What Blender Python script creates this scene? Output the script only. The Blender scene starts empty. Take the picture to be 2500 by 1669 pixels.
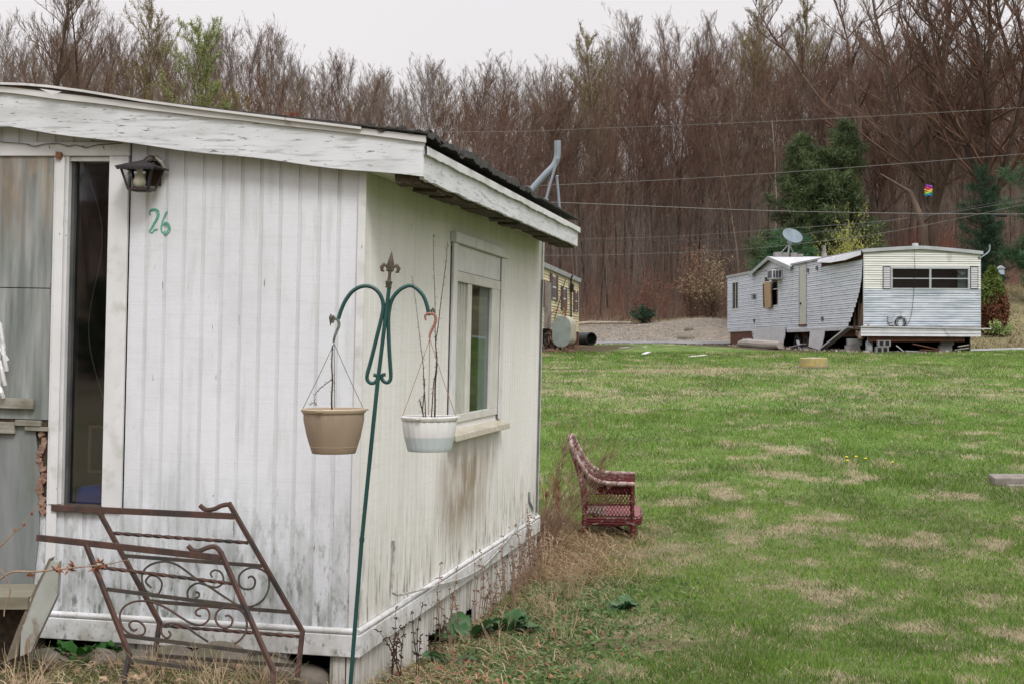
import bpy, math, random
import numpy as np
from mathutils import Vector, Matrix
R=math.radians; PI=math.pi
random.seed(7); RS=np.random.RandomState(11)
scene=bpy.context.scene; col=scene.collection
# ---------------- camera, world, sun, exposure ----------------
CAM=Vector((0,0,1.6)); FPX=3700.0; HX,HY=1250.0,846.0
cam=bpy.data.cameras.new('camera'); camo=bpy.data.objects.new('camera',cam); col.objects.link(camo)
camo.location=CAM; camo.rotation_euler=(R(90),0,0)
cam.sensor_width=36; cam.lens=36*FPX/2500; cam.shift_y=(HY-834.5)/2500; cam.clip_start=.1; cam.clip_end=3000
scene.camera=camo
w=bpy.data.worlds.new('World'); scene.world=w; w.use_nodes=True
nt=w.node_tree; nt.nodes.clear()
out=nt.nodes.new('ShaderNodeOutputWorld'); bg=nt.nodes.new('ShaderNodeBackground'); bg.inputs[1].default_value=.1
sky=nt.nodes.new('ShaderNodeTexSky'); sky.sky_type='NISHITA'; sky.sun_disc=False; sky.sun_elevation=R(48); sky.sun_rotation=R(156); sky.air_density=1.5; sky.dust_density=5
tc=nt.nodes.new('ShaderNodeTexCoord'); sx=nt.nodes.new('ShaderNodeSeparateXYZ'); nt.links.new(tc.outputs['Generated'],sx.inputs[0])
rp=nt.nodes.new('ShaderNodeValToRGB'); nt.links.new(sx.outputs[2],rp.inputs[0])
rp.color_ramp.elements[0].position=0; rp.color_ramp.elements[0].color=(.345,.332,.336,1)
rp.color_ramp.elements[1].position=1; rp.color_ramp.elements[1].color=(.94,.92,.96,1)
e=rp.color_ramp.elements.new(.25); e.color=(.365,.350,.357,1)
cn=nt.nodes.new('ShaderNodeTexNoise'); cn.inputs['Scale'].default_value=2.2; cn.inputs['Detail'].default_value=4
cm=nt.nodes.new('ShaderNodeMapRange'); cm.inputs[3].default_value=20; cm.inputs[4].default_value=23
nt.links.new(tc.outputs['Generated'],cn.inputs['Vector']); nt.links.new(cn.outputs[0],cm.inputs[0])
vs=nt.nodes.new('ShaderNodeVectorMath'); vs.operation='SCALE'
nt.links.new(rp.outputs[0],vs.inputs[0]); nt.links.new(cm.outputs[0],vs.inputs['Scale'])
mx=nt.nodes.new('ShaderNodeMix'); mx.data_type='RGBA'; mx.inputs[0].default_value=.93
nt.links.new(sky.outputs[0],mx.inputs[6]); nt.links.new(vs.outputs[0],mx.inputs[7])
nt.links.new(mx.outputs[2],bg.inputs[0]); nt.links.new(bg.outputs[0],out.inputs[0])
sun=bpy.data.lights.new('sun','SUN'); sun.energy=1.75; sun.angle=R(18); sun.color=(1,.99,.98)
so=bpy.data.objects.new('sun',sun); col.objects.link(so); so.rotation_euler=(R(42),0,R(24)); so.location=(0,-5,20)
scene.view_settings.view_transform='Standard'; scene.view_settings.look='None'; scene.view_settings.exposure=.22; scene.view_settings.gamma=1
scene.render.engine='CYCLES'
try:
    scene.cycles.max_bounces=6; scene.cycles.diffuse_bounces=2; scene.cycles.transparent_max_bounces=12
except Exception: pass
# ---------------- helpers ----------------
def tag(o,label=None,cat=None,group=None,kind=None):
    if label: o['label']=label
    if cat: o['category']=cat
    if group: o['group']=group
    if kind: o['kind']=kind
    return o
def thing(name,label,cat,loc=(0,0,0),rot=(0,0,0),group=None,mat=None):
    o=bpy.data.objects.new(name,None); col.objects.link(o); o.empty_display_size=.2
    if mat is not None: o.matrix_world=mat
    else: o.location=loc; o.rotation_euler=rot
    return tag(o,label,cat,group)
class MB:
    def __init__(s): s.v=[]; s.f=[]
    def add(s,vs,fs):
        b=len(s.v); s.v+= [tuple(p) for p in vs]; s.f+=[tuple(i+b for i in f) for f in fs]; return s
    def box(s,x0,x1,y0,y1,z0,z1):
        return s.add([(x0,y0,z0),(x1,y0,z0),(x1,y1,z0),(x0,y1,z0),(x0,y0,z1),(x1,y0,z1),(x1,y1,z1),(x0,y1,z1)],
          [(0,3,2,1),(4,5,6,7),(0,1,5,4),(1,2,6,5),(2,3,7,6),(3,0,4,7)])
    def obox(s,c,size,rot=(0,0,0),jit=0):
        from mathutils import Euler
        m=Euler(rot).to_matrix() if not isinstance(rot,Matrix) else rot; h=[q/2 for q in size]; vs=[]
        for z in(-1,1):
            for x,y in((-1,-1),(1,-1),(1,1),(-1,1)):
                p=Vector((x*h[0],y*h[1],z*h[2]))
                if jit: p+=Vector([random.uniform(-jit,jit) for _ in range(3)])
                vs.append(Vector(c)+m@p)
        return s.add(vs,[(0,3,2,1),(4,5,6,7),(0,1,5,4),(1,2,6,5),(2,3,7,6),(3,0,4,7)])
    def beam(s,p,q,w,h,up=(0,0,1)):
        p=Vector(p);q=Vector(q);d=(q-p).normalized();u=Vector(up);a=d.cross(u)
        if a.length<1e-4: a=d.cross(Vector((1,0,0)))
        a.normalize(); b=a.cross(d).normalized(); vs=[]
        for e_ in(p,q):
            for i,j in((-1,-1),(1,-1),(1,1),(-1,1)): vs.append(e_+a*i*w/2+b*j*h/2)
        return s.add(vs,[(0,1,2,3),(7,6,5,4),(0,4,5,1),(1,5,6,2),(2,6,7,3),(3,7,4,0)])
    def tube(s,pts,r,n=8,caps=True,flat=1.0,twist=0):
        pts=[Vector(p) for p in pts]; N=len(pts)
        if not hasattr(r,'__len__'): r=[r]*N
        vs=[];fs=[];prev=None
        for i,p in enumerate(pts):
            d=(pts[min(i+1,N-1)]-pts[max(i-1,0)])
            if d.length<1e-9: d=Vector((0,0,1))
            d.normalize()
            if prev is None:
                a=d.cross(Vector((0,1,0)));
                if a.length<.1: a=d.cross(Vector((0,0,1)))
            else: a=prev-d*prev.dot(d)
            if a.length<1e-6: a=d.orthogonal()
            a.normalize(); prev=a; b=d.cross(a)
            for k in range(n):
                t=2*PI*(k+.5)/n+twist*i; vs.append(p+a*math.cos(t)*r[i]+b*math.sin(t)*r[i]*flat)
        for i in range(N-1):
            for k in range(n): fs.append((i*n+k,i*n+(k+1)%n,(i+1)*n+(k+1)%n,(i+1)*n+k))
        if caps: fs+=[tuple(range(n-1,-1,-1)),tuple((N-1)*n+k for k in range(n))]
        return s.add(vs,fs)
    def lathe(s,prof,c=(0,0,0),n=32,M=None,close=False):
        vs=[];fs=[]
        for r_,z in prof:
            for k in range(n):
                t=2*PI*k/n; p=Vector((r_*math.cos(t),r_*math.sin(t),z))
                if M is not None: p=M@p
                vs.append(p+Vector(c))
        for i in range(len(prof)-1):
            for k in range(n): fs.append((i*n+k,i*n+(k+1)%n,(i+1)*n+(k+1)%n,(i+1)*n+k))
        if close: fs+=[tuple(range(n-1,-1,-1)),tuple((len(prof)-1)*n+k for k in range(n))]
        return s.add(vs,fs)
    def prism(s,poly,d):   # poly of 3D points, d = thickness vector
        n=len(poly); d=Vector(d); a=[Vector(p) for p in poly]
        return s.add(a+[p+d for p in a],[tuple(range(n-1,-1,-1)),tuple(range(n,2*n))]+[(i,(i+1)%n,n+(i+1)%n,n+i) for i in range(n)])
    def build(s,name,m,parent=None,smooth=False,bevel=0,label=None):
        me=bpy.data.meshes.new(name); me.from_pydata(s.v,[],s.f); me.update()
        if m is not None: me.materials.append(m)
        if smooth:
            me.polygons.foreach_set('use_smooth',[True]*len(me.polygons))
            try: me.set_sharp_from_angle(angle=R(42))
            except Exception: pass
        o=bpy.data.objects.new(name,me); col.objects.link(o)
        if parent is not None: o.parent=parent
        if bevel:
            b=o.modifiers.new('bevel','BEVEL'); b.width=bevel; b.segments=2; b.limit_method='ANGLE'
        if label: o['label']=label
        return o
def npmesh(name,V,F,m,parent=None,cols=None,smooth=False):
    """V (n,3), F (m,k) of equal-size faces; cols (n,3) point colours"""
    me=bpy.data.meshes.new(name); V=np.asarray(V,np.float32); F=np.asarray(F,np.int32); k=F.shape[1]
    me.vertices.add(len(V)); me.vertices.foreach_set('co',V.ravel())
    me.loops.add(F.size); me.loops.foreach_set('vertex_index',F.ravel())
    me.polygons.add(len(F)); me.polygons.foreach_set('loop_start',np.arange(0,F.size,k,dtype=np.int32))
    try: me.polygons.foreach_set('loop_total',np.full(len(F),k,np.int32))
    except Exception: pass
    if smooth: me.polygons.foreach_set('use_smooth',np.ones(len(F),bool))
    me.update(calc_edges=True)
    if cols is not None:
        a=me.color_attributes.new('tint','FLOAT_COLOR','POINT'); c=np.ones((len(V),4),np.float32); c[:,:3]=cols; a.data.foreach_set('color',c.ravel())
    if m is not None: me.materials.append(m)
    o=bpy.data.objects.new(name,me); col.objects.link(o)
    if parent is not None: o.parent=parent
    return o
# numpy noise
def _h(ix,iy,seed):
    n=(ix.astype(np.int64)*374761393+iy.astype(np.int64)*668265263+seed*1442695041)&0x7fffffff
    n=((n^(n>>13))*1274126177)&0x7fffffff
    return ((n^(n>>16))&0xffff)/65535.0
def vnoise(x,y,seed=0):
    x=np.asarray(x,float); y=np.asarray(y,float); ix=np.floor(x); iy=np.floor(y); fx=x-ix; fy=y-iy
    fx=fx*fx*(3-2*fx); fy=fy*fy*(3-2*fy)
    a=_h(ix,iy,seed);b=_h(ix+1,iy,seed);c=_h(ix,iy+1,seed);d=_h(ix+1,iy+1,seed)
    return (a*(1-fx)+b*fx)*(1-fy)+(c*(1-fx)+d*fx)*fy
def fbm(x,y,seed=0,o=4):
    s=0;a=.5;t=0
    for i in range(o): s=s+a*vnoise(x*2**i,y*2**i,seed+i*17); t+=a; a*=.5
    return s/t
def sstep(a,b,x): t=np.clip((x-a)/(b-a),0,1); return t*t*(3-2*t)
# ---------------- materials ----------------
def lay(color,scale,lo,hi,amt=1.0,detail=4,mask=None):
    return dict(color=color,scale=scale,lo=lo,hi=hi,amt=amt,detail=detail,mask=mask)
def pm(name,c1,c2=None,scale=(4,4,4),rough=.7,spec=.3,metal=0,bump=0,bscale=None,layers=(),coord='Object',attr=None,detail=5,lohi=(.35,.65),trans=0,mul=None):
    m=bpy.data.materials.new(name); m.use_nodes=True; t=m.node_tree; N=t.nodes; L=t.links; b=N['Principled BSDF']
    b.inputs['Roughness'].default_value=rough; b.inputs['Metallic'].default_value=metal
    b.inputs['Specular IOR Level'].default_value=spec
    tc=N.new('ShaderNodeTexCoord'); src=tc.outputs[coord]
    def noise(sc,det,off=(0,0,0)):
        mp=N.new('ShaderNodeMapping'); mp.inputs['Scale'].default_value=sc; mp.inputs['Location'].default_value=off; L.new(src,mp.inputs[0])
        n=N.new('ShaderNodeTexNoise'); n.inputs['Scale'].default_value=1; n.inputs['Detail'].default_value=det; n.inputs['Roughness'].default_value=.6
        L.new(mp.outputs[0],n.inputs['Vector']); return n.outputs[0]
    def rng(s,lo,hi,o0=0,o1=1):
        r=N.new('ShaderNodeMapRange'); r.inputs[1].default_value=lo; r.inputs[2].default_value=hi; r.inputs[3].default_value=o0; r.inputs[4].default_value=o1
        L.new(s,r.inputs[0]); return r.outputs[0]
    def mul_(a,b_):
        q=N.new('ShaderNodeMath'); q.operation='MULTIPLY'; L.new(a,q.inputs[0])
        if isinstance(b_,(int,float)): q.inputs[1].default_value=b_
        else: L.new(b_,q.inputs[1])
        return q.outputs[0]
    def mix(f,a,bc):
        q=N.new('ShaderNodeMix'); q.data_type='RGBA'
        if isinstance(f,(int,float)): q.inputs[0].default_value=f
        else: L.new(f,q.inputs[0])
        for i,s in((6,a),(7,bc)):
            if isinstance(s,tuple): q.inputs[i].default_value=(*s,1)
            else: L.new(s,q.inputs[i])
        return q.outputs[2]
    if attr:
        at=N.new('ShaderNodeAttribute'); at.attribute_name=attr; base=at.outputs['Color']
        if c2: base=mix(mul_(rng(noise(scale,detail),*lohi),.5),base,c2)
    elif c2: base=mix(rng(noise(scale,detail),*lohi),c1,c2)
    else: base=c1
    sep=None
    for k,l in enumerate(layers):
        f=rng(noise(l['scale'],l['detail'],(3.1*k+1.7,5.3*k,2.9*k)),l['lo'],l['hi'],0,l['amt'])
        if l['mask']:
            if sep is None:
                sp=N.new('ShaderNodeSeparateXYZ'); L.new(src,sp.inputs[0]); sep=sp.outputs
            for mk in l['mask']:
                if mk[0]=='G':   # dirt lying along regular grooves: axis, period, offset, width
                    _,ax,per,off,wd=mk
                    q1=N.new('ShaderNodeMath'); q1.operation='MULTIPLY_ADD'; L.new(sep['xyz'.index(ax)],q1.inputs[0]); q1.inputs[1].default_value=1/per; q1.inputs[2].default_value=.5-off/per
                    q2=N.new('ShaderNodeMath'); q2.operation='FRACT'; L.new(q1.outputs[0],q2.inputs[0])
                    q3=N.new('ShaderNodeMath'); q3.operation='SUBTRACT'; L.new(q2.outputs[0],q3.inputs[0]); q3.inputs[1].default_value=.5
                    q4=N.new('ShaderNodeMath'); q4.operation='ABSOLUTE'; L.new(q3.outputs[0],q4.inputs[0]); f=mul_(f,rng(q4.outputs[0],wd/per,wd/per*.4))
                    continue
                ax,a0,a1=mk; f=mul_(f,rng(sep['xyz'.index(ax)],a0,a1))
        base=mix(f,base,l['color'])
    if isinstance(base,tuple): b.inputs['Base Color'].default_value=(*base,1)
    else: L.new(base,b.inputs['Base Color'])
    if bump:
        bp=N.new('ShaderNodeBump'); bp.inputs['Strength'].default_value=min(1,bump*20); bp.inputs['Distance'].default_value=bump
        L.new(noise(bscale or tuple(4*q for q in scale),4,(9,9,9)),bp.inputs['Height']); L.new(bp.outputs[0],b.inputs['Normal'])
    if trans:
        o=N['Material Output']; tr=N.new('ShaderNodeBsdfTranslucent'); ms=N.new('ShaderNodeMixShader'); ms.inputs[0].default_value=trans
        if isinstance(base,tuple): tr.inputs[0].default_value=(*base,1)
        else: L.new(base,tr.inputs[0])
        L.new(b.outputs[0],ms.inputs[1]); L.new(tr.outputs[0],ms.inputs[2]); L.new(ms.outputs[0],o.inputs[0])
    return m
def glass(name,tint=(.75,.8,.78),refl=.35,top=1.0):
    m=bpy.data.materials.new(name); m.use_nodes=True; t=m.node_tree; N=t.nodes; L=t.links; N.remove(N['Principled BSDF'])
    g=N.new('ShaderNodeBsdfGlossy'); g.inputs['Roughness'].default_value=.03; g.inputs[0].default_value=(.9,.92,.95,1)
    tr=N.new('ShaderNodeBsdfTransparent'); tr.inputs[0].default_value=(*tint,1)
    lw=N.new('ShaderNodeLayerWeight'); lw.inputs[0].default_value=.3
    r=N.new('ShaderNodeMapRange'); r.inputs[3].default_value=refl*.35; r.inputs[4].default_value=top; L.new(lw.outputs['Fresnel'],r.inputs[0])
    ms=N.new('ShaderNodeMixShader'); L.new(r.outputs[0],ms.inputs[0]); L.new(tr.outputs[0],ms.inputs[1]); L.new(g.outputs[0],ms.inputs[2])
    L.new(ms.outputs[0],N['Material Output'].inputs[0]); return m
def ray(px,py): return Vector(((px-HX)/FPX,1,-(py-HY)/FPX))
def W(px,py,Y): return CAM+ray(px,py)*Y
def frame(o,yaw,roll=0):
    c,s=math.cos(yaw),math.sin(yaw)
    return Matrix.Translation(o)@Matrix.Rotation(roll,4,'Y')@Matrix.Rotation(yaw,4,'Z')
def hit(M,px,py,ax,val):
    Mi=M.inverted(); o=Mi@CAM; d=Mi.to_3x3()@ray(px,py); t=(val-o[ax])/d[ax]; return o+d*t
# ---------------- terrain height ----------------
_Y=[-260,-70,-20,0,6.6,8.4,10,13,14.5,20,30,38,47,55,65,72,80,88,96]; _Z=[40,3,0,.0,-.03,-.19,-.27,-.22,-.14,.22,.70,1.07,1.46,1.55,1.70,1.85,2.2,2.75,3.3]  # rise behind the camera is added, unseen, to darken window reflections
def gz(x,y):
    x=np.asarray(x,float); y=np.asarray(y,float); z=0
    for o in(-1.5,-.5,.5,1.5): z=z+np.interp(y+o*np.clip(y/20,.1,1.5),_Y,_Z)/4
    A=np.interp(x,[-60,-25,0,25,60],[13,14.5,15.5,19,20])
    z=z+(A+.4)*np.clip((y-96)/82,0,1)-np.clip(y-185,0,400)*.03
    z=z+2.3*sstep(14.5,22,x)*sstep(54,74,y)
    z=z+.45*np.exp(-((x-11.5)/3.)**2)*sstep(72,82,y)*(1-sstep(88,98,y))
    z=z+.13*sstep(-.8,-1.5,x)*sstep(5,7.2,y)*(1-sstep(14,20,y))
    z=z+.09*(fbm(x*.25,y*.25,5,3)-.5)*sstep(9,20,y)+.035*(fbm(x*1.1,y*1.1,9,3)-.5)
    return z
def g(x,y): return float(gz(x,y))
# ---------------- ground ----------------
def lawncol(x,y):
    """green / straw / earth mix of the lawn, by place"""
    x=np.asarray(x,float); y=np.asarray(y,float)
    n1=fbm(x*1.0,y*.6,1,4); n2=fbm(x*.22,y*.12,2,3); n3=fbm(x*3.4,y*2.2,3,3)
    n6=fbm(x*2.7,y*1.6,4,3); dry=sstep(.53,.68,n1*.20+n2*.08+n6*.27+n3*.45+.045*sstep(8.4,10,y)*sstep(18,13,y))*.85
    dry=np.maximum(dry,sstep(.36,.64,n3*.45+n1*.25+n2*.3)*.55*np.exp(-((y-30)/6.)**2))
    dry=np.maximum(dry,.9*np.exp(-((y-37.5)/2.2)**2)*sstep(14,4,x)*sstep(.3,.5,fbm(x*.5,y*1.5,8,2)))
    side=sstep(1.3,.1,x-.18*(y-7.4)+.9*(fbm(x*1.2,y*1.2,71,3)-.4))*sstep(14.8,13.4,y)      # along the wall
    dry=np.maximum(dry,side*sstep(.40,.58,n1*.4+n3*.6)*.85)
    dry=np.maximum(dry,sstep(-.2,-.8,x)*sstep(14,10,y)*sstep(.3,.5,n1*.5+n3*.5))
    dark=sstep(.45,.7,fbm(x*1.7,y*1.3,21,3)); bright=fbm(x*.4,y*.5,31,3)
    gr=np.stack([.080+.060*bright,.160+.075*bright,.029+.019*bright],-1)*(1-.28*dark[...,None])
    st=np.stack([.36+.11*n3,.305+.09*n3,.20+.06*n3],-1)
    return gr,st,dry
def terrain():
    xs=np.unique(np.round(np.concatenate([np.arange(-7,9,.1),np.arange(-16,24,.4),np.arange(-60,70,2.),np.arange(-420,421,30.)]),3))
    ys=np.unique(np.round(np.concatenate([np.arange(5,18,.1),np.arange(-6,52,.4),np.arange(50,64,1.),np.arange(64,94,.4),np.arange(94,110,1.),np.arange(100,200,4.),np.arange(-200,900,40.)]),3))
    X,Y=np.meshgrid(xs,ys); Z=gz(X,Y); nx,ny=len(xs),len(ys)
    V=np.stack([X,Y,Z],-1).reshape(-1,3)
    i=np.arange(nx*ny).reshape(ny,nx); F=np.stack([i[:-1,:-1],i[:-1,1:],i[1:,1:],i[1:,:-1]],-1).reshape(-1,4)
    x=V[:,0];y=V[:,1]
    gr,st,dry=lawncol(x,y)
    soil=np.stack([.10+0*x,.075+0*x,.045+0*x],-1); near=sstep(24,12,y)[:,None]
    c=gr*(1-dry[:,None])+st*dry[:,None]*.8; c=c*(1-.45*near)+soil*.45*near
    n=fbm(x*.6,y*.6,41,3); n5=fbm(x*2.5,y*2.5,44,3)
    litter=np.stack([.085+.06*n5,.055+.035*n5,.04+.02*n5],-1)
    bank=np.stack([.17+.12*n5,.135+.10*n5,.08+.06*n5],-1)
    # past the road: leaf litter, gravel, bank
    f=np.maximum(sstep(67,71,y+2*(n-.5)),sstep(15.2,17.5,x+2*(n-.5))*sstep(51,56,y+3*(n-.5))*.8)[:,None]; c=c*(1-f)+bank*f; f=sstep(-12,-20,y)[:,None]; c=c*(1-f)+litter*f  # unseen ground behind the camera is browned for the window reflections
    f=sstep(86,93,y+4*(n-.5))[:,None]; c=c*(1-f)+litter*f
    f=(sstep(.52,.62,n)*sstep(70,74,y)*sstep(90,80,y)*.5)[:,None]; c=c*(1-f)+gr*f
    # gravel turnout
    gm=(sstep(3.2,4.4,x+1.5*(n-.5))*sstep(12.5,9.6,x-.1*(y-70)+1.6*(n-.5))*sstep(66,68,y)*sstep(93,88,y))[:,None]
    n7=fbm(x*1.1,y*.5,46,4); grav=np.stack([.12+.12*n5+.10*n7,.105+.10*n5+.08*n7,.085+.08*n5+.06*n7],-1); c=c*(1-gm)+grav*gm
    # bare earth under and beside the far home and yellow home
    e=(np.maximum(sstep(46,47.2,y+1.2*(n-.5))*sstep(8.2,9,x+.08*(y-47))*sstep(15.6,14.6,x)*sstep(66.5,65,y),
                  sstep(1.0,2.2,3.9-np.abs(x-(.9+.14*(y-48))))*sstep(45,47,y)*sstep(64,62,y)))[:,None]
    c=c*(1-e)+(soil*.8)*e
    e=(sstep(.55,.25,np.hypot((x-.62-.0)/1.0,(y-9.35)/.55)))[:,None]; c=c*(1-e*.9)+soil*1.3*e*.9
    e=(sstep(-.1,-.5,x+.0*y)*sstep(4,5,y)*sstep(14,13,y))[:,None]; c=c*(1-e*.6)+soil*.9*e*.6
    m=pm('ground soil and turf',(.1,.1,.05),(.06,.05,.03),scale=(9,9,9),rough=.95,spec=.1,attr='tint',bump=.02,bscale=(25,25,25))
    return npmesh('ground',V,F,m,cols=c,smooth=True)
tag(terrain(),kind='structure')
# ---- road: strip of old asphalt laid on the ground
def strip(name,x0,x1,yc,hw,m,lift=.012,n=80):
    mb=MB(); vs=[]; fs=[]
    for i in range(n+1):
        x=x0+(x1-x0)*i/n; c=yc(x)
        for j in range(5):
            y=c+hw*(j-2)/2+(.15*math.sin(x*1.3)+.1*math.sin(x*3.1))*(1 if abs(j-2)==2 else 0); vs.append((x,y,g(x,y)+lift+.02*(2-abs(j-2))))
    for i in range(n):
        for j in range(4): a=i*5+j; fs.append((a,a+5,a+6,a+1))
    mb.add(vs,fs); return mb.build(name,m,smooth=True)
m_road=pm('worn asphalt',(.16,.155,.155),(.22,.21,.205),scale=(2,2,2),rough=.9,bump=.01,layers=[lay((.3,.27,.22),(3,3,3),.55,.7,.6)])
tag(strip('road',-60,15.5,lambda x:67.3+.3*math.sin(x*.1),1.9,m_road,lift=.03,n=240),kind='structure')
# ---- grass blades: one uncountable sheet of turf
T1C=(-.768,7.4)
def in_home(x,y):   # footprint of the near home (so no grass stands inside it)
    dx=x-T1C[0]; dy=y-T1C[1]; u=.9832*dx-.1824*dy; v=.1824*dx+.9832*dy
    return (u<.0)&(u>-3.8)&(v>.05)&(v<5.35)
m_blades=pm('grass blades',(.1,.2,.05),rough=.7,spec=.15,attr='tint',trans=.35)
def grass():
    P=[]
    for (y0,y1,den,sz) in [(5.2,8.,4200,1.),(8.,11,3600,1.05),(11,16,2300,1.3),(16,26,1000,1.8),(26,47.5,330,2.6)]:
        xw1=.37*y1+1.2; n=int((y1-y0)*2*xw1*den); x=RS.uniform(-xw1,xw1,n); y=RS.uniform(y0,y1,n)
        k=(np.abs(x)<.37*y+1.)&~in_home(x,y)
        k&=~((x<-.2-.0*y)&(y>13.2)&(x<.19*(y-7.4)-1.6))
        cl=fbm(x*6,y*6,77,2); k&=(cl>.36)|(RS.rand(n)<.5)
        x=x[k];y=y[k]; P.append(np.stack([x,y,np.full(len(x),sz)],-1))
    P=np.concatenate(P); n=len(P); x,y,sz=P.T
    gr,st,dry=lawncol(x,y); isdry=RS.rand(n)<dry*.85+.10
    bare=np.exp(-(((x-.62)/.8)**2+((y-9.35)/.45)**2)); yardL=sstep(-.2,-.9,x)*sstep(14,12,y)
    keep=RS.rand(n)>np.clip(bare*1.1,0,.97); keep&=~((RS.rand(n)<.35)&(yardL>.5))
    x,y,sz,gr,st,dry,isdry,yardL=[q[keep] for q in(x,y,sz,gr,st,dry,isdry,yardL)]; n=len(x)
    h=RS.uniform(.014,.036,n)*(1+.5*vnoise(x*2,y*2,50))*np.where(isdry,1.05,1.)*np.sqrt(sz)*(1+.8*sstep(.7,.9,vnoise(x*1.3,y*1.3,61)))
    wd=RS.uniform(.0022,.0042,n)*sz
    a=RS.uniform(0,2*PI,n); lean=RS.uniform(.1,1.0,n)*h*np.where(isdry,1.6,1.); la=RS.uniform(0,2*PI,n)
    z=gz(x,y)-.004
    b0=np.stack([x-np.cos(a)*wd,y-np.sin(a)*wd,z],-1); b1=np.stack([x+np.cos(a)*wd,y+np.sin(a)*wd,z],-1)
    tp=np.stack([x+np.cos(la)*lean,y+np.sin(la)*lean,z+h*np.where(isdry,.75,1)],-1)
    V=np.stack([b0,b1,tp],1).reshape(-1,3); F=np.arange(3*n,dtype=np.int32).reshape(-1,3)
    v=RS.uniform(.7,1.35,(n,1)); c=np.where(isdry[:,None],st*RS.uniform(.65,1.25,(n,1)),gr*v*np.array([1.15,1.12,1.])); 
    yl=(RS.rand(n)<.12)[:,None]; c=np.where(yl&~isdry[:,None],c*np.array([1.5,1.2,1.]),c)
    V_c=np.repeat(c,3,0)
    m=m_blades
    return npmesh('lawn_grass',V,F,m,cols=V_c)
o=grass(); tag(o,'short spring grass with straw coloured patches covering the yard','grass',kind='stuff')

def bankgrass():
    n=90000; y=RS.uniform(52,96,n); x=RS.uniform(3,34,n); k=(((x>12.2+1.5*(fbm(x,y*.5,3,2)-.5))&(y>69))|((x>15.6+1.5*(fbm(x,y*.5,3,2)-.5))&(y>53+2*fbm(x,y,4,2)))|(y>90))&(RS.rand(n)<.2+fbm(x*.8,y*.8,5,2)); x,y=x[k],y[k]; n=len(x); h=RS.uniform(.05,.16,n); a=RS.uniform(0,2*PI,n); wd=RS.uniform(.012,.03,n); z=gz(x,y)
    V=np.stack([np.stack([x-np.cos(a)*wd,y-np.sin(a)*wd,z],-1),np.stack([x+np.cos(a)*wd,y+np.sin(a)*wd,z],-1),np.stack([x+RS.normal(0,.08,n),y+RS.normal(0,.08,n),z+h],-1)],1).reshape(-1,3)
    pal=np.array([[.34,.27,.17],[.24,.17,.10],[.13,.08,.05],[.42,.35,.24],[.13,.17,.06]]); c=np.repeat(pal[RS.randint(0,5,n)],3,0)
    return npmesh('bank_grass',V,np.arange(3*n,dtype=np.int32).reshape(-1,3),m_blades,cols=c)
tag(bankgrass(),'dry grass and leaf litter on the bank before the wood','dry grass',kind='stuff')
def gravel():
    n=4200; y=RS.uniform(64.5,91,n); x=RS.uniform(3,12.4,n); s=RS.uniform(.015,.06,n); z=gz(x,y); V=[];
    b=np.stack([x,y,z],-1)
    for dx,dy,dz in((-1,-.6,0),(1,-.5,0),(.7,1,0),(-.8,.7,0),(.1,0,.8)): V.append(b+np.stack([dx*s,dy*s,dz*s],-1))
    V=np.stack(V,1).reshape(-1,3); i=np.arange(n)[:,None,None]*5; F=(i+np.array([[0,1,4],[1,2,4],[2,3,4],[3,0,4]])[None]).reshape(-1,3)
    v=RS.uniform(.10,.42,(n,1)); return npmesh('gravel',V,F,m_blades,cols=np.repeat(v*np.array([1,.92,.82]),5,0))
tag(gravel(),'loose gravel on the turnout','gravel',kind='stuff')
# ================= near home =================
m_white=pm('weathered white siding paint',(.70,.715,.75),(.62,.632,.66),scale=(1.5,1.5,.6),rough=.62,spec=.25,bump=.002,bscale=(10,10,170),
  layers=[lay((.36,.33,.27),(3,3,1.5),.2,.7,.40,mask=[('G','x',.1,-.035,.011)]),lay((.40,.42,.42),(3,3,2),.5,.75,.35),lay((.40,.41,.41),(5,5,110),.5,.85,.28),lay((.36,.38,.35),(14,14,1.6),.54,.78,.5),
          lay((.21,.24,.20),(13,13,4),.42,.66,.75,mask=[('z',1.0,.3)]),lay((.10,.12,.085),(38,38,14),.52,.66,.85,mask=[('z',.95,.25)]),
          lay((.13,.15,.08),(7,7,4),.5,.66,.8,mask=[('z',.62,.32),('x',-1.2,-2.2)]),
          lay((.10,.10,.09),(45,45,7),.69,.73,.8),
          lay((.30,.31,.27),(60,60,900),.5,.75,.35)])
YAW=-math.atan2(.1824,.9832)
z0=W(866,1534,7.4).z-.24
M1=frame(Vector((-.768,7.4,z0)),YAW,R(1.35))
def E(px,py,y=0): return hit(M1,px,py,1,y)
def S(px,py,x=0): return hit(M1,px,py,0,x)
ST=(S(1110,1330).z,S(1110,1100).z,S(1072,1200).y,S(1165,1200).y); print('stain',ST)
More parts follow.
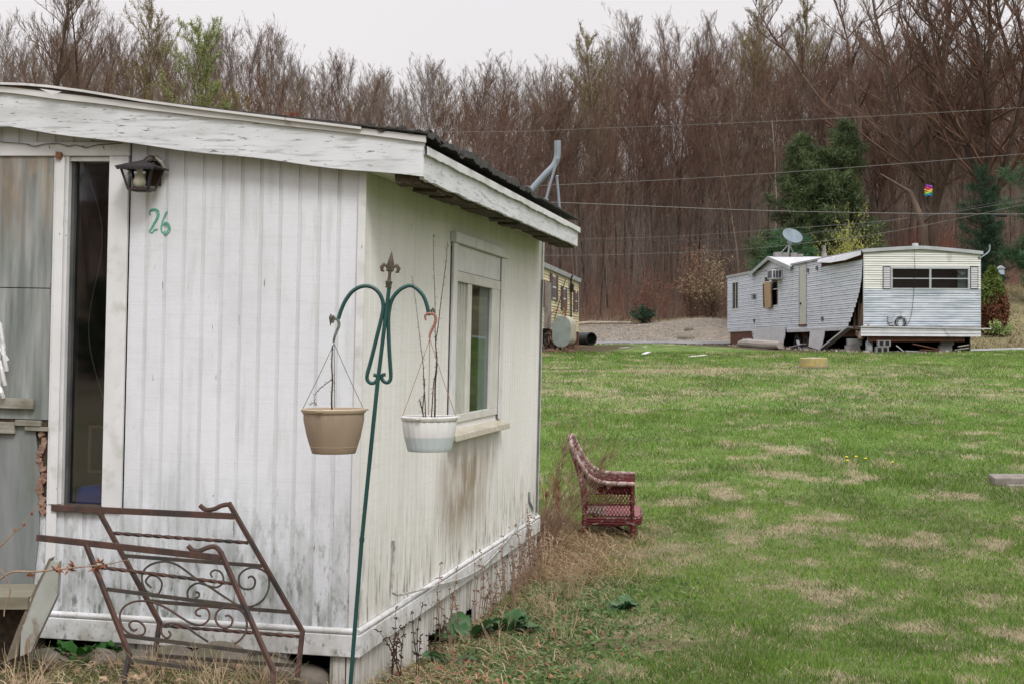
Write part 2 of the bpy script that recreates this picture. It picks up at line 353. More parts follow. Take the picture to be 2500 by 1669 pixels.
m_side=pm('side wall paint with brown stain',(.74,.725,.70),(.68,.67,.635),scale=(1.5,1.5,.6),rough=.62,spec=.25,bump=.0012,bscale=(16,16,220),
  layers=[lay((.42,.42,.34),(12,9,1.2),.5,.8,.35),lay((.48,.47,.42),(5,4,110),.5,.8,.4),
          lay((.40,.44,.28),(5,3,3),.3,.7,.5,mask=[('z',2.1,2.5)]),
          lay((.21,.145,.08),(9,4.5,2.2),.25,.56,.85,mask=[('z',ST[0]-.08,ST[0]+.22),('z',ST[1]+.1,ST[1]-.1),('y',ST[2]-.15,ST[2]+.3),('y',ST[3]+.45,ST[3]-.05)]),
          lay((.23,.17,.10),(9,6,1.8),.38,.6,.6,mask=[('z',ST[0]+.25,ST[0]+.5),('z',ST[1]+.1,ST[1]-.1),('y',ST[3]+.15,ST[3]+.3),('y',ST[3]+.75,ST[3]+.55)]),
          lay((.34,.32,.22),(14,10,2.5),.40,.72,.6,mask=[('z',.85,.28)]),
          lay((.07,.06,.05),(55,35,5),.70,.735,.9),lay((.12,.12,.08),(40,26,5),.54,.64,.8,mask=[('z',.8,.25)])])
m_trim=pm('white trim paint',(.66,.66,.665),(.57,.57,.56),scale=(3,3,3),rough=.6,bump=.001,bscale=(20,20,60),
  layers=[lay((.30,.31,.24),(8,8,8),.55,.75,.5),lay((.1,.09,.07),(60,60,25),.70,.74,.8),lay((.30,.29,.22),(9,9,9),.40,.62,.65,mask=[('z',.30,.12)]),lay((.14,.13,.09),(30,30,22),.55,.66,.7,mask=[('z',.32,.14)])])
m_fascia=pm('peeling fascia paint',(.66,.67,.69),(.58,.59,.605),scale=(2,2,4),rough=.6,bump=.002,bscale=(5,5,60),
  layers=[lay((.36,.38,.37),(1.3,1.3,8),.48,.70,.65),lay((.24,.26,.24),(5,5,60),.53,.68,.65),lay((.08,.085,.08),(14,14,110),.63,.67,.85)])
m_rot=pm('rotten eave wood',(.03,.023,.017),(.085,.062,.042),scale=(30,3,30),rough=.95,bump=.01,bscale=(60,8,60),layers=[lay((.5,.5,.46),(25,12,25),.68,.72,.8)])
m_skirt=pm('peeling skirting paint',(.60,.585,.55),(.48,.46,.42),scale=(4,4,1),rough=.7,bump=.002,bscale=(30,30,6),
  layers=[lay((.22,.20,.15),(35,35,2.2),.50,.62,.8),lay((.13,.15,.09),(9,9,3),.55,.7,.6,mask=[('z',.12,-.05)]),lay((.07,.05,.04),(40,40,8),.68,.72,.9)])
m_ply=pm('grey weathered plywood',(.14,.155,.145),(.31,.325,.315),scale=(17,17,1.3),rough=.85,bump=.002,bscale=(40,40,3),
  layers=[lay((.15,.17,.13),(10,10,1.5),.5,.68,.7),lay((.22,.14,.10),(16,16,2),.45,.6,.45,mask=[('z',2.02,2.3)]),lay((.38,.28,.18),(9,9,4),.5,.62,.35,mask=[('z',2.1,2.4)])])
m_ply2=pm('grey warped plywood',(.15,.165,.16),(.24,.25,.245),scale=(8,8,1),rough=.85,bump=.001,layers=[lay((.12,.13,.1),(6,6,2),.5,.7,.6)])
m_oldwood=pm('old grey board',(.20,.18,.15),(.32,.30,.26),scale=(4,30,30),rough=.9,bump=.003,layers=[lay((.10,.11,.06),(6,6,6),.5,.65,.6)])
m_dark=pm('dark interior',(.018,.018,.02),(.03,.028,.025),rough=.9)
m_dframe=pm('dark window jamb',(.10,.10,.10),(.05,.05,.05),rough=.5)
m_tar=pm('torn roofing felt',(.03,.028,.028),(.07,.065,.06),scale=(10,10,10),rough=.95,bump=.006)
m_tin=pm('pale sheet metal',(.62,.61,.60),(.5,.49,.47),scale=(3,3,3),rough=.45,spec=.5,layers=[lay((.2,.14,.09),(6,6,6),.62,.7,.6)])
m_glass=glass('window glass',(.7,.73,.73),.12,.42); m_glassd=glass('dark door glass',(.7,.73,.73),.2,.7)
T1=thing('mobile_home','near white panelled mobile home numbered 26, paint peeling, one doorway boarded up','mobile home',mat=M1)
zt=.24; FB=-.1; FA=.31
# roof profile from the end fascia (local x,z at plane y=FB)
ftop=[(0,213),(134,229),(357,256),(520,275),(700,295),(895,317),(1016,335)]
fbot=[(0,307),(179,332),(312,350),(571,381),(700,396),(887,418),(1008,432)]
FT=[E(*p,y=FB) for p in ftop]; FBt=[E(*p,y=FB) for p in fbot]
FT=[Vector((p.x,0,p.z)) for p in FT]; FBt=[Vector((p.x,0,p.z)) for p in FBt]
FT[-1].x=FBt[-1].x=FA
xl=FT[0].x; XR=-1.9
# mirror to the left of the ridge
def prof(P):
    L_=[Vector((2*XR-p.x,0,p.z)) for p in reversed(P) if 2*XR-p.x<P[0].x-.02]; return L_+P
PT=prof(FT); PB=prof(FBt)
def ztop(x): return float(np.interp(x,[p.x for p in PT],[p.z for p in PT]))
def zbot(x): return float(np.interp(x,[p.x for p in PB],[p.z for p in PB]))
XL=PT[0].x+FA; YE=5.3+.33; YL=5.3
xs=sorted(set(list(np.linspace(PT[0].x,FA,40))))
# end fascia
def slab(fz0,fz1,y0,y1,X):
    mb=MB(); vs=[];fs=[]
    for x in X: vs+=[(x,y0,fz0(x)),(x,y0,fz1(x)),(x,y1,fz1(x)),(x,y1,fz0(x))]
    for i in range(len(X)-1):
        for k in range(4): fs.append((4*i+k,4*i+4+k,4*i+4+(k+1)%4,4*i+(k+1)%4))
    fs+=[(0,1,2,3),(4*len(X)-1,4*len(X)-2,4*len(X)-3,4*len(X)-4)]
    mb.add(vs,fs); return mb
slab(lambda x:zbot(x)+.004*math.sin(x*9),lambda x:ztop(x)-.012,FB,FB+.025,xs).build('fascia_board',m_fascia,T1)
slab(lambda x:ztop(x)-.026+.0016*math.sin(x*13)*math.sin(x*3),lambda x:ztop(x)+.004,FB-.014,FB-.001,[x for x in np.linspace(PT[0].x,FA+.012,90)]).build('drip_edge',m_tin,T1)
# side fascia between its own top/bottom lines
a0,a1=S(1018,351,FA),S(1411,557,FA); b0,b1=S(1016,430,FA),S(1408,600,FA)
YE=a1.y
def sft(y): return a0.z+(a1.z-a0.z)*(y-a0.y)/(a1.y-a0.y)
def sfb(y): return b0.z+(b1.z-b0.z)*(y-b0.y)/(b1.y-b0.y)
rr0=random.Random(2); mb=MB(); ys=np.linspace(FB+.026,YE,110); vs=[];fs=[]
for y in ys:
    jb=.002*math.sin(y*11)+rr0.uniform(-.003,.003); vs+=[(FA-.025,y,sfb(y)+jb),(FA,y,sfb(y)+jb),(FA,y,sft(y)-.01),(FA-.025,y,sft(y)-.01)]
for i in range(len(ys)-1):
    for k in range(4): fs.append((4*i+k,4*i+4+k,4*i+4+(k+1)%4,4*i+(k+1)%4))
fs+=[(3,2,1,0),(4*len(ys)-4,4*len(ys)-3,4*len(ys)-2,4*len(ys)-1)]
mb.add(vs,fs).build('fascia_board',m_fascia,T1)
mb=MB(); rr=random.Random(3); ys=np.linspace(FB-.01,YE+.02,110); vs=[];fs=[]
for i,y in enumerate(ys):
    j=.003*math.sin(y*7)*math.sin(y*1.7)+rr.uniform(-.003,.003); vs+=[(FA+.004,y,sft(y)-.035+j),(FA+.018,y,sft(y)-.035+j),(FA+.018,y,sft(y)+.004),(FA+.004,y,sft(y)+.004)]
for i in range(len(ys)-1):
    for k in range(4): fs.append((4*i+k,4*i+4+k,4*i+4+(k+1)%4,4*i+(k+1)%4))
mb.add(vs,fs).build('drip_edge',m_trim,T1)
# roof deck + felt
def zr(x,y):
    f=(y-FB)/(YE-FB); return ztop(min(x,FA))+f*(sft(YE)-sft(FB))
mb=MB(); vs=[];fs=[]; nx=36; ny=20
for j in range(ny+1):
    for i in range(nx+1):
        x=PT[0].x-.03+(FA+.05-PT[0].x+.0)*i/nx; y=FB-.02+(YE+.03-FB)*j/ny; vs.append((x,y,zr(x,y)+.008+rr.uniform(0,.004)))
for j in range(ny):
    for i in range(nx): a=j*(nx+1)+i; fs.append((a,a+1,a+nx+2,a+nx+1))
mb.add(vs,fs); o=mb.build('roof_sheet',m_tar,T1); so_=o.modifiers.new('s','SOLIDIFY'); so_.thickness=.012; so_.offset=1
# curled felt along the near side eave and corner
mb=MB(); vs=[];fs=[]; n=90
for i in range(n+1):
    y=FB-.03+3.15*i/n; k=i/n
    h=.022+.034*float(vnoise(i*.11,1.5,3))*math.sin(PI*min(1,k*1.05))+.014*float(vnoise(i*.4,2.5,4))+rr.uniform(-.004,.006)
    xo=FA+.03+.012*math.sin(i*.5)+rr.uniform(-.006,.006)
    vs+=[(FA-.35,y,zr(FA-.35,y)+.02),(FA-.12,y,zr(FA-.12,y)+h),(xo,y,zr(FA,y)+h*.75+.0),(xo+.003,y,zr(FA,y)+.004-rr.uniform(0,.02))]
for i in range(n):
    for k in range(3): a=4*i+k; fs.append((a,a+1,a+5,a+4))
mb.add(vs,fs); o=mb.build('torn_felt',m_tar,T1); so_=o.modifiers.new('s','SOLIDIFY'); so_.thickness=.007
mb=MB(); vs=[];fs=[]; n=24     # felt lip on the end corner
xa=E(895,316,FB).x
for i in range(n+1):
    x=xa+(FA+.03-xa)*i/n; h=.02+.014*math.sin(i*.8)*math.sin(i*.31)+.014*i/n; vs+=[(x,FB+.3,ztop(x)+.012),(x,FB-.02+.004*math.sin(i*2),ztop(x)+h),(x,FB-.022,ztop(x)+h-.016)]
for i in range(n):
    for k in range(2): a=3*i+k; fs.append((a,a+1,a+4,a+3))
mb.add(vs,fs); o=mb.build('torn_felt',m_tar,T1); so_=o.modifiers.new('s','SOLIDIFY'); so_.thickness=.006
# white metal roof cap curving over the end
cp=[(-60,198),(0,201),(60,203),(117,208),(200,219),(346,243),(450,257),(585,274),(740,293),(881,310)]
CP=[E(*p,y=FB-.03) for p in cp]
mb=MB(); vs=[];fs=[]
for p in CP: vs+=[(p.x,FB-.03,p.z-.012),(p.x,FB-.03,p.z),(p.x,FB+4.4,p.z+.03),(p.x,FB+4.4,p.z+.018)]
for i in range(len(CP)-1):
    for k in range(4): fs.append((4*i+k,4*i+4+k,4*i+4+(k+1)%4,4*i+(k+1)%4))
fs+=[(4*len(CP)-1,4*len(CP)-2,4*len(CP)-3,4*len(CP)-4)]
mb.add(vs,fs).build('metal_roof_cap',m_tin,T1)
mb=MB(); cw=[(20,212),(110,216),(150,222),(240,238)]   # bare wood strip under the cap
CW=[E(*p,y=FB-.005) for p in cw]; P_=[(p.x,FB-.006,p.z+.004) for p in CW]+[(p.x,FB-.006,p.z-.012) for p in reversed(CW)]
mb.prism(P_,(0,.03,0)).build('bare_lath',pm('bare wood',(.35,.22,.12),(.42,.30,.18),scale=(3,20,20)),T1)
mb=MB(); q=[E(96,217,FB-.05),E(150,224,FB-.05),E(130,232,FB-.05)]; mb.prism(q,(0,.004,0)).build('bent_flashing',m_tin,T1)
# soffit and rotten sub-fascia
mb=MB()
for i in range(28):
    y=FB+.03+i*(YE-FB-.04)/28; yy=y+(YE-FB)/28-.004; zz=sfb(y)-.012+rr.uniform(-.014,.010)
    mb.add([(FA-.15+rr.uniform(-.02,.01),y,zz+.004),(FA-.028,y,zz+.0),(FA-.028,yy,zz+rr.uniform(-.006,.006)),(FA-.15+rr.uniform(-.02,.01),yy,zz+.004),(FA-.15,y,zz+.05),(FA-.028,y,zz+.05),(FA-.028,yy,zz+.05),(FA-.15,yy,zz+.05)],[(0,1,2,3),(7,6,5,4),(0,4,5,1),(1,5,6,2),(2,6,7,3),(3,7,4,0)])
mb.build('rotten_soffit_board',m_rot,T1)
mb=MB(); mb.add([(0.006,FB+.03,sfb(FB)+.045),(FA-.15,FB+.03,sfb(FB)+.045),(FA-.15,YE-.02,sfb(YE)+.045),(0.006,YE-.02,sfb(YE)+.045),(0.006,FB+.03,sfb(FB)+.06),(FA-.15,FB+.03,sfb(FB)+.06),(FA-.15,YE-.02,sfb(YE)+.06),(0.006,YE-.02,sfb(YE)+.06)],[(0,3,2,1),(4,5,6,7),(0,1,5,4),(1,2,6,5),(2,3,7,6),(3,0,4,7)])
mb.build('soffit',m_side,T1)
# ---- end wall siding with real grooves
def grooved(x0,x1,zb_,ztf,y=0,gx0=0.,sp=.1,gw=.016,gd=.005,along='x'):
    X=[(x0,0)]; k=math.ceil((x0-gx0)/sp)
    while gx0+k*sp<x1-.005:
        c=gx0+k*sp
        if c>x0+.008: X+=[(c-gw/2-.002,0),(c-gw/2,gd),(c+gw/2,gd),(c+gw/2+.002,0)]
        k+=1
    X.append((x1,0)); mb=MB(); vs=[];fs=[]
    for x,d in X: vs+=[(x,y+d,zb_),(x,y+d,ztf(x) if callable(ztf) else ztf)]
    for i in range(len(X)-1): fs.append((2*i,2*i+2,2*i+3,2*i+1))
    if along=='y': vs=[(-p[1]+2*y if False else y-(p[1]-y),p[0],p[2]) for p in vs]
    return mb.add(vs,fs)
sxL=E(160,800).x; sxR=E(262,800).x; szT=E(220,395).z; szB=E(200,1231).z; cxR=E(309,800).x; cxL=E(132,800).x; hzT=E(150,348).z; hzB=E(220,383).z
wt=lambda x:zbot(x)+.09
A_=grooved(cxR+.006,-.035,zt,wt,gx0=-.035)
A_.add(*(lambda m:(m.v,m.f))(grooved(PT[0].x+.4,cxR+.006,hzT-.002,wt,gx0=-.035)))
A_.add(*(lambda m:(m.v,m.f))(grooved(cxL-.09,cxR+.006,zt,szB-.03,gx0=-.035)))
A_.build('end_wall',m_white,T1)
MB().box(-.034,.004,-.014,.0,zt,zbot(0)+.05).build('corner_trim',m_trim,T1)
# ---- side wall (grooves shallow) around the window
c0,c1=S(1097,800),S(1223,800); WT=(S(1108,569).z+S(1235,624).z)/2; WB=(S(1107,1040).z+S(1207,1010).z)/2
wy0,wy1=c0.y+.05,c1.y-.05
wtop=lambda y:sfb(y)+.05
mb=MB()
for (a,b,zz0,zz1) in((0,wy0,zt,wtop),(wy0,wy1,zt,WB+.01),(wy0,wy1,WT-.03,wtop),(wy1,YL,zt,wtop)):
    q=grooved(a,b,zz0,zz1,y=0,gd=.0012,gw=.006,sp=.1,along='y'); mb.add(q.v,q.f)
mb.build('side_wall',m_side,T1)
MB().box(.0,.012,YL-.05,YL+.012,zt,wtop(YL)).build('corner_trim',m_trim,T1)
mb=MB(); cb=S(1313,950).y; mb.tube([(.014,YL-.07,zt+.03),(.014,YL-.07,zt+1.95)],.008,6); mb.build('wall_conduit',pm('grey conduit',(.2,.2,.2),(.1,.1,.1)),T1)
# shell behind
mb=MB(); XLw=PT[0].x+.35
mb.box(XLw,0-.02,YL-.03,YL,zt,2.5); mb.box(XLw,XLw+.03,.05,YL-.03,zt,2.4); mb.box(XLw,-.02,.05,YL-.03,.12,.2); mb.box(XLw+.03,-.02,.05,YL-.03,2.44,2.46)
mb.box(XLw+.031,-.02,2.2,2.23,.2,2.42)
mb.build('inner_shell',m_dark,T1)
# ---- base trim
tb=E(600,1569).z; tb=zt-.135
for nm,box in(('base_trim',[(cxL-.13,.03,-.03,-.001,tb,zt-.028)]),('base_trim',[(.001,.03,0,YL+.02,tb,zt-.028)])):
    mb=MB(); [mb.box(*b) for b in box]; mb.build(nm,m_trim,T1,bevel=.004)
mb=MB(); mb.tube([(cxL-.13,-.012,zt-.012),(.012,-.012,zt-.012)],.016,10); mb.tube([(.012,-.02,zt-.012),(.012,YL+.02,zt-.012)],.016,10); mb.build('base_moulding',m_trim,T1,smooth=True)
# ---- skirting boards (side + end)
mb=MB(); y=.0
while y<YL:
    wd=rr.uniform(.07,.12); gp=rr.choice([.0,.002,.004]); f=y/YL
    loc=M1@Vector((0,y,0)); gl=g(loc.x+.1,loc.y)-z0
    n=7; tops=tb+.01; pts=[(.0,y,tops)]
    hole = (1.55<y<1.95) or (2.55<y<2.8)
    for k in range(n+1): pts.append((.0,y+(wd-gp)*k/n,gl-.04+rr.uniform(0,.06)+(.12+rr.uniform(0,.08) if hole else 0)))
    pts.append((.0,y+wd-gp,tops)); xo=rr.uniform(-.008,.0); pts=[(p[0]+xo,p[1],p[2]) for p in pts]
    mb.prism([Vector(p) for p in reversed(pts)],(-.018,0,0)); y+=wd
mb.build('skirting',m_skirt,T1)
mb=MB()
for (pa,pb,t0) in((560,640,0),(648,700,.02),(390,450,.0),(262,330,.0),(846,866,0),(806,842,.0),(332,385,.03)):
    xa,xb=E(pa,1600).x,E(pb,1600).x; gl=g(*(M1@Vector((xa,0,0))).xy)-z0; n=7; mb=MB()
    mb.prism([(xa,.002,tb+.01),(xb,.002,tb+.01)]+[(xb+(xa-xb)*k/n,.002,gl-.03+t0+rr.uniform(0,.03)) for k in range(n+1)],(0,.02,0)); mb.build('skirting_board',m_skirt,T1)
mb=MB(); mb.box(XLw,-.05,.35,.37,-.2,tb); mb.box(-.3,-.28,.37,YL,-.3,tb); mb.build('underfloor_dark',m_dark,T1)  # near-black sheets behind the skirting gaps stand in for shade
# ---- slit window in the doorway
fr=thing_part=MB()
fr.box(sxR,cxR,-.022,.0,szB-.02,hzB); fr.box(cxL-.01,sxL-.018,-.02,.0,szB-.35,hzB); fr.box(cxL-1.2,cxR+.003,-.018,.0,hzB+.002,hzT)
casing=fr.build('window_casing',m_trim,T1,bevel=.003)
MB().box(cxL+.005,sxL-.012,-.027,-.021,szB-.0,hzB-.01).build('casing_strip',m_trim,casing)
jb=MB(); jb.box(sxL-.017,sxL+.004,-.012,.07,szB,hzB); jb.box(sxL+.0041,sxR-.001,.0,.07,hzB-.022,hzB); jb.build('window_jamb',m_trim,T1)
jd=MB(); jd.box(sxL+.0042,sxL+.022,.02,.1,szB,hzB-.022); jd.build('inner_jamb',m_dframe,T1)
sl=MB(); sl.box(sxL-.04,sxR+.004,-.03,.06,szB-.035,szB); sl.build('rotten_sill',m_rot,T1)
MB().box(sxL+.022,sxR,.045,.05,szB,hzB-.022).build('door_glass',m_glassd,T1)
# things seen dimly inside
a=E(178,1186,.09); b=E(275,1260,.09)
q=MB(); q.box(a.x,b.x,.09,.5,b.z,a.z); q.build('blue_bin',pm('blue plastic',(.10,.13,.75),(.08,.10,.6),rough=.5),T1,bevel=.04)
q=MB(); a=E(216,1037,.3); b=E(275,1155,.3)
for bx_ in((a.x,a.x+.014,b.z,a.z),(a.x+.014,b.x,b.z,b.z+.014),(a.x+.014,b.x,a.z-.014,a.z)): q.box(bx_[0],bx_[1],.3,.315,bx_[2],bx_[3])
q.build('wooden_frame',pm('pale wood',(.6,.36,.2),(.5,.32,.18)),T1)
q=MB(); pts=[]
for k in range(60): f=k/59; pts.append((sxL+.05+.05*math.sin(f*9)+.12*f,.12+.02*math.sin(f*5),hzB-.1-f*1.5))
q.tube(pts,.0025,4); [q.lathe([(0,-.008),(.005,0),(0,.01)],pts[i],6) for i in range(4,60,6)]; q.build('light_string',pm('string lights',(.25,.28,.26)),T1)
# ---- boarded doorway, left
x1=E(131,600).x; z1=E(60,370).z; zm=E(60,703).z; z2=E(60,1022).z
mb=MB(); mb.box(x1-1.1,x1,-.006,.0,zm+.002,z1); mb.build('plywood_board',m_ply,T1)
mb=MB(); mb.box(x1-1.1,x1-.003,-.006,.0,z2,zm-.003); mb.build('plywood_board',m_ply,T1)
mb=MB(); xb=E(100,1200); pts=[E(85,1040,-.01),E(98,1150,-.01),E(96,1300,-.01),E(80,1437,-.01)]
mb.prism([(x1-1.1,-.012,pts[0].z)]+[(p.x,-.012,p.z) for p in pts]+[(x1-1.1,-.012,pts[3].z+.01)],(0,.008,0)); mb.build('warped_plywood',m_ply2,T1)
mb=MB(); mb.box(x1-1.15,cxL-.01,.0005,.012,E(60,1437).z-.4,z1); mb.build('doorway_backing',m_rot,T1)
def plank(pa,pb,m,y=-.03,d=.02,nm='nailed_plank'):
    a=E(*pa,y=y); b=E(*pb,y=y); mb=MB(); mb.box(a.x,b.x,y,y+d,b.z,a.z); return mb.build(nm,m,T1,bevel=.002)
plank((-200,964),(80,998),m_oldwood,-.035); plank((-200,1022),(34,1058),m_oldwood,-.036); plank((36,1024),(98,1040),m_oldwood,-.034); plank((60,1040),(116,1052),m_oldwood,-.03)
mb=MB()
for k in range(16):
    f=k/15; c=E(102+6*math.sin(k),1058+(1245-1058)*f,-.012); mb.obox(c,(.022*rr.uniform(.6,1.6),.012,.03*rr.uniform(.6,1.5)),(0,rr.uniform(-.7,.7),0),.004)
mb.build('splintered_edge',pm('splintered red wood',(.16,.07,.045),(.30,.22,.17),scale=(30,30,30),rough=.95),T1)
mb=MB(); a=E(126,690,-.012); mb.obox(a+Vector((.004,0,-.03)),(.016,.008,.06)); mb.build('hinge',pm('rusty hinge',(.08,.05,.04),(.2,.19,.17),scale=(60,60,60)),T1)
a=E(144,380,-.03); mb=MB(); mb.obox(a,(.03,.02,.035),(0,.2,0),.003); mb.build('wood_block',pm('orange wood chip',(.22,.09,.035),(.12,.05,.03),scale=(50,50,50)),T1)
mb=MB(); pts=[E(px,py,-.026) for px,py in((0,347),(60,351),(85,358),(110,352),(140,350),(170,358),(182,354),(210,361),(240,354),(275,352),(300,350))]; mb.tube(pts,.0022,4)
for px in(75,95,120,165,200,250): p=E(px,356,-.026); mb.tube([p,p+Vector((rr.uniform(-.02,.02),-.003,rr.uniform(-.03,.01)))],.002,4)
mb.build('dead_vine',m_rot,T1)
q=MB()
for pa,pb in(((0,790),(9,850)),((0,850),(18,880)),((0,880),(12,940)),((4,830),(16,905)),((0,945),(8,970))):
    a=E(*pa,y=-.05); b=E(*pb,y=-.05); q.tube([a,(a+b)/2+Vector((.006,-.012,0)),b],.011,6)
q.build('torn_plastic',pm('white torn plastic',(.7,.7,.68),(.5,.5,.5),scale=(40,40,40),rough=.4),T1,smooth=True)
q=MB(); q.add([E(-20,785,-.012),E(2,785,-.012),E(4,960,-.012),E(-20,960,-.012)],[(0,1,2,3)]); q.build('paper_strip',m_tin,T1)
# ---- number 26
m_num=pm('green crayon paint',(.05,.27,.17),(.14,.40,.30),scale=(120,120,120),rough=.8,lohi=(.4,.6))
def zz1(p): return (p[0]*.4464,180+p[1]*.4464)
q=MB()
two=[[(822,775),(818,757),(833,742),(855,742),(868,757),(866,785),(850,815),(832,845),(818,862),(832,870),(845,855),(862,852)],[(828,752),(846,748),(858,762),(856,790),(836,825),(824,850)]]
six=[[(914,752),(898,785),(886,820),(882,850),(890,870),(908,877),(925,868),(930,845),(920,820),(903,815),(890,830)],[(897,862),(908,868),(919,858),(921,842),(912,828),(899,832)]]
def smooth_pts(P,n=5):
    out=[]
    for i in range(len(P)-1):
        p0=P[max(i-1,0)];p1=P[i];p2=P[i+1];p3=P[min(i+2,len(P)-1)]
        for k in range(n):
            t=k/n; out.append(tuple(.5*((2*b)+(-a+c)*t+(2*a-5*b+4*c-d)*t*t+(-a+3*b-3*c+d)*t**3) for a,b,c,d in zip(p0,p1,p2,p3)))
    out.append(tuple(P[-1])); return out
for i,st_ in enumerate(two+six):
    P=[E(*zz1(p),y=-.002) for p in smooth_pts(st_)]; q.tube(P,.0042 if i%2==0 else .0028,6,flat=1)
for v_ in range(len(q.v)):
    p=q.v[v_]; q.v[v_]=(p[0],-.002+(p[1]+.002)*.35,p[2])
q.build('house_number',m_num,T1)
# ---- side window
wf=MB(); y0_,y1_=c0.y,c1.y; zs=S(1160,1030).z
casg=MB().box(.0,.022,y0_,y0_+.11,WB-.02,WT-.045).build('window_casing',m_trim,T1,bevel=.003); MB().box(.0,.022,y1_-.12,y1_,WB-.02,WT-.045).build('window_casing',m_trim,T1,bevel=.003)
pass
MB().box(.0,.04,y0_-.03,y1_+.04,WT-.045,WT+.02).build('window_head',m_trim,casg,bevel=.004)
zi=(S(1113,675).z+S(1212,697).z)/2
iy0,iy1=y0_+.11,y1_-.12
MB().box(.0,.006,y0_-.012,y0_-.001,WB-.02,WT-.045).build('seam',m_rot,casg); MB().box(.0,.015,iy1-.0,iy1+.008,WB-.02,WT-.05).build('seam',m_rot,casg); MB().box(.0,.0125,iy0+.003,iy1-.003,zi+.030,zi+.036).build('seam',m_rot,casg)
MB().box(.0,.010,iy0+.003,iy1-.003,zi+.035,WT-.048).build('infill_board',m_trim,T1)
f=MB(); f.box(-.03,.014,iy0,iy1,zi-.03,zi+.033)
zpb=(S(1110,1013).z+S(1190,995).z)/2
f.box(-.03,.012,iy0,iy1,zpb-.05,zpb-.002); f.box(-.03,.012,iy0,iy0+.035,zpb-.002,zi-.03); yr=S(1194,900).y; f.box(-.03,.012,yr,iy1,zpb-.002,zi-.03)
ym=S(1143,900).y; f.box(-.02,.008,S(1136,900).y,ym+.03,zpb-.002,zi-.03)
wfr=f.build('window_frame',pm('cream vinyl frame',(.62,.61,.57),(.52,.51,.46),scale=(5,5,5),rough=.5,layers=[lay((.15,.14,.12),(40,40,12),.66,.72,.8)]),T1,bevel=.003)
MB().box(-.004,.0,iy0+.035,S(1136,900).y,zpb,zi-.03).build('pane',glass('hazy glass',(.95,.95,.93),.03,.10),wfr)
MB().box(-.012,-.008,ym+.03,yr,zpb,zi-.03).build('pane',m_glass,wfr)
q=MB(); q.box(-.013,-.010,iy0+.035,ym-.035,zpb,zi-.03)
for k in range(4): y=iy0+.06+k*.08; q.box(-.0099,-.0055,y,y+.035,zpb,zi-.03)
q.build('track',m_trim,wfr)
q=MB(); vs=[];fs=[]      # curtain behind right pane
for k in range(19): y=S(1174,900).y+(yr-S(1174,900).y)*k/18; vs+=[(-.020+.004*math.sin(k*1.3),y,zpb),(-.020+.004*math.sin(k*1.3),y,zi)]
for k in range(18): fs.append((2*k,2*k+2,2*k+3,2*k+1))
q.add(vs,fs).build('curtain',pm('pale curtain',(.75,.8,.8),(.62,.68,.68)),T1)
MB().box(-.06,-.02,ym+.03,ym+.15,zpb,zi).build('painted_reflection',pm('brown green reflection tone',(.12,.10,.07),(.09,.12,.05),scale=(1,1,4)),T1)  # added panel painted with the pane's reflection of wood and lawn
q=MB(); q.add([(0.0,y0_-.02,WB-.03),(.07,y0_-.06,WB-.055),(.07,y1_+.05,WB-.055),(0,y1_+.03,WB-.03),(0,y0_-.02,WB-.06),(.075,y0_-.06,WB-.095),(.075,y1_+.05,WB-.095),(0,y1_+.03,WB-.10)],[(0,1,2,3),(7,6,5,4),(0,4,5,1),(1,5,6,2),(2,6,7,3),(3,7,4,0)])
q.build('window_sill',pm('bare worn sill',(.50,.46,.38),(.38,.34,.27),scale=(30,4,30),rough=.8,layers=[lay((.25,.27,.17),(12,12,12),.5,.7,.6)]),T1,bevel=.005)
# ---- cable and pipe stub on side wall
def z4(p): return (700+p[0]*.5031,880+p[1]*.5031)
mc=pm('painted cable',(.50,.49,.46),(.25,.24,.22),scale=(20,20,20))
q=MB(); P=[S(*z4(p),x=.012) for p in((517,868),(522,905),(515,1010),(508,1118))]; q.tube(P,.007,8); q.build('wall_pipe',mc,T1,smooth=True)
q=MB(); P=[S(*z4(p),x=.045) for p in smooth_pts([(508,1122),(540,1135),(600,1122),(660,1108),(740,1085),(840,1058),(900,1030),(960,990),(1040,905),(1110,820),(1150,765),(1190,738)],3)]; q.tube(P,.006,6); q.build('wall_cable',mc,T1,smooth=True)
q=MB(); P=[S(px,py,.01) for px,py in smooth_pts([(1292,1200),(1293,1222),(1300,1238),(1300,1252)],3)]; q.tube(P,.008,6); q.build('cable',pm('grey cable',(.25,.27,.28)),T1)
# ================= near things =================
m_rust=pm('rusty iron',(.062,.040,.033),(.105,.055,.042),scale=(18,18,18),rough=.75,metal=.2,bump=.001,bscale=(90,90,90),layers=[lay((.035,.035,.035),(9,9,9),.5,.62,.8)])
m_rustb=pm('black rusty iron',(.038,.036,.032),(.07,.052,.04),scale=(14,14,14),rough=.7,bump=.001,bscale=(90,90,90),layers=[lay((.10,.09,.06),(9,9,9),.55,.65,.6)])
m_lamp=pm('dark lantern metal',(.022,.02,.024),(.035,.03,.03),scale=(20,20,20),rough=.45,layers=[lay((.12,.05,.03),(25,25,25),.54,.66,.8,mask=[('z',-.04,-.08)])])
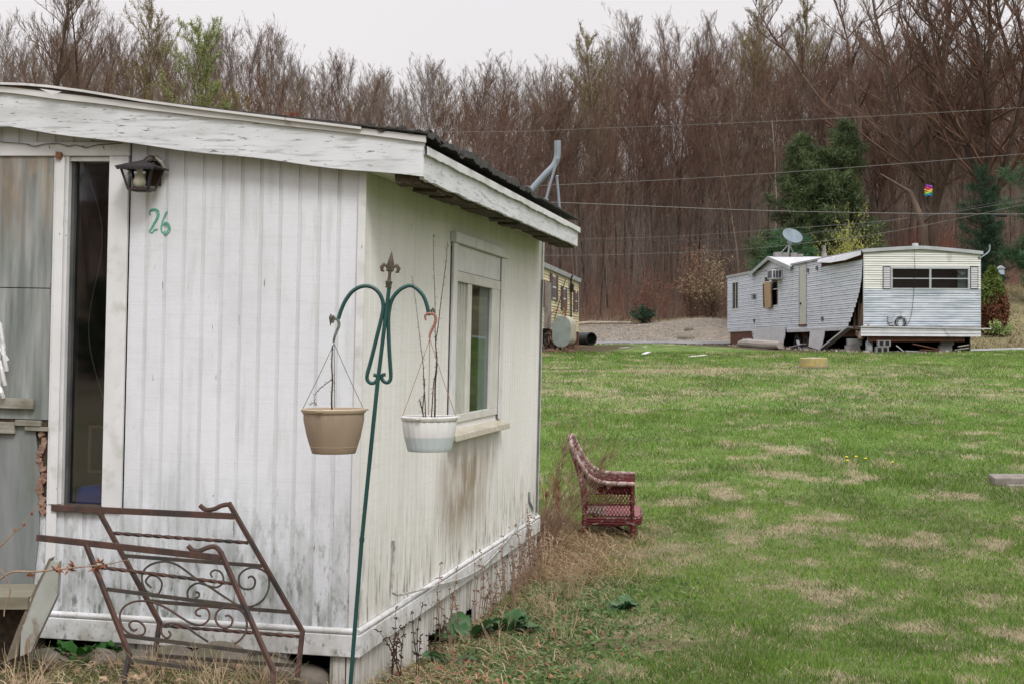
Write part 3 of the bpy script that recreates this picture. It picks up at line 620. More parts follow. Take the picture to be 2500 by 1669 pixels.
# ---- wall lantern
def zl(p): return (p[0]*.4464,180+p[1]*.4464)
LC=M1@E(*zl((822,560)),y=0)
lamp=thing('wall_lantern','black rusty porch lantern with bare bulb fixed above the number 26','wall lantern',mat=Matrix.Translation(LC)@M1.to_3x3().to_4x4())
def fr_(h,w0,yc=-.10): return [(-w0,yc-w0*.8,h),(w0,yc-w0*.8,h),(w0,yc+w0*.8,h),(-w0,yc+w0*.8,h)]
zt_,zb_=.018,-.078
mb=MB(); mb.add(fr_(.024,.105)+fr_(.030,.105)+fr_(.055,.038)+fr_(.060,.02)+[(0,-.10,.068)],
 [(3,2,1,0)]+[(4*j+i,4*j+(i+1)%4,4*j+4+(i+1)%4,4*j+4+i) for j in range(3) for i in range(4)]+[(12,13,16),(13,14,16),(14,15,16),(15,12,16)])
for i in range(9):   # scalloped edge
    x=-.088+.022*i; mb.lathe([(0,-.004),(.011,-.003),(.011,.003),(0,.004)],(x,-.10-.083,.022-.0),10,Matrix.Rotation(R(90),3,'X'))
mb.build('hood',m_lamp,lamp,smooth=False)
mb=MB(); T_=fr_(.024,.083); B_=fr_(zb_,.052)
for i in range(4): mb.beam(T_[i],B_[i],.013,.009); mb.beam(B_[i],B_[(i+1)%4],.012,.012); mb.beam(T_[i],T_[(i+1)%4],.008,.01)
mb.add(fr_(zb_-.001,.05)+fr_(zb_-.012,.035),[(0,1,2,3),(7,6,5,4)]+[(i,i+4,(i+1)%4+4,(i+1)%4) for i in range(4)])
mb.build('frame',m_lamp,lamp)
mb=MB(); mb.beam((.02,-.06,.045),(.02,.0,.045),.05,.03); mb.tube(smooth_pts([(.0,-.10,.055),(.03,-.08,.09),(.055,-.04,.075),(.06,-.01,.03)],4),.006,6); mb.box(-.02,.06,-.012,-.001,-.05,.075); mb.build('bracket',m_rust,lamp)
mb=MB(); mb.lathe([(0,.022),(.013,.02),(.014,.0),(.017,-.008),(.03,-.03),(.032,-.045),(.026,-.062),(.014,-.072),(0,-.074)],(-.012,-.10,.0),20); mb.build('bulb',pm('cream bulb',(.68,.66,.50),(.55,.54,.42),scale=(1,1,30),rough=.35),lamp,smooth=True)
mb=MB(); mb.lathe([(0,.028),(.017,.026),(.017,.008),(0,.006)],(-.012,-.10,.0),14); mb.build('lamp_socket',m_trim,lamp)
mb=MB(); mb.add([T_[0],B_[0],B_[3],T_[3]],[(0,1,2,3)]); mb.build('side_glass',glass('lamp glass',(.7,.7,.7),.3),lamp)
mb=MB(); mb.tube([(.0,-.02,.075),(.05,-.05,.088),(.085,-.06,.06),(.10,-.04,.01)],[.008,.012,.010,.003],6); mb.build('dry_nest',m_oldwood,lamp)
# ---- rusty railings lying against the end wall
def z2(p): return (p[0]*.5031,880+p[1]*.5031)
def railing(label,Yt,Yb,yt,yb,D):
    """D holds zoom-pixel geometry; depth runs from Yt at image row yt to Yb at row yb"""
    def P(p):
        px,py=z2(p); k=(py-yt)/(yb-yt); return W(px,py,Yt+(Yb-Yt)*k)
    root=thing('iron_railing',label,'railing',loc=P(D['foot']),group='rusty iron railings leaning by the end wall')
    def bld(mb,nm,m,**k):
        L0=root.location; mb.v=[(p[0]-L0.x,p[1]-L0.y,p[2]-L0.z) for p in mb.v]; return mb.build(nm,m,root,**k)
    mb=MB(); mb.beam(P(D['hand'][0]),P(D['hand'][1]),.016,.030); bld(mb,'handrail',m_rust,bevel=.002)
    for ps in D['posts']:
        mb=MB(); Q=[P(p) for p in ps]
        for a,b in zip(Q,Q[1:]):
            d=(b-a).normalized()*.005; mb.beam(a-d,b+d,.019,.019)
        bld(mb,'post',m_rust)
    mb=MB(); mb.tube([P(p) for p in smooth_pts(D['curl'],5)],.012,8,flat=.7); bld(mb,'curled_end',m_rust,smooth=True)
    for a,b,tw in D['bars']:
        mb=MB(); A,B=P(a),P(b)
        if tw: mb.tube([A.lerp(B,i/60) for i in range(61)],.0095,4,twist=.35,flat=.75); bld(mb,'twisted_bar',m_rust)
        else: mb.beam(A,B,.013,.017); bld(mb,'bar',m_rustb)
    for s in D['scroll']:
        mb=MB(); mb.tube([P(p) for p in smooth_pts(s,6)],.0052,6); bld(mb,'scroll',m_rust if D['fr'] else m_rustb,smooth=True)
railing('rear rusty iron railing nearest the wall, its handrail end touching the slit window sill',7.36,7.15,1230,1650,dict(foot=(755,1420),fr=0,
 hand=[(255,712),(1138,754)],posts=[[(484,738),(775,1268),(752,1425)],[(1112,692),(1468,1312),(1443,1530)]],curl=[(970,700),(1000,722),(1040,718),(1075,702),(1115,700),(1140,745)],
 bars=[((548,835),(1205,882),1),((605,945),(1272,995),0),((722,1165),(1402,1218),0),((780,1283),(1455,1337),1),((752,1428),(1430,1478),0)],
 scroll=[[(735,1100),(720,1088),(708,1070),(718,1050),(735,1040),(765,1048),(785,1075),(780,1110),(765,1130),(735,1128),(705,1110),(690,1070),(692,1030),(715,998),(760,978),(810,974),(860,990),(905,1020),(960,1062),(1020,1098),(1090,1145),(1160,1185),(1220,1190),(1270,1165),(1300,1115),(1306,1060),(1290,1025),(1240,1003),(1195,1010),(1165,1035),(1158,1065),(1170,1098),(1205,1108),(1232,1095),(1238,1065),(1222,1045),(1203,1052)],
         [(945,1150),(962,1145),(966,1128),(950,1120)],[(912,1148),(910,1120),(925,1095),(960,1078),(1010,1090),(1050,1098),(1078,1080),(1084,1050),(1068,1022),(1040,1015),(1022,1030),(1030,1050)]]))
railing('front rusty iron railing nearest the camera, standing in the dry straw',7.1,6.86,1310,1660,dict(foot=(600,1555),fr=1,
 hand=[(178,857),(1072,956)],posts=[[(418,892),(628,1425),(598,1558)],[(1072,930),(1330,1512),(1322,1600)]],curl=[(913,897),(935,918),(965,922),(1000,908),(1035,900),(1062,915),(1078,950)],
 bars=[((478,1000),(1125,1080),1),((518,1107),(1165,1190),0),((600,1332),(1262,1417),0),((628,1450),(985,1495),0)],
 scroll=[[(665,1300),(650,1308),(632,1295),(628,1275),(645,1262),(675,1265),(700,1288),(703,1315),(685,1330),(640,1328),(605,1305),(585,1265),(583,1225),(605,1190),(650,1168),(710,1165),(770,1180),(830,1212),(885,1248),(935,1275),(980,1280),(1012,1255),(1015,1220),(998,1200),(970,1200),(950,1215),(955,1232),(975,1238)],
         [(818,1310),(828,1325),(818,1342),(800,1340),(783,1318),(786,1290),(812,1275),(860,1275),(910,1295),(960,1330),(1010,1362)],
         [(1092,1238),(1110,1235),(1128,1255),(1118,1285),(1085,1295),(1055,1275),(1045,1240),(1062,1208),(1100,1195),(1150,1200),(1185,1230),(1198,1275),(1190,1320),(1160,1358),(1135,1372)]]))
# ---- steps with peeling white stringer
def on(Y,*p): return [W(px,py,Y) for px,py in p]
def z5_(p): return (p[0]*.2129,1350+p[1]*.2129)
st=thing('wooden_steps','old wooden steps with a peeling white stringer under the boarded doorway','steps',loc=W(60,1640,6.95))
def loc_build(mb,root,nm,m,**k):
    L0=root.location; mb.v=[(p[0]-L0.x,p[1]-L0.y,p[2]-L0.z) for p in mb.v]; return mb.build(nm,m,root,**k)
P=on(6.98,*[z5_(p) for p in((565,85),(675,95),(655,480),(350,1130),(230,1180),(240,900),(420,420))])
m_str=pm('peeling grey white stringer',(.36,.37,.34),(.27,.28,.25),scale=(6,6,6),rough=.8,layers=[lay((.16,.10,.06),(12,12,5),.58,.68,.8)])
mb=MB(); mb.prism(P,(0,.045,0)); loc_build(mb,st,'stringer',m_str)
P=on(6.978,*[z5_(p) for p in((560,60),(600,45),(420,420),(240,900),(200,1180),(60,1240),(190,880),(380,440))])
mb=MB(); mb.prism(P,(0,.05,0)); loc_build(mb,st,'stringer_edge',pm('flaking edge',(.13,.11,.08),(.18,.15,.11),scale=(12,12,12),rough=.9,layers=[lay((.72,.72,.70),(9,9,5),.50,.53,1,mask=[('z',.10,.3)])]))
mb=MB(); a=W(-120,1442,6.99); b=W(80,1466,6.99); mb.box(a.x,b.x,7.0,7.36,b.z-.02,b.z+.02); loc_build(mb,st,'tread',pm('mossy tread',(.15,.14,.10),(.22,.20,.15),scale=(3,20,20),rough=.9,bump=.003))
mb=MB(); a=W(-120,1466,6.96); b=W(66,1482,6.96); mb.box(a.x,b.x,6.97,7.36,b.z-.01,b.z+.045); loc_build(mb,st,'tread',pm('mossy tread edge',(.13,.12,.08),(.20,.18,.13),scale=(3,20,20),rough=.9,bump=.003))
mb=MB(); b=W(62,1530,7.3); mb.box(b.x-.6,b.x,7.30,7.33,b.z-.25,b.z+.1); loc_build(mb,st,'riser',m_rot)
# ---- arching dead vine with seed husks
m_stem=pm('dead stem',(.20,.135,.09),(.30,.22,.155),scale=(20,20,20),rough=.9); m_husk=pm('rusty husk',(.16,.055,.025),(.24,.10,.05),scale=(50,50,50),rough=.9)
m_dk=pm('dark dead stalk',(.035,.022,.016),(.07,.035,.025),scale=(30,30,30),rough=.95)
v=thing('dead_vine','arching dead stem with rusty seed husks in front of the white stringer','dead plant',loc=W(-30,1500,6.7))
mb=MB(); P=[W(*z5_(p),6.72) for p in smooth_pts([(-140,380),(0,290),(150,210),(380,210),(640,185),(880,160),(1120,135),(1300,110),(1420,80),(1500,70)],4)]; mb.tube(P,list(np.linspace(.0065,.0015,len(P))),6)
P=[W(*z5_(p),6.7) for p in smooth_pts([(-30,1650),(-60,900),(-140,380)],5)]; mb.tube(P,.006,5)
P=[W(*z5_(p),6.71) for p in smooth_pts([(0,180),(70,270),(120,430),(60,600),(45,720)],4)]; mb.tube(P,.003,5)
P=[W(*z2(p),6.75) for p in smooth_pts([(-60,940),(0,900),(60,840),(110,800),(150,740),(195,695)],4)]; mb.tube(P,list(np.linspace(.004,.0015,len(P))),5)
loc_build(mb,v,'stem',m_stem)
mb=MB(); rr=random.Random(5)
def husk(c,s,n=5):
    mb=MB()
    for i in range(n):
        d=Vector((rr.uniform(-1,1),rr.uniform(-1,1),rr.uniform(-.8,1))).normalized(); mb.tube([c,c+d*s*.5,c+d*s],[.002,s*.16,.001],5,flat=.4)
    loc_build(mb,v,'seed_husk',m_husk)
for p,s in(((640,190),.03),((680,175),.035),((790,185),.035),((850,135),.03),((1090,170),.035),((1150,110),.028),((1200,125),.03),((330,235),.025),((350,250),.02)): husk(W(*z5_(p),6.72),s)
for p in((0,895),(40,860),(75,825),(110,800),(150,745),(195,695)): husk(W(*z2(p),6.75),.018,4)
# ---- shepherd hook
m_green=pm('dark green enamel',(.010,.050,.047),(.014,.065,.060),scale=(6,6,6),rough=.38,spec=.5,layers=[lay((.10,.12,.11),(60,60,60),.68,.72,.8)])
m_iron=pm('worn bronze iron',(.05,.055,.045),(.12,.085,.06),scale=(40,40,40),rough=.55,metal=.3)
def zh(p): return (700+p[0]*.3381,600+p[1]*.3380)
YH=6.6
foot=W(846,1690,YH); foot.z=g(foot.x,foot.y)-.05
hk=thing('shepherd_hook','tall double shepherd hook in dark green metal with a pointed finial','plant hook',loc=foot)
def H(p,dy=0): return W(*zh(p),YH+dy)
mb=MB(); mb.tube([foot,W(883,1320,YH),W(909,1060,YH),H((655,1000))],.0092,12); mb.tube([H((655,1000)),H((740,300))],.0088,12); mb.tube([W(883,1322,YH),W(884,1311,YH)],.0112,12); loc_build(mb,hk,'pole',m_green,smooth=True)
P=[(372,530),(395,460),(425,395),(470,335),(520,302),(575,291),(625,305),(665,340),(690,390),(697,450),(680,540),(650,660),(610,820),(580,930),(582,965),(605,988),(635,985),(655,960),(650,935),(625,930)]
mb=MB(); mb.tube([H(p,.0) for p in smooth_pts(P[:14],6)],.0088,12); mb.tube([H(p) for p in smooth_pts(P[13:],5)],.0085,10,flat=.45); loc_build(mb,hk,'left_arm',m_green,smooth=True)
P=[(1025,500),(1015,440),(990,370),(950,320),(905,290),(860,295),(810,325),(765,380),(745,440),(735,520),(736,640),(742,780),(752,930),(748,965),(728,985),(700,975),(685,950),(695,930),(715,928)]
mb=MB(); mb.tube([H(p,.01) for p in smooth_pts(P[:13],6)],.0088,12); mb.tube([H(p,.01) for p in smooth_pts(P[12:],5)],.0085,10,flat=.45); loc_build(mb,hk,'right_arm',m_green,smooth=True)
mb=MB(); c=H((736,285)); ax=(H((757,75))-H((736,300))).normalized()
q=Vector((0,0,1)).rotation_difference(ax).to_matrix()
mb.lathe([(.0,-.012),(.014,-.012),(.014,-.006),(.011,-.004),(.0135,.0),(.0135,.008),(.016,.010),(.016,.016),(.009,.02),(.006,.045),(.008,.05),(.006,.06)],c,16,q)
# pointed central leaf, side leaves and band
L_=[(0,.055),(.011,.075),(.016,.092),(.011,.112),(.004,.135),(.0,.15)]
mb.lathe([(.004,.055),(.011,.075),(.0155,.09),(.011,.112),(.004,.135),(.0,.152)],c,8,q@Matrix.Diagonal((1,.55,1)))
for s in(-1,1):
    pts=[c+q@Vector(p) for p in((s*.004,0,.058),(s*.014,0,.082),(s*.028,0,.088),(s*.037,0,.075),(s*.034,0,.060),(s*.024,0,.058))]
    mb.tube(pts,[.005,.008,.010,.0095,.007,.003],8,flat=.6)
mb.box(c.x-.0,c.x+.0001,c.y,c.y+.0001,c.z,c.z+.0001)
mb.tube([c+q@Vector((-.016,0,.066)),c+q@Vector((.016,0,.066))],.006,8)
loc_build(mb,hk,'finial',m_iron,smooth=True)
def hanger(root,M,pts,leafpt,nm='hook_end'):
    mb=MB(); mb.tube([H(p) for p in smooth_pts(pts,4)],[.0065]*((len(pts)-1)*4)+[.0045],8,flat=.7)
    for lp in leafpt: mb.tube([H(p,-.004) for p in lp],[.002,.009,.0015],4,flat=.5)
    loc_build(mb,root,nm,M)
mb=MB()
for lp in([(318,490),(322,520),(316,578)],[(312,520),(335,515),(355,520)]): mb.tube([H(p,-.002) for p in lp],[.001,.0105,.001],5,flat=.6)
for lp in([(1040,478),(1055,455),(1070,478)],[(1020,498),(1050,485),(1075,492)]): mb.tube([H(p,-.002) for p in lp],[.006,.008,.006],5,flat=.7)
loc_build(mb,hk,'leaf_tips',m_iron)
def pot(label,cx,rimy,W_,Hh,botw,m,m2,cat_lbl,ribs,hookpts,hm,wires,apex,wire_m,fl=0,white=False):
    c=H((cx,rimy)); k=YH/FPX*.3381; R0=W_/2*k; R1=botw/2*k; hh=Hh*k
    root=thing('hanging_pot',label,'hanging planter',loc=c,group='planters hanging from the shepherd hook')
    n=96; mb=MB(); prof=[(0,-hh+.004),(R1*.97,-hh),(R1,-hh+.004),(R1+(R0-R1)*.1,-hh+.02),(R1+(R0-R1)*.5,-hh*.6),(R1+(R0-R1)*.85,-hh*.22),(R0*.955,-.012),(R0*.95,-.004),(R0*.93,-.012),(R1*.93,-hh+.012),(0,-hh+.012)]
    vs=[];fs=[]
    for j,(r_,z) in enumerate(prof):
        for i in range(n):
            t=2*PI*i/n; rb=1+(.011*math.cos(t*ribs) if 3<=j<=6 else 0); vs.append((r_*rb*math.cos(t),r_*rb*math.sin(t),z))
    for j in range(len(prof)-1):
        for i in range(n): fs.append((j*n+i,j*n+(i+1)%n,(j+1)*n+(i+1)%n,(j+1)*n+i))
    mb.add(vs,fs).build('bowl',m,root,smooth=True)
    mb=MB(); mb.lathe([(R0*.95,-.010),(R0*.985,-.012),(R0*1.03,-.004),(R0*1.035,.004),(R0*1.0,.008),(R0*.93,.006),(R0*.92,-.004),(R0*.95,-.010)],(0,0,0),64)
    for a in(0,120,240): t=R(a+12); mb.obox((R0*1.04*math.cos(t),R0*1.04*math.sin(t),.002),(.016,.022,.009),(0,0,t))
    mb.build('rim',m2,root,smooth=True,bevel=0)
    mb=MB(); mb.lathe([(0,-.045),(R0*.88,-.045)],(0,0,0),32); mb.build('potting_soil',pm('dry potting soil',(.10,.07,.05),(.05,.035,.025),scale=(60,60,60),rough=.95),root)
    if ribs<60 and not white:
        mb=MB()
        for i in range(64):
            t=2*PI*i/64; r_=R1+(R0-R1)*.16; mb.obox((r_*math.cos(t),r_*math.sin(t),-hh+.030),(.003,.007,.003),(0,0,t))
        mb.build('dotted_band',m2,root)
    ap=H(apex)
    mb=MB()
    for a in (190,-10,95):
        t=R(a); e_=c+Vector((R0*.98*math.cos(t),R0*.98*math.sin(t),.006)); mid=(ap+e_)/2+Vector((0,0,-.004)); mb.tube([ap,mid,e_,e_+Vector((0,0,-.02))],.0016,5)
    loc_build(mb,root,'hanger_wire',wire_m)
    mb=MB(); P=smooth_pts(hookpts,5); rad=[.0045+.0025*math.sin(PI*i/(len(P)-1)) for i in range(len(P))]; mb.tube([H(p,-.004) for p in P],rad,8); loc_build(mb,root,'hanger_hook',hm,smooth=True)
    return root,c
m_tan=pm('tan plastic pot',(.33,.25,.18),(.27,.205,.15),scale=(6,6,2),rough=.6,bump=.0006,bscale=(60,60,20),layers=[lay((.20,.15,.11),(8,8,2),.5,.75,.5)])
m_tanr=pm('tan plastic rim',(.43,.34,.25),(.36,.28,.20),scale=(9,9,9),rough=.6)
m_wp=pm('white plastic pot with grey silt mark',(.72,.70,.69),(.62,.62,.62),scale=(5,5,5),rough=.45,layers=[lay((.40,.47,.49),(6,6,.01),.0,.02,.8,mask=[('z',-.078,-.086)]),lay((.36,.40,.38),(14,14,3),.5,.7,.5)])
m_wr=pm('white plastic rim',(.66,.655,.64),(.5,.5,.48),scale=(10,10,10),rough=.45,layers=[lay((.3,.3,.27),(20,20,20),.56,.7,.6)])
m_wireg=pm('green wire',(.10,.15,.13)); m_wirep=pm('pinkish wire',(.36,.20,.15),(.25,.16,.12),scale=(9,9,9)); m_hookg=pm('worn grey green hook',(.16,.19,.165),(.07,.08,.07),scale=(40,40,40),rough=.5); m_hookp=pm('faded salmon hook',(.36,.17,.12),(.22,.10,.08),scale=(40,40,40),rough=.5)
pot('tan ribbed hanging planter on the left arm of the hook',340,1185,455,310,318,m_tan,m_tanr,'',40,[(330,560),(345,528),(368,535),(378,570),(362,615),(346,655),(338,700)],m_hookg,0,(342,705),m_wireg)
pot('white translucent hanging planter with a grey silt line on the right arm of the hook',1030,1240,400,240,318,m_wp,m_wr,'',72,[(1005,540),(1000,505),(1030,490),(1068,500),(1075,545),(1052,600),(1035,640),(1032,670)],m_hookp,0,(1033,672),m_wirep,white=True)
# dead plants standing in the pots
def stalks(name,label,pols,m,base,hair=0,seed=1,group=None,cat='dead plant'):
    rr=random.Random(seed); root=thing(name,label,cat,loc=base,group=group); mb=MB()
    for P,r0,r1 in pols:
        n=len(P); mb.tube(P,list(np.linspace(r0,r1,n)),5)
        if hair:
            for i in range(n):
                for _ in range(hair):
                    d=Vector((rr.uniform(-1,1),rr.uniform(-1,1),rr.uniform(-.6,.9))).normalized(); c=P[i].lerp(P[min(i+1,n-1)],rr.random()); mb.tube([c,c+d*rr.uniform(.006,.02)],[.0012,.0006],3)
    loc_build(mb,root,'stems',m); return root
S_=lambda pts,n=6:[H(p) for p in smooth_pts(pts,n)]
stalks('dead_plant','single withered dark stalk standing in the tan planter',[(S_([(328,1250),(324,1100),(330,980),(325,860),(330,720)]),.004,.003),(S_([(325,965),(290,990),(240,1030),(205,1075),(205,1150)],5),.002,.001),(S_([(165,1150),(200,1130),(215,1150)],4),.0015,.001)],m_dk,H((328,1220)),hair=1,seed=2)
stalks('dead_plant','tall bare dead stems rising from the white planter',[(S_([(1062,1320),(1070,1180),(1072,1000),(1085,840),(1075,700),(1090,600),(1120,350),(1150,120),(1160,-20)]),.0045,.001),
  (S_([(1040,1320),(1050,1150),(1060,1000),(1080,860),(1072,640),(1070,380),(1060,100),(1058,-80)]),.003,.001),
  (S_([(1000,1320),(1000,1160),(990,1000),(985,860),(965,700),(940,480),(905,220)]),.003,.0008),
  (S_([(985,1320),(985,1220),(970,1150),(958,1105)]),.004,.002),(S_([(978,1200),(990,1080),(998,960)]),.003,.0015)],m_dk,H((1030,1300)),hair=1,seed=3)
# ---- tv mast on the near roof
ms=thing('bent_mast','bent grey metal mast with two struts on the near roof','mast',loc=W(1300,480,11.9))
m_galv=pm('dull galvanised pipe',(.27,.30,.33),(.21,.24,.27),scale=(5,5,5),rough=.5,metal=.3)
mb=MB(); mb.tube([W(*p,12.0) for p in smooth_pts([(1270,500),(1300,462),(1330,428),(1352,405),(1360,385),(1361,365),(1361,344)],3)],.0265,16); loc_build(mb,ms,'pipe',m_galv,smooth=True)
def z3(p): return (650+p[0]*.3955,280+p[1]*.3955)
for P in([(1797,272),(1782,330),(1750,440),(1712,585)],[(1793,380),(1800,450),(1815,640)]):
    mb=MB(); mb.tube([W(*z3(p),11.9) for p in P],.011,8); mb.tube([W(*z3((P[0][0]-4,P[0][1])),11.87),W(*z3((P[0][0]+12,P[0][1])),11.87)],.006,6)
    if len(P)==4: mb.obox(W(*z3((1726,530)),11.88),(.04,.03,.03),(0,.3,0))
    else: mb.obox(W(*z3((1812,583)),11.88),(.03,.03,.02),(0,.1,0))
    loc_build(mb,ms,'strut',m_galv,smooth=True)
# ---- wicker chair
m_wick=pm('red wicker paint worn to grey',(.115,.013,.013),(.06,.009,.009),scale=(12,12,12),rough=.6,bump=.004,bscale=(14,14,130),layers=[lay((.34,.28,.26),(22,22,50),.57,.66,.85),lay((.40,.35,.33),(14,14,40),.52,.60,.8,mask=[('z',.48,.56)])])
m_wickrim=pm('worn wicker rim',(.42,.37,.34),(.25,.13,.12),scale=(24,24,24),rough=.7,bump=.004,bscale=(90,90,90),layers=[lay((.14,.012,.018),(9,9,9),.50,.60,.9,mask=[('z',.60,.50)]),lay((.05,.02,.02),(50,50,14),.58,.66,.8)])
m_seat=pm('faded pink seat board',(.24,.10,.095),(.17,.065,.065),scale=(12,12,12),rough=.7)
YC=13.0
while W(1484,1307,YC).z>g(W(1484,1307,YC).x,YC)+.03 and YC<16: YC+=.02
k=YC/FPX*.2168
fc=W(1300+850*.2168,1020+1325*.2168,YC)
fc.z=g(fc.x,fc.y)-.01
print('chair base',fc,'img z',W(1300+850*.2168,1020+1325*.2168,YC).z)
ch=thing('wicker_chair','worn red wicker armchair with flaking paint on the lawn beside the dead weeds','armchair',mat=Matrix.Translation(fc)@Matrix.Rotation(R(-5),4,'Z')@Matrix.Rotation(R(5),4,'X'))
def C(X,Y,wd): return Vector(((X-850)*k,wd,(1325-Y)*k))   # wd: width coordinate, 0 = near side
WD=.56
rim2=[(1150,690),(1080,688),(1000,685),(920,685),(850,680),(780,670),(720,650),(665,620),(620,580),(580,525),(540,460),(505,395),(470,330),(445,270)]
near=[C(x,y,0) for x,y in smooth_pts(rim2,2)]
top=[C(432,236,.03),C(420,218,.09),C(412,208,.18),C(410,202,WD/2),C(412,208,WD-.18),C(420,218,WD-.09),C(432,236,WD-.03)]
# the back narrows a little towards its top
def nar(p):
    z=p.z; s=1-.10*max(0,(z-.55)/.3); p=p.copy(); p.y=WD/2+(p.y-WD/2)*s; return p
far=[Vector((p.x,WD,p.z)) for p in reversed(near)]
rimP=[nar(p) for p in near+top+far]
mb=MB(); mb.tube(rimP,[.021+.0025*math.sin(i*2.3) for i in range(len(rimP))],10); mb.build('rolled_rim',m_wickrim,ch,smooth=True)
# woven apron below the rim (arms), flaring inward
nA=len(near)
mb=MB(); vs=[];fs=[]; cols=5
for i,p in enumerate(rimP):
    ins=WD/2-p.y; inn=.06*(1 if ins>0 else -1)*min(1,abs(ins)*6)
    for j in range(cols):
        f=j/(cols-1)
        dep=.10
        vs.append((p.x+(.02*f if abs(ins)<.2 and p.z>.7 else 0),p.y+inn*f*.5,p.z-dep*f))
for i in range(len(rimP)-1):
    for j in range(cols-1): a=i*cols+j; fs.append((a,a+cols,a+cols+1,a+1))
o=mb.add(vs,fs).build('woven_band',m_wick,ch,smooth=True); s_=o.modifiers.new('s','SOLIDIFY'); s_.thickness=.012
# woven back
mb=MB(); vs=[];fs=[]; nu,nv=12,12
for j in range(nv+1):
    f=j/nv; z=.22+(.835-.22)*f; xb=np.interp(z,[.2,.35,.5,.62,.75,.84],[C(575,0,0).x,C(565,0,0).x,C(545,0,0).x,C(510,0,0).x,C(450,0,0).x,C(418,0,0).x])
    for i in range(nu+1):
        u=i/nu; s=1-.10*max(0,(z-.55)/.3); y=WD/2+(u-.5)*WD*s*.96; vs.append((xb-.03*(1-(2*u-1)**2)+.02,y,z))
for j in range(nv):
    for i in range(nu): a=j*(nu+1)+i; fs.append((a,a+1,a+nu+2,a+nu+1))
o=mb.add(vs,fs).build('woven_back',m_wick,ch,smooth=True); s_=o.modifiers.new('s','SOLIDIFY'); s_.thickness=.014
# posts and legs
for wd in(0,WD):
    mb=MB(); mb.tube([C(580,1330,wd),C(583,1080,wd),C(575,870,wd),C(548,690,wd),C(520,560,wd),C(470,380,wd)],.017,10); mb.build('rear_leg',m_wick,ch,smooth=True)
    mb=MB(); mb.tube([C(1130,1352,wd),C(1128,1150,wd),C(1120,900,wd),C(1120,700,wd)],[.026,.024,.018,.017],10); mb.build('front_leg',m_wick,ch,smooth=True)
for wd in(0,WD):   # lattice side panels
    mb=MB(); x0,x1=C(600,0,0).x,C(1110,0,0).x; zl_,zh_=C(0,1080,0).z,C(0,745,0).z; H_=zh_-zl_; n=13
    for s in(-1,1):
        for i in range(-6,n+1):
            xa=x0+(x1-x0)*i/n; dx=s*H_*.62
            pts=[]
            for t in np.linspace(0,1,9):
                x=(xa if s>0 else xa+H_*.62)+dx*t; z=zl_+H_*t
                if x0-.002<=x<=x1+.002: pts.append((x,wd+.004*s,z))
            if len(pts)>1: mb.tube(pts,.0036,4)
    for z in(zl_+H_*.45,): mb.tube([(x0,wd,z),(x1,wd,z)],.006,5); mb.tube([(x0,wd,z+.012),(x1,wd,z+.012)],.005,5)
    mb.build('lattice_side',m_wick,ch)
# seat, seat frame
fx0,fx1=C(570,0,0).x,C(1150,0,0).x; zs_=C(0,1085,0).z
mb=MB()
ring=[Vector((fx0,0,zs_)),Vector((fx1,-.005,zs_)),Vector((fx1+.05,.05,zs_)),Vector((fx1+.06,WD/2,zs_)),Vector((fx1+.05,WD-.05,zs_)),Vector((fx1,WD,zs_)),Vector((fx0,WD,zs_))]
for dz,r_ in((0,.015),(-.022,.016),(-.045,.015)): mb.tube([p+Vector((0,0,dz)) for p in ring]+[ring[0]+Vector((0,0,dz))],r_,8)
mb.build('seat_frame',m_wick,ch,smooth=True)
mb=MB(); zz=zs_+.012; mb.prism([Vector((x,y,zz)) for x,y in((fx0+.19,.03),(fx1+.02,.02),(fx1+.05,.08),(fx1+.05,WD-.08),(fx1+.02,WD-.02),(fx0+.19,WD-.03))],(0,0,.014)); mb.build('seat_board',m_seat,ch,bevel=.004)
mb=MB()
for i in range(5): mb.tube([(fx0+.03+.035*i,.05,zz+.01+.01*math.sin(i)),(fx0+.05+.035*i,WD*.5,zz+.03),(fx0+.03+.035*i,WD-.05,zz+.01)],.016,7)
mb.build('unravelled_weave',pm('bare grey cane',(.16,.12,.10),(.25,.2,.17),scale=(30,30,30),rough=.9),ch)
mb=MB()
for wd in(0,WD): mb.tube([tuple(C(x,y,wd)) for x,y in smooth_pts([(600,1125),(700,1155),(850,1172),(1000,1155),(1100,1135)],3)],.009,6)
mb.tube([C(590,1150,0),C(1120,1260,WD)],.010,6); mb.tube([C(590,1150,WD),C(1120,1260,0)],.010,6)
mb.build('stretcher',pm('dark cane',(.03,.02,.02),(.08,.02,.02),scale=(20,20,20)),ch)
# ---- slab, yellow riser, stones
m_conc=pm('old concrete',(.22,.21,.195),(.30,.285,.26),scale=(8,8,8),rough=.9,bump=.003,bscale=(40,40,40))
def onground(px,py):  # march the pixel ray to the terrain
    Y=4.
    while Y<170:
        p=W(px,py,Y)
        if p.z<=g(p.x,p.y): return p
        Y+=.05
    return W(px,py,60)
m_slab=pm('brown grey concrete',(.15,.13,.11),(.22,.195,.17),scale=(8,8,8),rough=.9,bump=.003,bscale=(40,40,40)); p=onground(2428,1186); s=thing('concrete_slab','thick grey concrete slab lying on the lawn at the right edge','concrete slab',loc=(p.x,p.y,g(p.x,p.y)))
mb=MB(); q_=p.y/FPX; mb.add([(0,0,0),(1.0,.05,.0),(1.02,.62,.02),(.12,.6,.0),(0,0,20*q_),(1.0,.05,20*q_),(1.02,.62,20*q_+.0),(.12,.6,20*q_)],[(0,3,2,1),(4,5,6,7),(0,1,5,4),(1,2,6,5),(2,3,7,6),(3,0,4,7)]); mb.build('slab',m_slab,s,bevel=.012)
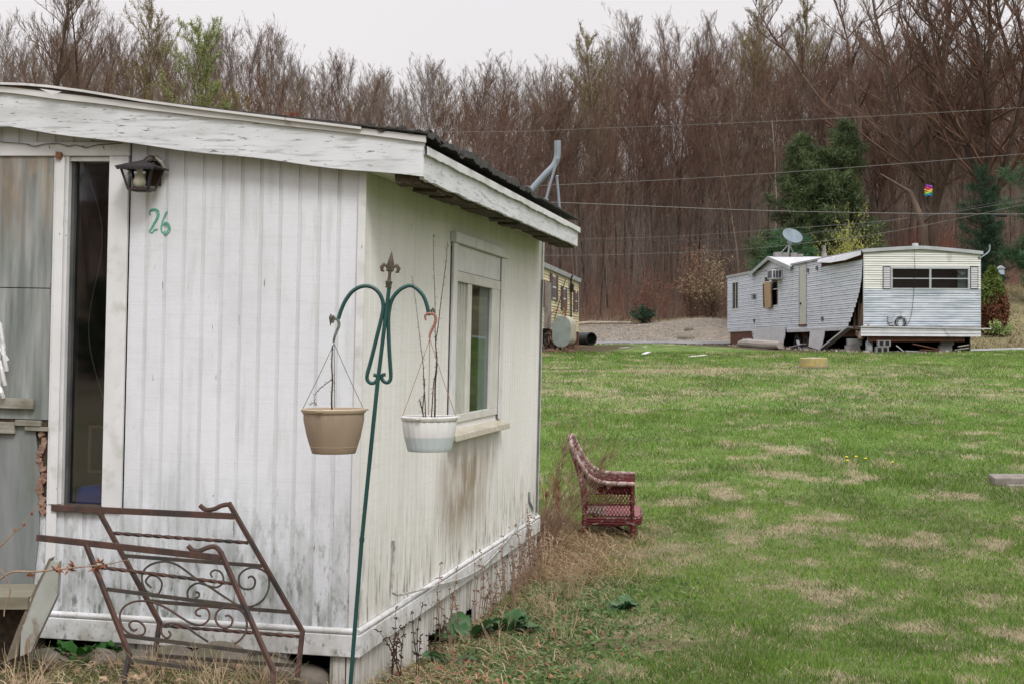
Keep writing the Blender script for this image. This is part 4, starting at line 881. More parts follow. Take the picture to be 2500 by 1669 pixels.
mb=MB(); mb.add([(.12,-.14,-.03),(1.1,-.14,-.03),(1.1,.3,-.03),(.15,.3,-.03),(.12,-.13,.025),(1.1,-.13,.03),(1.1,.3,.03),(.15,.3,.02)],[(0,3,2,1),(4,5,6,7),(0,1,5,4),(1,2,6,5),(2,3,7,6),(3,0,4,7)]); mb.build('lower_slab',m_slab,s,bevel=.008)
p=onground(1986,897); p.z=g(p.x,p.y); q_=p.y/FPX; r_=34*q_
y_=thing('septic_riser','round concrete riser painted yellow, worn, with a rusty ring on the lawn','concrete riser',loc=p)
hh=24*q_
MB().lathe([(0,hh),(r_*.93,hh),(r_,hh-.012),(r_,.04),(r_*1.0,0),(r_*1.0,-.1)],(0,0,0),48).build('riser',pm('worn yellow concrete',(.42,.33,.09),(.30,.26,.14),scale=(5,5,5),rough=.85,bump=.004,layers=[lay((.10,.085,.06),(12,12,12),.40,.60,.9,mask=[('z',.06,.01)]),lay((.55,.5,.38),(9,9,9),.52,.66,.6,mask=[('z',hh-.05,hh)]),lay((.22,.20,.15),(20,20,5),.55,.7,.6)]),y_,smooth=True)
MB().lathe([(r_*1.0,.02),(r_*1.25,.012),(r_*1.28,-.04)],(-.03,0,0),40).build('ground_ring',pm('dark ring',(.10,.085,.07),(.17,.15,.13),scale=(9,9,9)),y_)
MB().lathe([(0,hh+.012),(r_*.5,hh+.012),(r_*.55,hh+.001)],(0,0,0),30).build('lid',m_conc,y_)
# stone in the bottom corner + foundation stones
def rock(label,px,py,Y,s,seed,m=m_conc,sc=(1,.7,.4),group=None):
    rr=np.random.RandomState(seed); mb=MB(); c=W(px,py,Y); vs=[];fs=[]; n,mm=14,9
    for j in range(mm+1):
        for i in range(n):
            th=PI*j/mm; ph=2*PI*i/n; d=Vector((math.sin(th)*math.cos(ph),math.sin(th)*math.sin(ph),math.cos(th)))
            f=s*(.85+.35*float(fbm(d.x*1.3+seed+d.z*2,d.y*1.3+d.z,seed,3))); vs.append((d.x*f*sc[0],d.y*f*sc[1],d.z*f*sc[2]))
    for j in range(mm):
        for i in range(n): fs.append((j*n+i,j*n+(i+1)%n,(j+1)*n+(i+1)%n,(j+1)*n+i))
    c.z=g(c.x,c.y)+s*sc[2]*.25; mb.add(vs,fs); o=mb.build('stone',m,None,smooth=True); o.location=c; tag(o,label,'stone',group); return o
m_stone=pm('field stone',(.11,.095,.075),(.19,.165,.135),scale=(9,9,9),rough=.9,bump=.006,bscale=(30,30,30),layers=[lay((.12,.13,.07),(5,5,5),.55,.7,.6)])
rock('flat pale stone in the leaves at the foot of the near corner',975,1668,6.65,.14,3,m_stone,(1,.6,.3))
grp='foundation stones under the end wall'
for i,(px,py,s_,lb) in enumerate([(120,1560,.10,'small grey stone under the end wall beside the white stringer'),(235,1585,.10,'mossy stone behind the green leafy clump'),(330,1600,.10,'long grey stone behind the railing feet under the end wall'),(420,1612,.12,'low stone under the middle of the end wall'),(545,1628,.13,'mossy stone half buried behind the front railing'),(660,1618,.13,'big grey stone in the gap near the railings'),(745,1625,.12,'grey block of stone by the rear railing foot')]):
    rock(lb,px,py,7.5,s_,20+i,m_stone,(1.2,.8,.75),grp)
# ================= far white home =================
def lapwall(pf,u0,u1f,zlo,zhi,row,out,skip=()):
    """horizontal metal lap siding: pf(u,z,d)->point; u1f(z) gives the ragged right edge"""
    mb=MB(); z=zlo; nrow=max(1,int(round((zhi-zlo)/row))); row=(zhi-zlo)/nrow
    for i in range(nrow):
        za=zlo+i*row; zb=za+row; segs=[]
        cuts=[(a,b) for (a,b,c,d) in skip if not(zb<=c+.01 or za>=d-.01)]
        for (a,b,c,d) in skip:
            if zb<=c+.01 or za>=d-.01: continue
            for y0,y1 in((za,c),(d,zb)):
                if y1>y0+.001: mb.add([pf(a,y0,out*.6),pf(b,y0,out*.6),pf(b,y1,out*.6),pf(a,y1,out*.6)],[(0,1,2,3)])
        zm=(za+zb)/2; st=[u0]; en=u1f(zm)
        pts=sorted(cuts); cur=u0
        for a,b in pts:
            if a>cur: segs.append((cur,a))
            cur=max(cur,b)
        if cur<en: segs.append((cur,en))
        for a,b in segs:
            k=max(1,int((b-a)/.5))
            for j in range(k):
                ua=a+(b-a)*j/k; ub=a+(b-a)*(j+1)/k
                mb.add([pf(ua,za,out),pf(ub,za,out),pf(ub,za+row*.45,out*.35),pf(ua,za+row*.45,out*.35),pf(ua,za+row*.55,out*.9),pf(ub,za+row*.55,out*.9),pf(ub,zb,0),pf(ua,zb,0),pf(ua,zb,out),pf(ub,zb,out)],
                  [(0,1,2,3),(3,2,5,4),(4,5,6,7),(7,6,9,8)])
    return mb
def Zt(p): return (1740+p[0]*.3235,540+p[1]*.3235)
m_al=pm('dirty white aluminium siding',(.60,.63,.69),(.52,.55,.62),scale=(.8,.8,4),rough=.5,spec=.4,layers=[lay((.30,.32,.34),(1.5,1.5,14),.5,.7,.5),lay((.14,.14,.14),(6,6,3),.64,.72,.7)])
m_cream=pm('cream aluminium siding',(.60,.595,.56),(.53,.525,.49),scale=(.8,.8,4),rough=.5,spec=.4,layers=[lay((.40,.40,.34),(1.2,1.2,12),.5,.7,.6),lay((.22,.22,.2),(3,3,1.5),.62,.72,.4)])
m_blue=pm('blue grey streaked aluminium siding',(.49,.52,.56),(.36,.40,.45),scale=(1.1,1.1,3),rough=.5,spec=.4,layers=[lay((.20,.24,.29),(.9,.9,9),.45,.6,.7),lay((.55,.57,.6),(1.6,1.6,1.2),.6,.68,.6),lay((.09,.09,.09),(10,10,6),.60,.68,.8,mask=[('x',3.45,3.66)])])
m_grey=pm('grey painted metal trim',(.30,.32,.34),(.38,.40,.42),scale=(4,4,4),rough=.5,spec=.4)
m_white2=pm('white metal sheet',(.52,.52,.54),(.42,.42,.44),scale=(3,3,3),rough=.5,layers=[lay((.3,.3,.3),(4,4,10),.58,.7,.5)])
m_spk=pm('speckled old skirting panel',(.50,.50,.51),(.42,.42,.43),scale=(5,5,5),rough=.7,layers=[lay((.20,.20,.20),(26,26,18),.56,.62,.8)])
m_rustw=pm('rusty brown board',(.14,.055,.03),(.07,.04,.03),scale=(6,6,6),rough=.9)
m_block=pm('cinder block',(.17,.165,.16),(.24,.235,.23),scale=(9,9,9),rough=.95,bump=.004)
m_blk=pm('black gap',(.01,.01,.01)); m_rub=pm('tyre rubber',(.025,.024,.022),(.05,.045,.04),scale=(9,9,9),rough=.9)
m_wt=pm('warm raw timber',(.13,.075,.045),(.07,.045,.03),scale=(10,10,2),rough=.9)
zc=W(2108,797,47)
M2=frame(Vector((zc.x,47,g(zc.x,47))),math.atan2(.0868,.9962)); zb0=M2.translation.z
def E2(px,py,y=0): return hit(M2,px,py,1,y)
def S2(px,py,x=0): return hit(M2,px,py,0,x)
def e(p,y=0): return E2(*Zt(p),y=y)
def s2(p,x=0): return S2(*Zt(p),x=x)
T2=thing('mobile_home','far white and cream mobile home propped on blocks, siding peeling off its near corner','mobile home',mat=M2)
zf=e((1140,790)).z; zr_=e((1142,240)).z; XW=e((2020,500)).x; LN=18.4; zbase=0
zsplit=e((1140,508)).z
peak=(XW/2-.05, e((1560,192)).z); zE=e((1140,218)).z; zER=e((2030,232)).z
# end wall (two tones) with window hole
wx0,wx1=e((1345,400)).x,e((1935,400)).x; wz0,wz1=e((1400,516)).z,e((1400,349)).z
pfE=lambda u,z,d:(u,-d,z)
lapwall(pfE,0,lambda z:XW,zf,zsplit,.145,.028,[(wx0,wx1,wz0,wz1)]).build('lower_end_siding',m_blue,T2)
mb=lapwall(pfE,0,lambda z:XW,zsplit,zE-.06,.145,.028,[(wx0,wx1,wz0,wz1)])
mb.add([(0,-.002,zE-.1),(XW,-.002,zER-.1),(XW,-.002,zER-.02),(peak[0],-.002,peak[1]-.03),(0,-.002,zE-.02)],[(0,1,2,3,4)]); mb.build('upper_end_siding',m_cream,T2)
# roof with low arch and grey edge trim
nR=14; RX=[-.06+(XW+.12)*i/nR for i in range(nR+1)]
def zrf(x): t=(x-peak[0])/(XW/2+.05); return peak[1]-(peak[1]-(zE if x<peak[0] else zER))*abs(t)**1.25
mb=MB(); vs=[];fs=[]
for y in(-.08,LN+.05):
    for x in RX: vs.append((x,y,zrf(x)))
for i in range(nR): fs.append((i,i+1,nR+2+i,nR+1+i))
o=mb.add(vs,fs).build('roof',m_white2,T2); s_=o.modifiers.new('s','SOLIDIFY'); s_.thickness=.05
mb=MB(); vs=[];fs=[]
for x in RX: vs+=[(x,-.09,zrf(x)-.085),(x,-.09,zrf(x)+.02),(x,-.081,zrf(x)+.02),(x,-.081,zrf(x)-.085)]
for i in range(nR):
    for k_ in range(4): fs.append((4*i+k_,4*i+4+k_,4*i+4+(k_+1)%4,4*i+(k_+1)%4))
mb.add(vs,fs).build('roof_edge',m_grey,T2)
# side wall
yg0=s2((315,600)).y; yg1=s2((600,600)).y      # far / near ends of the gabled bay
ze=zrf(-.06)-.02
def bulge(y,z):   # loose panel at the near corner swings outwards
    k_=max(0,(4.2-y)/4.2); f=max(0,1-(z-zf)/(ze-zf)); return .10*k_*k_*f
pfS=lambda u,z,d:(-(d+bulge(LN-u,z)),LN-u,z)
curve=[(1030,795),(1060,735),(1100,620),(1125,520),(1136,430),(1138,300)]
cv=sorted([(s2(p).z,s2(p).y) for p in curve])
def edge(z): return LN-float(np.interp(z,[c[0] for c in cv],[c[1] for c in cv]))
zgap=s2((830,335)).z
wl=[]
def rect(a,b):  p=s2(a);q=s2(b); return (LN-p.y,LN-q.y,q.z,p.z)
wA=rect((150,457),(194,665)); wB=rect((392,405),(432,460)); wC=rect((445,388),(497,640)); dR=rect((657,325),(714,778))
gapz=s2((900,322)).z; ygap0=s2((825,330)).y
mb=lapwall(pfS,0,lambda z:min(edge(z),LN),zf,ze-.28,.145,.028,[wA,wB,wC,dR])
q=lapwall(pfS,0,lambda z:LN-ygap0,ze-.28,ze-.02,.14,.028,[]); mb.add(q.v,q.f)
mb.build('side_siding',m_al,T2)
# framing and darkness behind the peeled panel
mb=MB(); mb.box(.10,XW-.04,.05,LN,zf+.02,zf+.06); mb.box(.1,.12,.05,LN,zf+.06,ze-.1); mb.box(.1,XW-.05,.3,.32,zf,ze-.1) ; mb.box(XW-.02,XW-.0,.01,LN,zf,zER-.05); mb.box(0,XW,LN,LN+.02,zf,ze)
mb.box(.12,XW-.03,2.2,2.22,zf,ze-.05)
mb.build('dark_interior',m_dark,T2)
mb=MB()
for y in(.08,.5,.95,1.5): mb.box(.01,.07,y,y+.05,zf-.02,ze-.1)
mb.box(.01,.08,0.0,3.2,zf-.1,zf+.02); mb.box(.0,.07,.0,ygap0,ze-.12,ze-.05); mb.obox((.03,.25,zf+.35),(.03,.3,.7),(0,.1,0)); mb.build('wall_studs',m_wt,T2)
MB().box(-.012,.022,-.02,.0,zf,zE-.1).build('corner_strip',m_grey,T2)
MB().box(XW-.01,XW+.012,-.018,.0,zf,zER-.09).build('corner_strip',m_grey,T2)
# seams
mb=MB()
for x_ in(198,315,530,603,824,900):
    y=s2((x_,600)).y; mb.box(-.017,-.001,y-.012,y+.012,zf,ze-.08)
mb.build('panel_seams',pm('seam metal',(.24,.25,.27),(.35,.36,.38),scale=(9,9,9)),T2)
# eave edge
MB().box(-.08,-.058,-.08,yg1,ze-.03,ze+.03).build('eave_trim',m_grey,T2); mb=MB(); mb.box(-.06,-.035,yg0,LN+.05,s2((200,405)).z-.03,s2((200,405)).z+.05); mb.build('eave_trim',m_grey,T2)
# awning sheet hanging loose over the gap
A=[s2((780,303),-.2),s2((1135,236),-.05),s2((1118,256),-.14),s2((1000,296),-.24),s2((880,316),-.26),s2((786,312),-.2)]
mb=MB(); mb.prism([Vector((-.06,s2((815,300)).y,ze+.0)),Vector((-.06,.05,ze+.01)),A[2],A[3],A[4],A[5]],(0,0,.012)); mb.build('loose_roof_sheet',m_white2,T2)
mb=MB(); mb.box(-.004,.0,.05,ygap0,ze-.27,ze-.02); mb.build('wall_gap',m_rustw,T2)
# gabled bay roof
ygm=s2((447,400)).y; zg=s2((447,272),-.12).z; zl0=s2((315,395),-.12).z; zl1=s2((598,340),-.12).z
mb=MB(); vs=[(-.006,yg0,ze-.3),(-.006,yg1,ze-.3),(-.006,yg1,zl1-.02),(-.006,ygm,zg-.06),(-.006,yg0,zl0-.04)]; mb.add(vs,[(0,1,2,3,4)]); mb.build('gable_wall',m_al,T2)
XR_=XW/2
mb=MB(); mb.prism([(-.14,yg0+.25,zl0-.03),(-.14,ygm,zg),(XR_,ygm,zg),(XR_,yg0,zrf(XR_))],(0,0,.05)); mb.prism([(-.14,ygm,zg),(-.14,yg1-.25,zl1-.03),(XR_,yg1,zrf(XR_)),(XR_,ygm,zg)],(0,0,.05)); mb.build('gable_roof',m_white2,T2)
mb=MB()
for (ya,za,yb,zb_2) in((yg0+.25,zl0,ygm,zg+.03),(ygm,zg+.03,yg1-.25,zl1)): mb.prism([(-.15,ya,za-.10),(-.15,yb,zb_2-.12),(-.15,yb,zb_2+.02),(-.15,ya,za+.03)],(-.03,0,0))
mb.build('gable_trim',m_grey,T2)
# windows & door on the side
def win(name,r,m_f,cols=1,rows=1,proud=.02,parent=T2,end=False,gl=m_glass,back=True):
    u0,u1,z0_,z1_=r; pf=(lambda u,z,d:(u,-d,z)) if end else (lambda u,z,d:(-d,LN-u,z)); mb=MB()
    def bx(ua,ub,za,zb_,d0,d1):
        a=pf(ua,za,d0); b=pf(ub,zb_,d1); mb.box(min(a[0],b[0]),max(a[0],b[0]),min(a[1],b[1]),max(a[1],b[1]),min(a[2],b[2]),max(a[2],b[2]))
    t=.045
    bx(u0,u0+t,z0_,z1_,-.03,proud); bx(u1-t,u1,z0_,z1_,-.03,proud); bx(u0+t,u1-t,z0_,z0_+t,-.03,proud); bx(u0+t,u1-t,z1_-t,z1_,-.03,proud)
    for c in range(1,cols): u=u0+(u1-u0)*c/cols; bx(u-.03,u+.03,z0_+t,z1_-t,-.02,proud-.004)
    for r_ in range(1,rows): z=z0_+(z1_-z0_)*r_/rows; bx(u0+t,u1-t,z-.015,z+.015,-.02,proud-.009)
    f=mb.build(name,m_f,parent)
    for c in range(cols):
        ua=u0+(u1-u0)*c/cols+.03; ub=u0+(u1-u0)*(c+1)/cols-.03; mb=MB(); bx(ua,ub,z0_+t,z1_-t,-.012,-.008); mb.build('pane',gl,f)
    return f
m_wf=pm('white window frame',(.55,.55,.54),(.45,.45,.44),scale=(6,6,6),rough=.5)
win('window',wA,m_wf,2); win('window',wB,m_wf,1); win('window',wC,m_wf,1,2)
wE=(wx0,wx1,wz0,wz1); f=win('front_window',wE,m_grey,2,2,.03,end=True)
# curtain in right pane and shutters
mb=MB(); vs=[];fs=[]; ca,cb_=e((1855,400)).x,e((1925,400)).x
for i in range(9): x=ca+(cb_-ca)*i/8; vs+=[(x,.08+.03*(i%2),wz0+.03),(x,.08+.03*(i%2),wz1-.03)]
for i in range(8): fs.append((2*i,2*i+2,2*i+3,2*i+1))
mb.add(vs,fs).build('curtain',pm('mint curtain',(.30,.36,.33),(.38,.42,.40)),T2)
mb=MB(); mb.add([e((1838,372),.05),e((1925,368),.05),e((1905,400),.05),e((1880,412),.05)],[(0,1,2,3)]).build('torn_curtain',m_white2,T2)
m_sh=pm('white shutter slats',(.55,.55,.55),(.45,.45,.46)); m_shf=pm('dark shutter frame',(.05,.055,.06),(.09,.09,.1))
for a,b in((1281,1340),(1941,2002)):
    x0,x1=e((a,400)).x,e((b,400)).x; z0_,z1_=e((a,514)).z,e((a,343)).z; mb=MB(); mb.box(x0,x1,-.03,-.016,z0_,z1_); sh=mb.build('shutter',m_shf,T2); mb=MB(); n=12
    for i in range(n): z=z0_+.03+(z1_-z0_-.05)*i/n; mb.add([(x0+.025,-.031,z+.035),(x1-.025,-.031,z+.035),(x1-.025,-.045,z),(x0+.025,-.045,z),(x0+.025,-.032,z),(x1-.025,-.032,z)],[(3,2,1,0),(3,4,5,2)])
    mb.build('slats',m_sh,sh)
# door
u0,u1,z0_,z1_=dR; mb=MB(); t=.04
for b in((u0,u0+t,z0_,z1_),(u1-t,u1,z0_,z1_),(u0+t,u1-t,z1_-t,z1_)): mb.box(-.04,0,LN-b[1],LN-b[0],b[2],b[3])
fr2=mb.build('door_frame',m_grey,T2); MB().box(-.02,-.0,LN-u1+t,LN-u0-t,z0_,z1_-t).build('door',pm('cream door',(.50,.49,.43),(.44,.43,.38),scale=(2,2,2)),T2)
MB().box(-.05,-.02,LN-u0-t-.22,LN-u0-t-.12,zf+.85,zf+.92).build('door_handle',m_dark,fr2)
MB().box(-.06,.0,LN-u1,LN-u0,z0_-.06,z0_).build('door_sill',m_rustw,T2)
# white base strip, rusty underframe, end skirt band
mb=MB(); ya,yb=s2((305,800)).y,s2((1035,800)).y; mb.box(-.05,-.015,yb,ya,zf-.12,zf); mb.box(-.03,-.01,ya,LN,zf-.02,zf+.03); mb.build('base_strip',m_white2,T2)
mb=MB(); xa,xb=e((1118,830),-.25).x,e((2025,830),-.25).x; zz0,zz1=e((1500,866),-.25).z,e((1500,797),-.25).z
for i in range(3): zq=zz0+(zz1-zz0)*i/3; mb.add([(xa,-.25,zq),(xb,-.25,zq-.02),(xb,-.23,zq+(zz1-zz0)/3-.02),(xa,-.23,zq+(zz1-zz0)/3),(xa,-.2,zq),(xb,-.2,zq)],[(0,1,2,3),(0,4,5,1)])
mb.box(xa,xb,-.2499,-.02,zz1-.005,zz1+.01); mb.build('end_skirt',m_white2,T2)
mb=MB(); mb.beam(e((1118,795),-.27),e((2100,812),-.27),.03,.03); mb.build('loose_trim_strip',m_white2,T2)
mb=MB(); a,b=e((1185,885),-.2),e((1910,888),-.2); mb.box(a.x,b.x,-.12,-.02,a.z-.09,a.z+.09); mb.box(.3,.42,.1,LN,zf-.32,zf-.02); mb.box(XW-.5,XW-.38,.1,LN,zf-.32,zf-.02); mb.box(.05,XW,.1,LN,zf-.03,zf-.001); mb.build('chassis',m_rustw,T2)
mb=MB(); mb.box(XW-.12,XW-.08,.6,LN,-.15,zf-.03); mb.box(.1,XW-.12,LN-.1,LN-.06,-.15,zf-.03); mb.box(.5,XW-.12,3.4,3.44,-.15,zf-.33); mb.build('underfloor_shade_panel',m_dark,T2)  # near-black sheets added to stand in for shade beneath the floor
mb=MB(); a=e((1060,800)); rr=random.Random(9)
for i in range(10): mb.obox((rr.uniform(.0,.25),rr.uniform(-.1,.8),zf-rr.uniform(.02,.35)),(rr.uniform(.05,.25),rr.uniform(.1,.4),rr.uniform(.03,.2)),(rr.uniform(-1,1),rr.uniform(-1,1),rr.uniform(-1,1)),.03)
mb.build('hanging_insulation',pm('torn insulation',(.22,.12,.08),(.30,.24,.20),scale=(8,8,8),rough=.95),T2)
# axle wheels
for (cx,cy,rr_) in((650,905,.34),(722,900,.33)):
    p=s2((cx,cy),.25); p.z=rr_*.85
    mb=MB(); prof=[(.19,-.09),(.28,-.11),(rr_,-.07),(rr_,.07),(.28,.11),(.19,.09),(.19,-.09)]; mb.lathe(prof,p,28,Matrix.Rotation(R(90),3,'Y')); wq=mb.build('wheel',m_rub,T2,smooth=True)
    mb=MB(); mb.lathe([(0,-.03),(.08,-.05),(.1,-.02),(.19,-.05)],p,20,Matrix.Rotation(R(90),3,'Y')); mb.build('rim',m_rustw,wq,smooth=True)
# utility box, cable coil, drop cable
mb=MB(); a,b=e((1318,780)),e((1358,715)); mb.box(a.x,b.x,-.09,-.015,a.z+.06,b.z); mb.box(a.x+.05,b.x+.03,-.07,-.015,a.z-.02,a.z+.05); mb.build('meter_box',pm('grey meter box',(.30,.33,.36)),T2,bevel=.005)
m_cab=pm('black cable',(.012,.012,.012)); mb=MB(); c=e((1418,758),-.06); rc=.145
for j in range(7):
    P=[(c.x+(rc+.03*math.sin(j*1.7))*math.cos(t)+.03*math.sin(j*2.3),-.05-.004*j,c.z+(rc+.03*math.cos(j))*math.sin(t)*(1+.04*j)-.01*j) for t in np.linspace(0,2*PI,26)]; mb.tube(P,.006,5)
P=[e(p,-.04) for p in smooth_pts([(1515,215),(1520,260),(1525,330),(1524,430),(1518,530),(1508,640),(1495,720),(1470,780),(1430,790),(1400,800)],4)]; P=[(p[0],-.10 if i<5 else -.05,p[2]) for i,p in enumerate(P)]; mb.tube(P,.006,5)
P=[e(p,-.28) for p in smooth_pts([(1700,790),(1730,800),(1760,830),(1795,875)],3)]; mb.tube(P,.006,4)
mb.build('cable_coil',m_cab,T2)
mb=MB(); P=[e(p,-.03) for p in smooth_pts([(2010,285),(2040,265),(2075,240),(2090,215),(2090,178)],4)]; mb.tube(P,.022,10); mb.build('bent_pipe',m_galv,T2,smooth=True)
mb=MB(); p=e((2010,278)); mb.lathe([(0,.0),(.035,0),(.035,.02),(0,.02)],(p.x,-.018,p.z),14,Matrix.Rotation(R(90),3,'X')); mb.build('vent_hole',m_blk,T2)
# small fittings on the side
mb=MB()
for p in((322,572),(795,355),(836,738),(320,750),(726,372)):
    q=s2(p); mb.obox((-.04,q.y,q.z),(.06,.14,.14))
mb.build('wall_fittings',pm('dull fittings',(.2,.2,.21),(.1,.1,.1),scale=(3,3,3)),T2)
mb=MB(); q=s2((325,572)); mb.lathe([(0,0),(.13,0),(.12,.12),(0,.15)],(-.06,q.y-.1,q.z),16,Matrix.Rotation(R(-90),3,'Y')); mb.build('porch_light_globe',m_glass,T2,smooth=True)
mb=MB(); a,b=s2((135,930)),s2((305,830)); mb.box(-.0,.03,b.y,a.y,.0,zf); mb.build('rusty_skirt_board',m_rustw,T2)
# ---- separate things around the far home
def at2(p,x=-.3): q=M2@s2(p,x); return q
def gl2(v): return Vector((v.x,v.y,g(v.x,v.y)))
def fixed(mb,nm,label,cat,m,base,group=None,**k):
    mb.v=[tuple(Vector(p)-base) for p in mb.v]; o=mb.build(nm,m,None,**k); o.location=base; tag(o,label,cat,group); return o
# leaning skirting panels
grp='loose skirting panels leaning on the far home'
for i,(P,lb) in enumerate([([(300,860),(330,800),(345,800),(345,935),(318,935)],'narrow broken skirting panel at the left of the far home'),([(340,800),(442,800),(442,935),(342,940)],'square speckled skirting panel left of its curled twin'),([(444,800),(545,797),(545,860),(525,950),(500,955),(445,935)],'curled speckled skirting panel left of the trailer wheels'),([(735,826),(845,824),(838,880),(815,972),(722,945)],'tilted speckled skirting panel right of the trailer wheels')]):
    V=[M2@s2(p,-.10-.12*(p[1]-800)/150) for p in P]; b=gl2(V[-1]); mb=MB(); mb.prism(V,M2.to_3x3()@Vector((.02,0,0))); fixed(mb,'skirting_panel',lb,'skirting panel',m_spk,b,grp)
a,b_=M2@s2((1035,800),-.12),M2@s2((812,976),-.55); mb=MB(); mb.beam(a,b_,.05,.20,up=(1,0,0)); fixed(mb,'leaning_plank','long grey plank leaning diagonally against the peeling corner of the far home','plank',m_grey,gl2(b_))
# blocks
def blocks(name,label,p0,p1,y,rows,hollow=False):
    a,b=M2@e(p0,y),M2@e(p1,y); gzv=g(a.x,a.y); h=max(.3,a.z-gzv if p0[1]<p1[1] else 0)
    root=thing(name,label,'block pier',loc=(a.x,a.y,gzv),group='cinder block piers under the far home'); wd=b.x-a.x; rh=h/rows
    for i in range(rows):
        mb=MB(); z=i*rh; o_=.03*((i%2)*2-1)
        mb.box(o_,wd+o_,0,.2,z,z+rh-.006)
        bl=mb.build('block',m_block,root,bevel=.006)
        if hollow:
            for k_ in range(2): mb=MB(); mb.box(o_+.05+k_*(wd/2-.02),o_+wd/2-.03+k_*(wd/2-.02),-.003,.02,z+.03,z+rh-.03); mb.build('core_hole',m_blk,bl)
blocks('block_pier','cinder block pier beneath the peeling corner of the far home',(1012,885),(1118,970),.35,2)
blocks('block_pier','hollow cinder block pier in front of the middle of the far home',(1240,897),(1335,992),-.45,2,True)
blocks('block_pier','dark cinder block pier under the right end of the far home',(1715,880),(1812,975),.1,2)
blocks('block_pier','small block pier behind the rusty board at the far left of the far home',(235,880),(300,930),12.5,1)
# bottle, debris
p=M2@e((1180,975),.1); p=gl2(p); mb=MB(); mb.lathe([(0,0),(.1,.01),(.11,.06),(.11,.3),(.07,.38),(.05,.40),(.05,.5),(0,.5)],p,18); fixed(mb,'gas_bottle','small pale grey gas bottle between two block piers','gas bottle',m_grey,p,smooth=True)
rr=random.Random(4)
deb=[((1385,935),(1440,980),.06,'grey','pale leaning slat under the middle of the far home'),((1510,925),(1715,968),.12,'red','reddish broken board under the right half of the far home'),((1450,978),(1600,985),.14,'grey','grey flat board lying below the front window of the far home'),((1560,968),(1720,975),.10,'red','rusty board lying on the debris by the dark pier'),((1825,970),(1930,955),.12,'old','grey broken board right of the dark pier'),((1850,945),(1930,932),.08,'old','short propped board right of the dark pier'),((590,950),(690,925),.12,'grey','broken white panel piece by the trailer wheels'),((640,900),(660,960),.10,'grey','upright white shard before the trailer wheel'),((1330,985),(1400,980),.1,'old','short board end beside the hollow block pier')]
for i,(a,b,wd,mm,lb) in enumerate(deb):
    A=M2@e(a,-.3+.1*i%3*.2); B=M2@e(b,-.35+.12*(i%3));
    if a[0]<1000: A=M2@s2(a,-.35); B=M2@s2(b,-.45)
    A.z=max(A.z,g(A.x,A.y)+.02); B.z=max(B.z,g(B.x,B.y)+.02); mb=MB(); mb.beam(A,B,wd,.03)
    fixed(mb,'debris_board',lb,'board',{'grey':m_grey,'red':m_rustw,'old':m_oldwood}[mm],gl2((A+B)/2),'boards scattered under the far home')
tag(npmesh('rubble',*(lambda:(lambda c:(c[0],c[1]))((lambda n:(np.concatenate([np.array([[x+dx,y+dy,gz(x,y)+dz] for dx,dy,dz in((-s,-s*.6,-.02),(s,-s*.5,-.02),(s*.7,s,-.02),(-s*.8,s*.7,-.02),(0,0,s))]) for x,y,s in n]),np.array([[b*5+i,b*5+(i+1)%4,b*5+4] for b in range(len(n)) for i in range(4)])))([(M2@Vector((rr.uniform(-.6,3.4),rr.uniform(-.5,1.2),0))).to_tuple()[:2]+(rr.uniform(.02,.08),) for _ in range(260)]+[(M2@Vector((rr.uniform(-1,.6),rr.uniform(-.3,16),0))).to_tuple()[:2]+(rr.uniform(.02,.08),) for _ in range(300)])))(),pm('rubble bits',(.15,.10,.07),(.35,.32,.29),scale=(3,3,3),rough=.95)),'small broken bits strewn under the far home','rubble',kind='stuff')
# log
a,b_=M2@s2((205,968),-1.3),M2@s2((510,955),-1.5); a=gl2(a)+Vector((0,0,.13)); b_=gl2(b_)+Vector((0,0,.15)); mb=MB(); mb.tube([a.lerp(b_,t)+Vector((0,.02*math.sin(9*t),.015*math.sin(7*t))) for t in np.linspace(0,1,9)],[.10,.16,.17,.16,.17,.18,.16,.15,.12],12)
fixed(mb,'fallen_log','thick weathered grey log lying left of the leaning panels','log',pm('weathered log',(.24,.21,.19),(.38,.34,.31),scale=(2,12,12),rough=.9,bump=.01),gl2((a+b_)/2))
# plank at the right on the lawn
a=onground(2360,858); b_=onground(2530,853); mb=MB(); mb.beam(a+Vector((0,0,.05)),b_+Vector((0,0,.06)),.28,.05); fixed(mb,'lawn_plank','long white plank lying on the grass right of the far home','plank',m_white2,gl2((a+b_)/2))
a=onground(1890,853)
# AC unit, plywood boards
p=s2((483,445),-.0); q=s2((543,362)); mb=MB(); o_=M2@Vector((0,p.y,0)); 
ac=thing('air_conditioner','boxy window air conditioner hanging out of the far home side wall','air conditioner',mat=M2@Matrix.Translation((0,(p.y+q.y)/2,(p.z+q.z)/2)))
hw=min(abs(p.y-q.y)/2,.34); hz=abs(q.z-p.z)/2; MB().box(-.42,-.015,-hw,hw,-hz,hz).build('case',m_white2,ac,bevel=.01)
mb=MB()
for i in range(3): mb.box(-.426,-.4205,-hw+.04+i*.2,-hw+.19+i*.2,-hz+.05,hz-.05)
for i in range(3): mb.box(-.38+i*.11,-.30+i*.11,-hw-.006,-hw-.0005,-hz+.05,hz-.05)
mb.build('grille',m_shf,ac)
m_tanply=pm('tan plywood',(.42,.29,.17),(.34,.24,.15),scale=(9,9,2),rough=.85,layers=[lay((.2,.12,.07),(12,12,3),.55,.66,.7)])
for i,(P,lb,x_) in enumerate([([(376,478),(392,468),(395,655),(380,652)],'darker narrow plywood piece behind the tan board',-.06),([(388,465),(436,458),(438,652),(392,655)],'tan plywood board leaning on the far home window',-.12)]):
    V=[M2@s2(p,x_) for p in P]; mb=MB(); mb.prism(V,M2.to_3x3()@Vector((.03,0,0))); fixed(mb,'plywood_board',lb,'plywood board',m_tanply if i else m_wt,V[3],'plywood boards over the far home window')
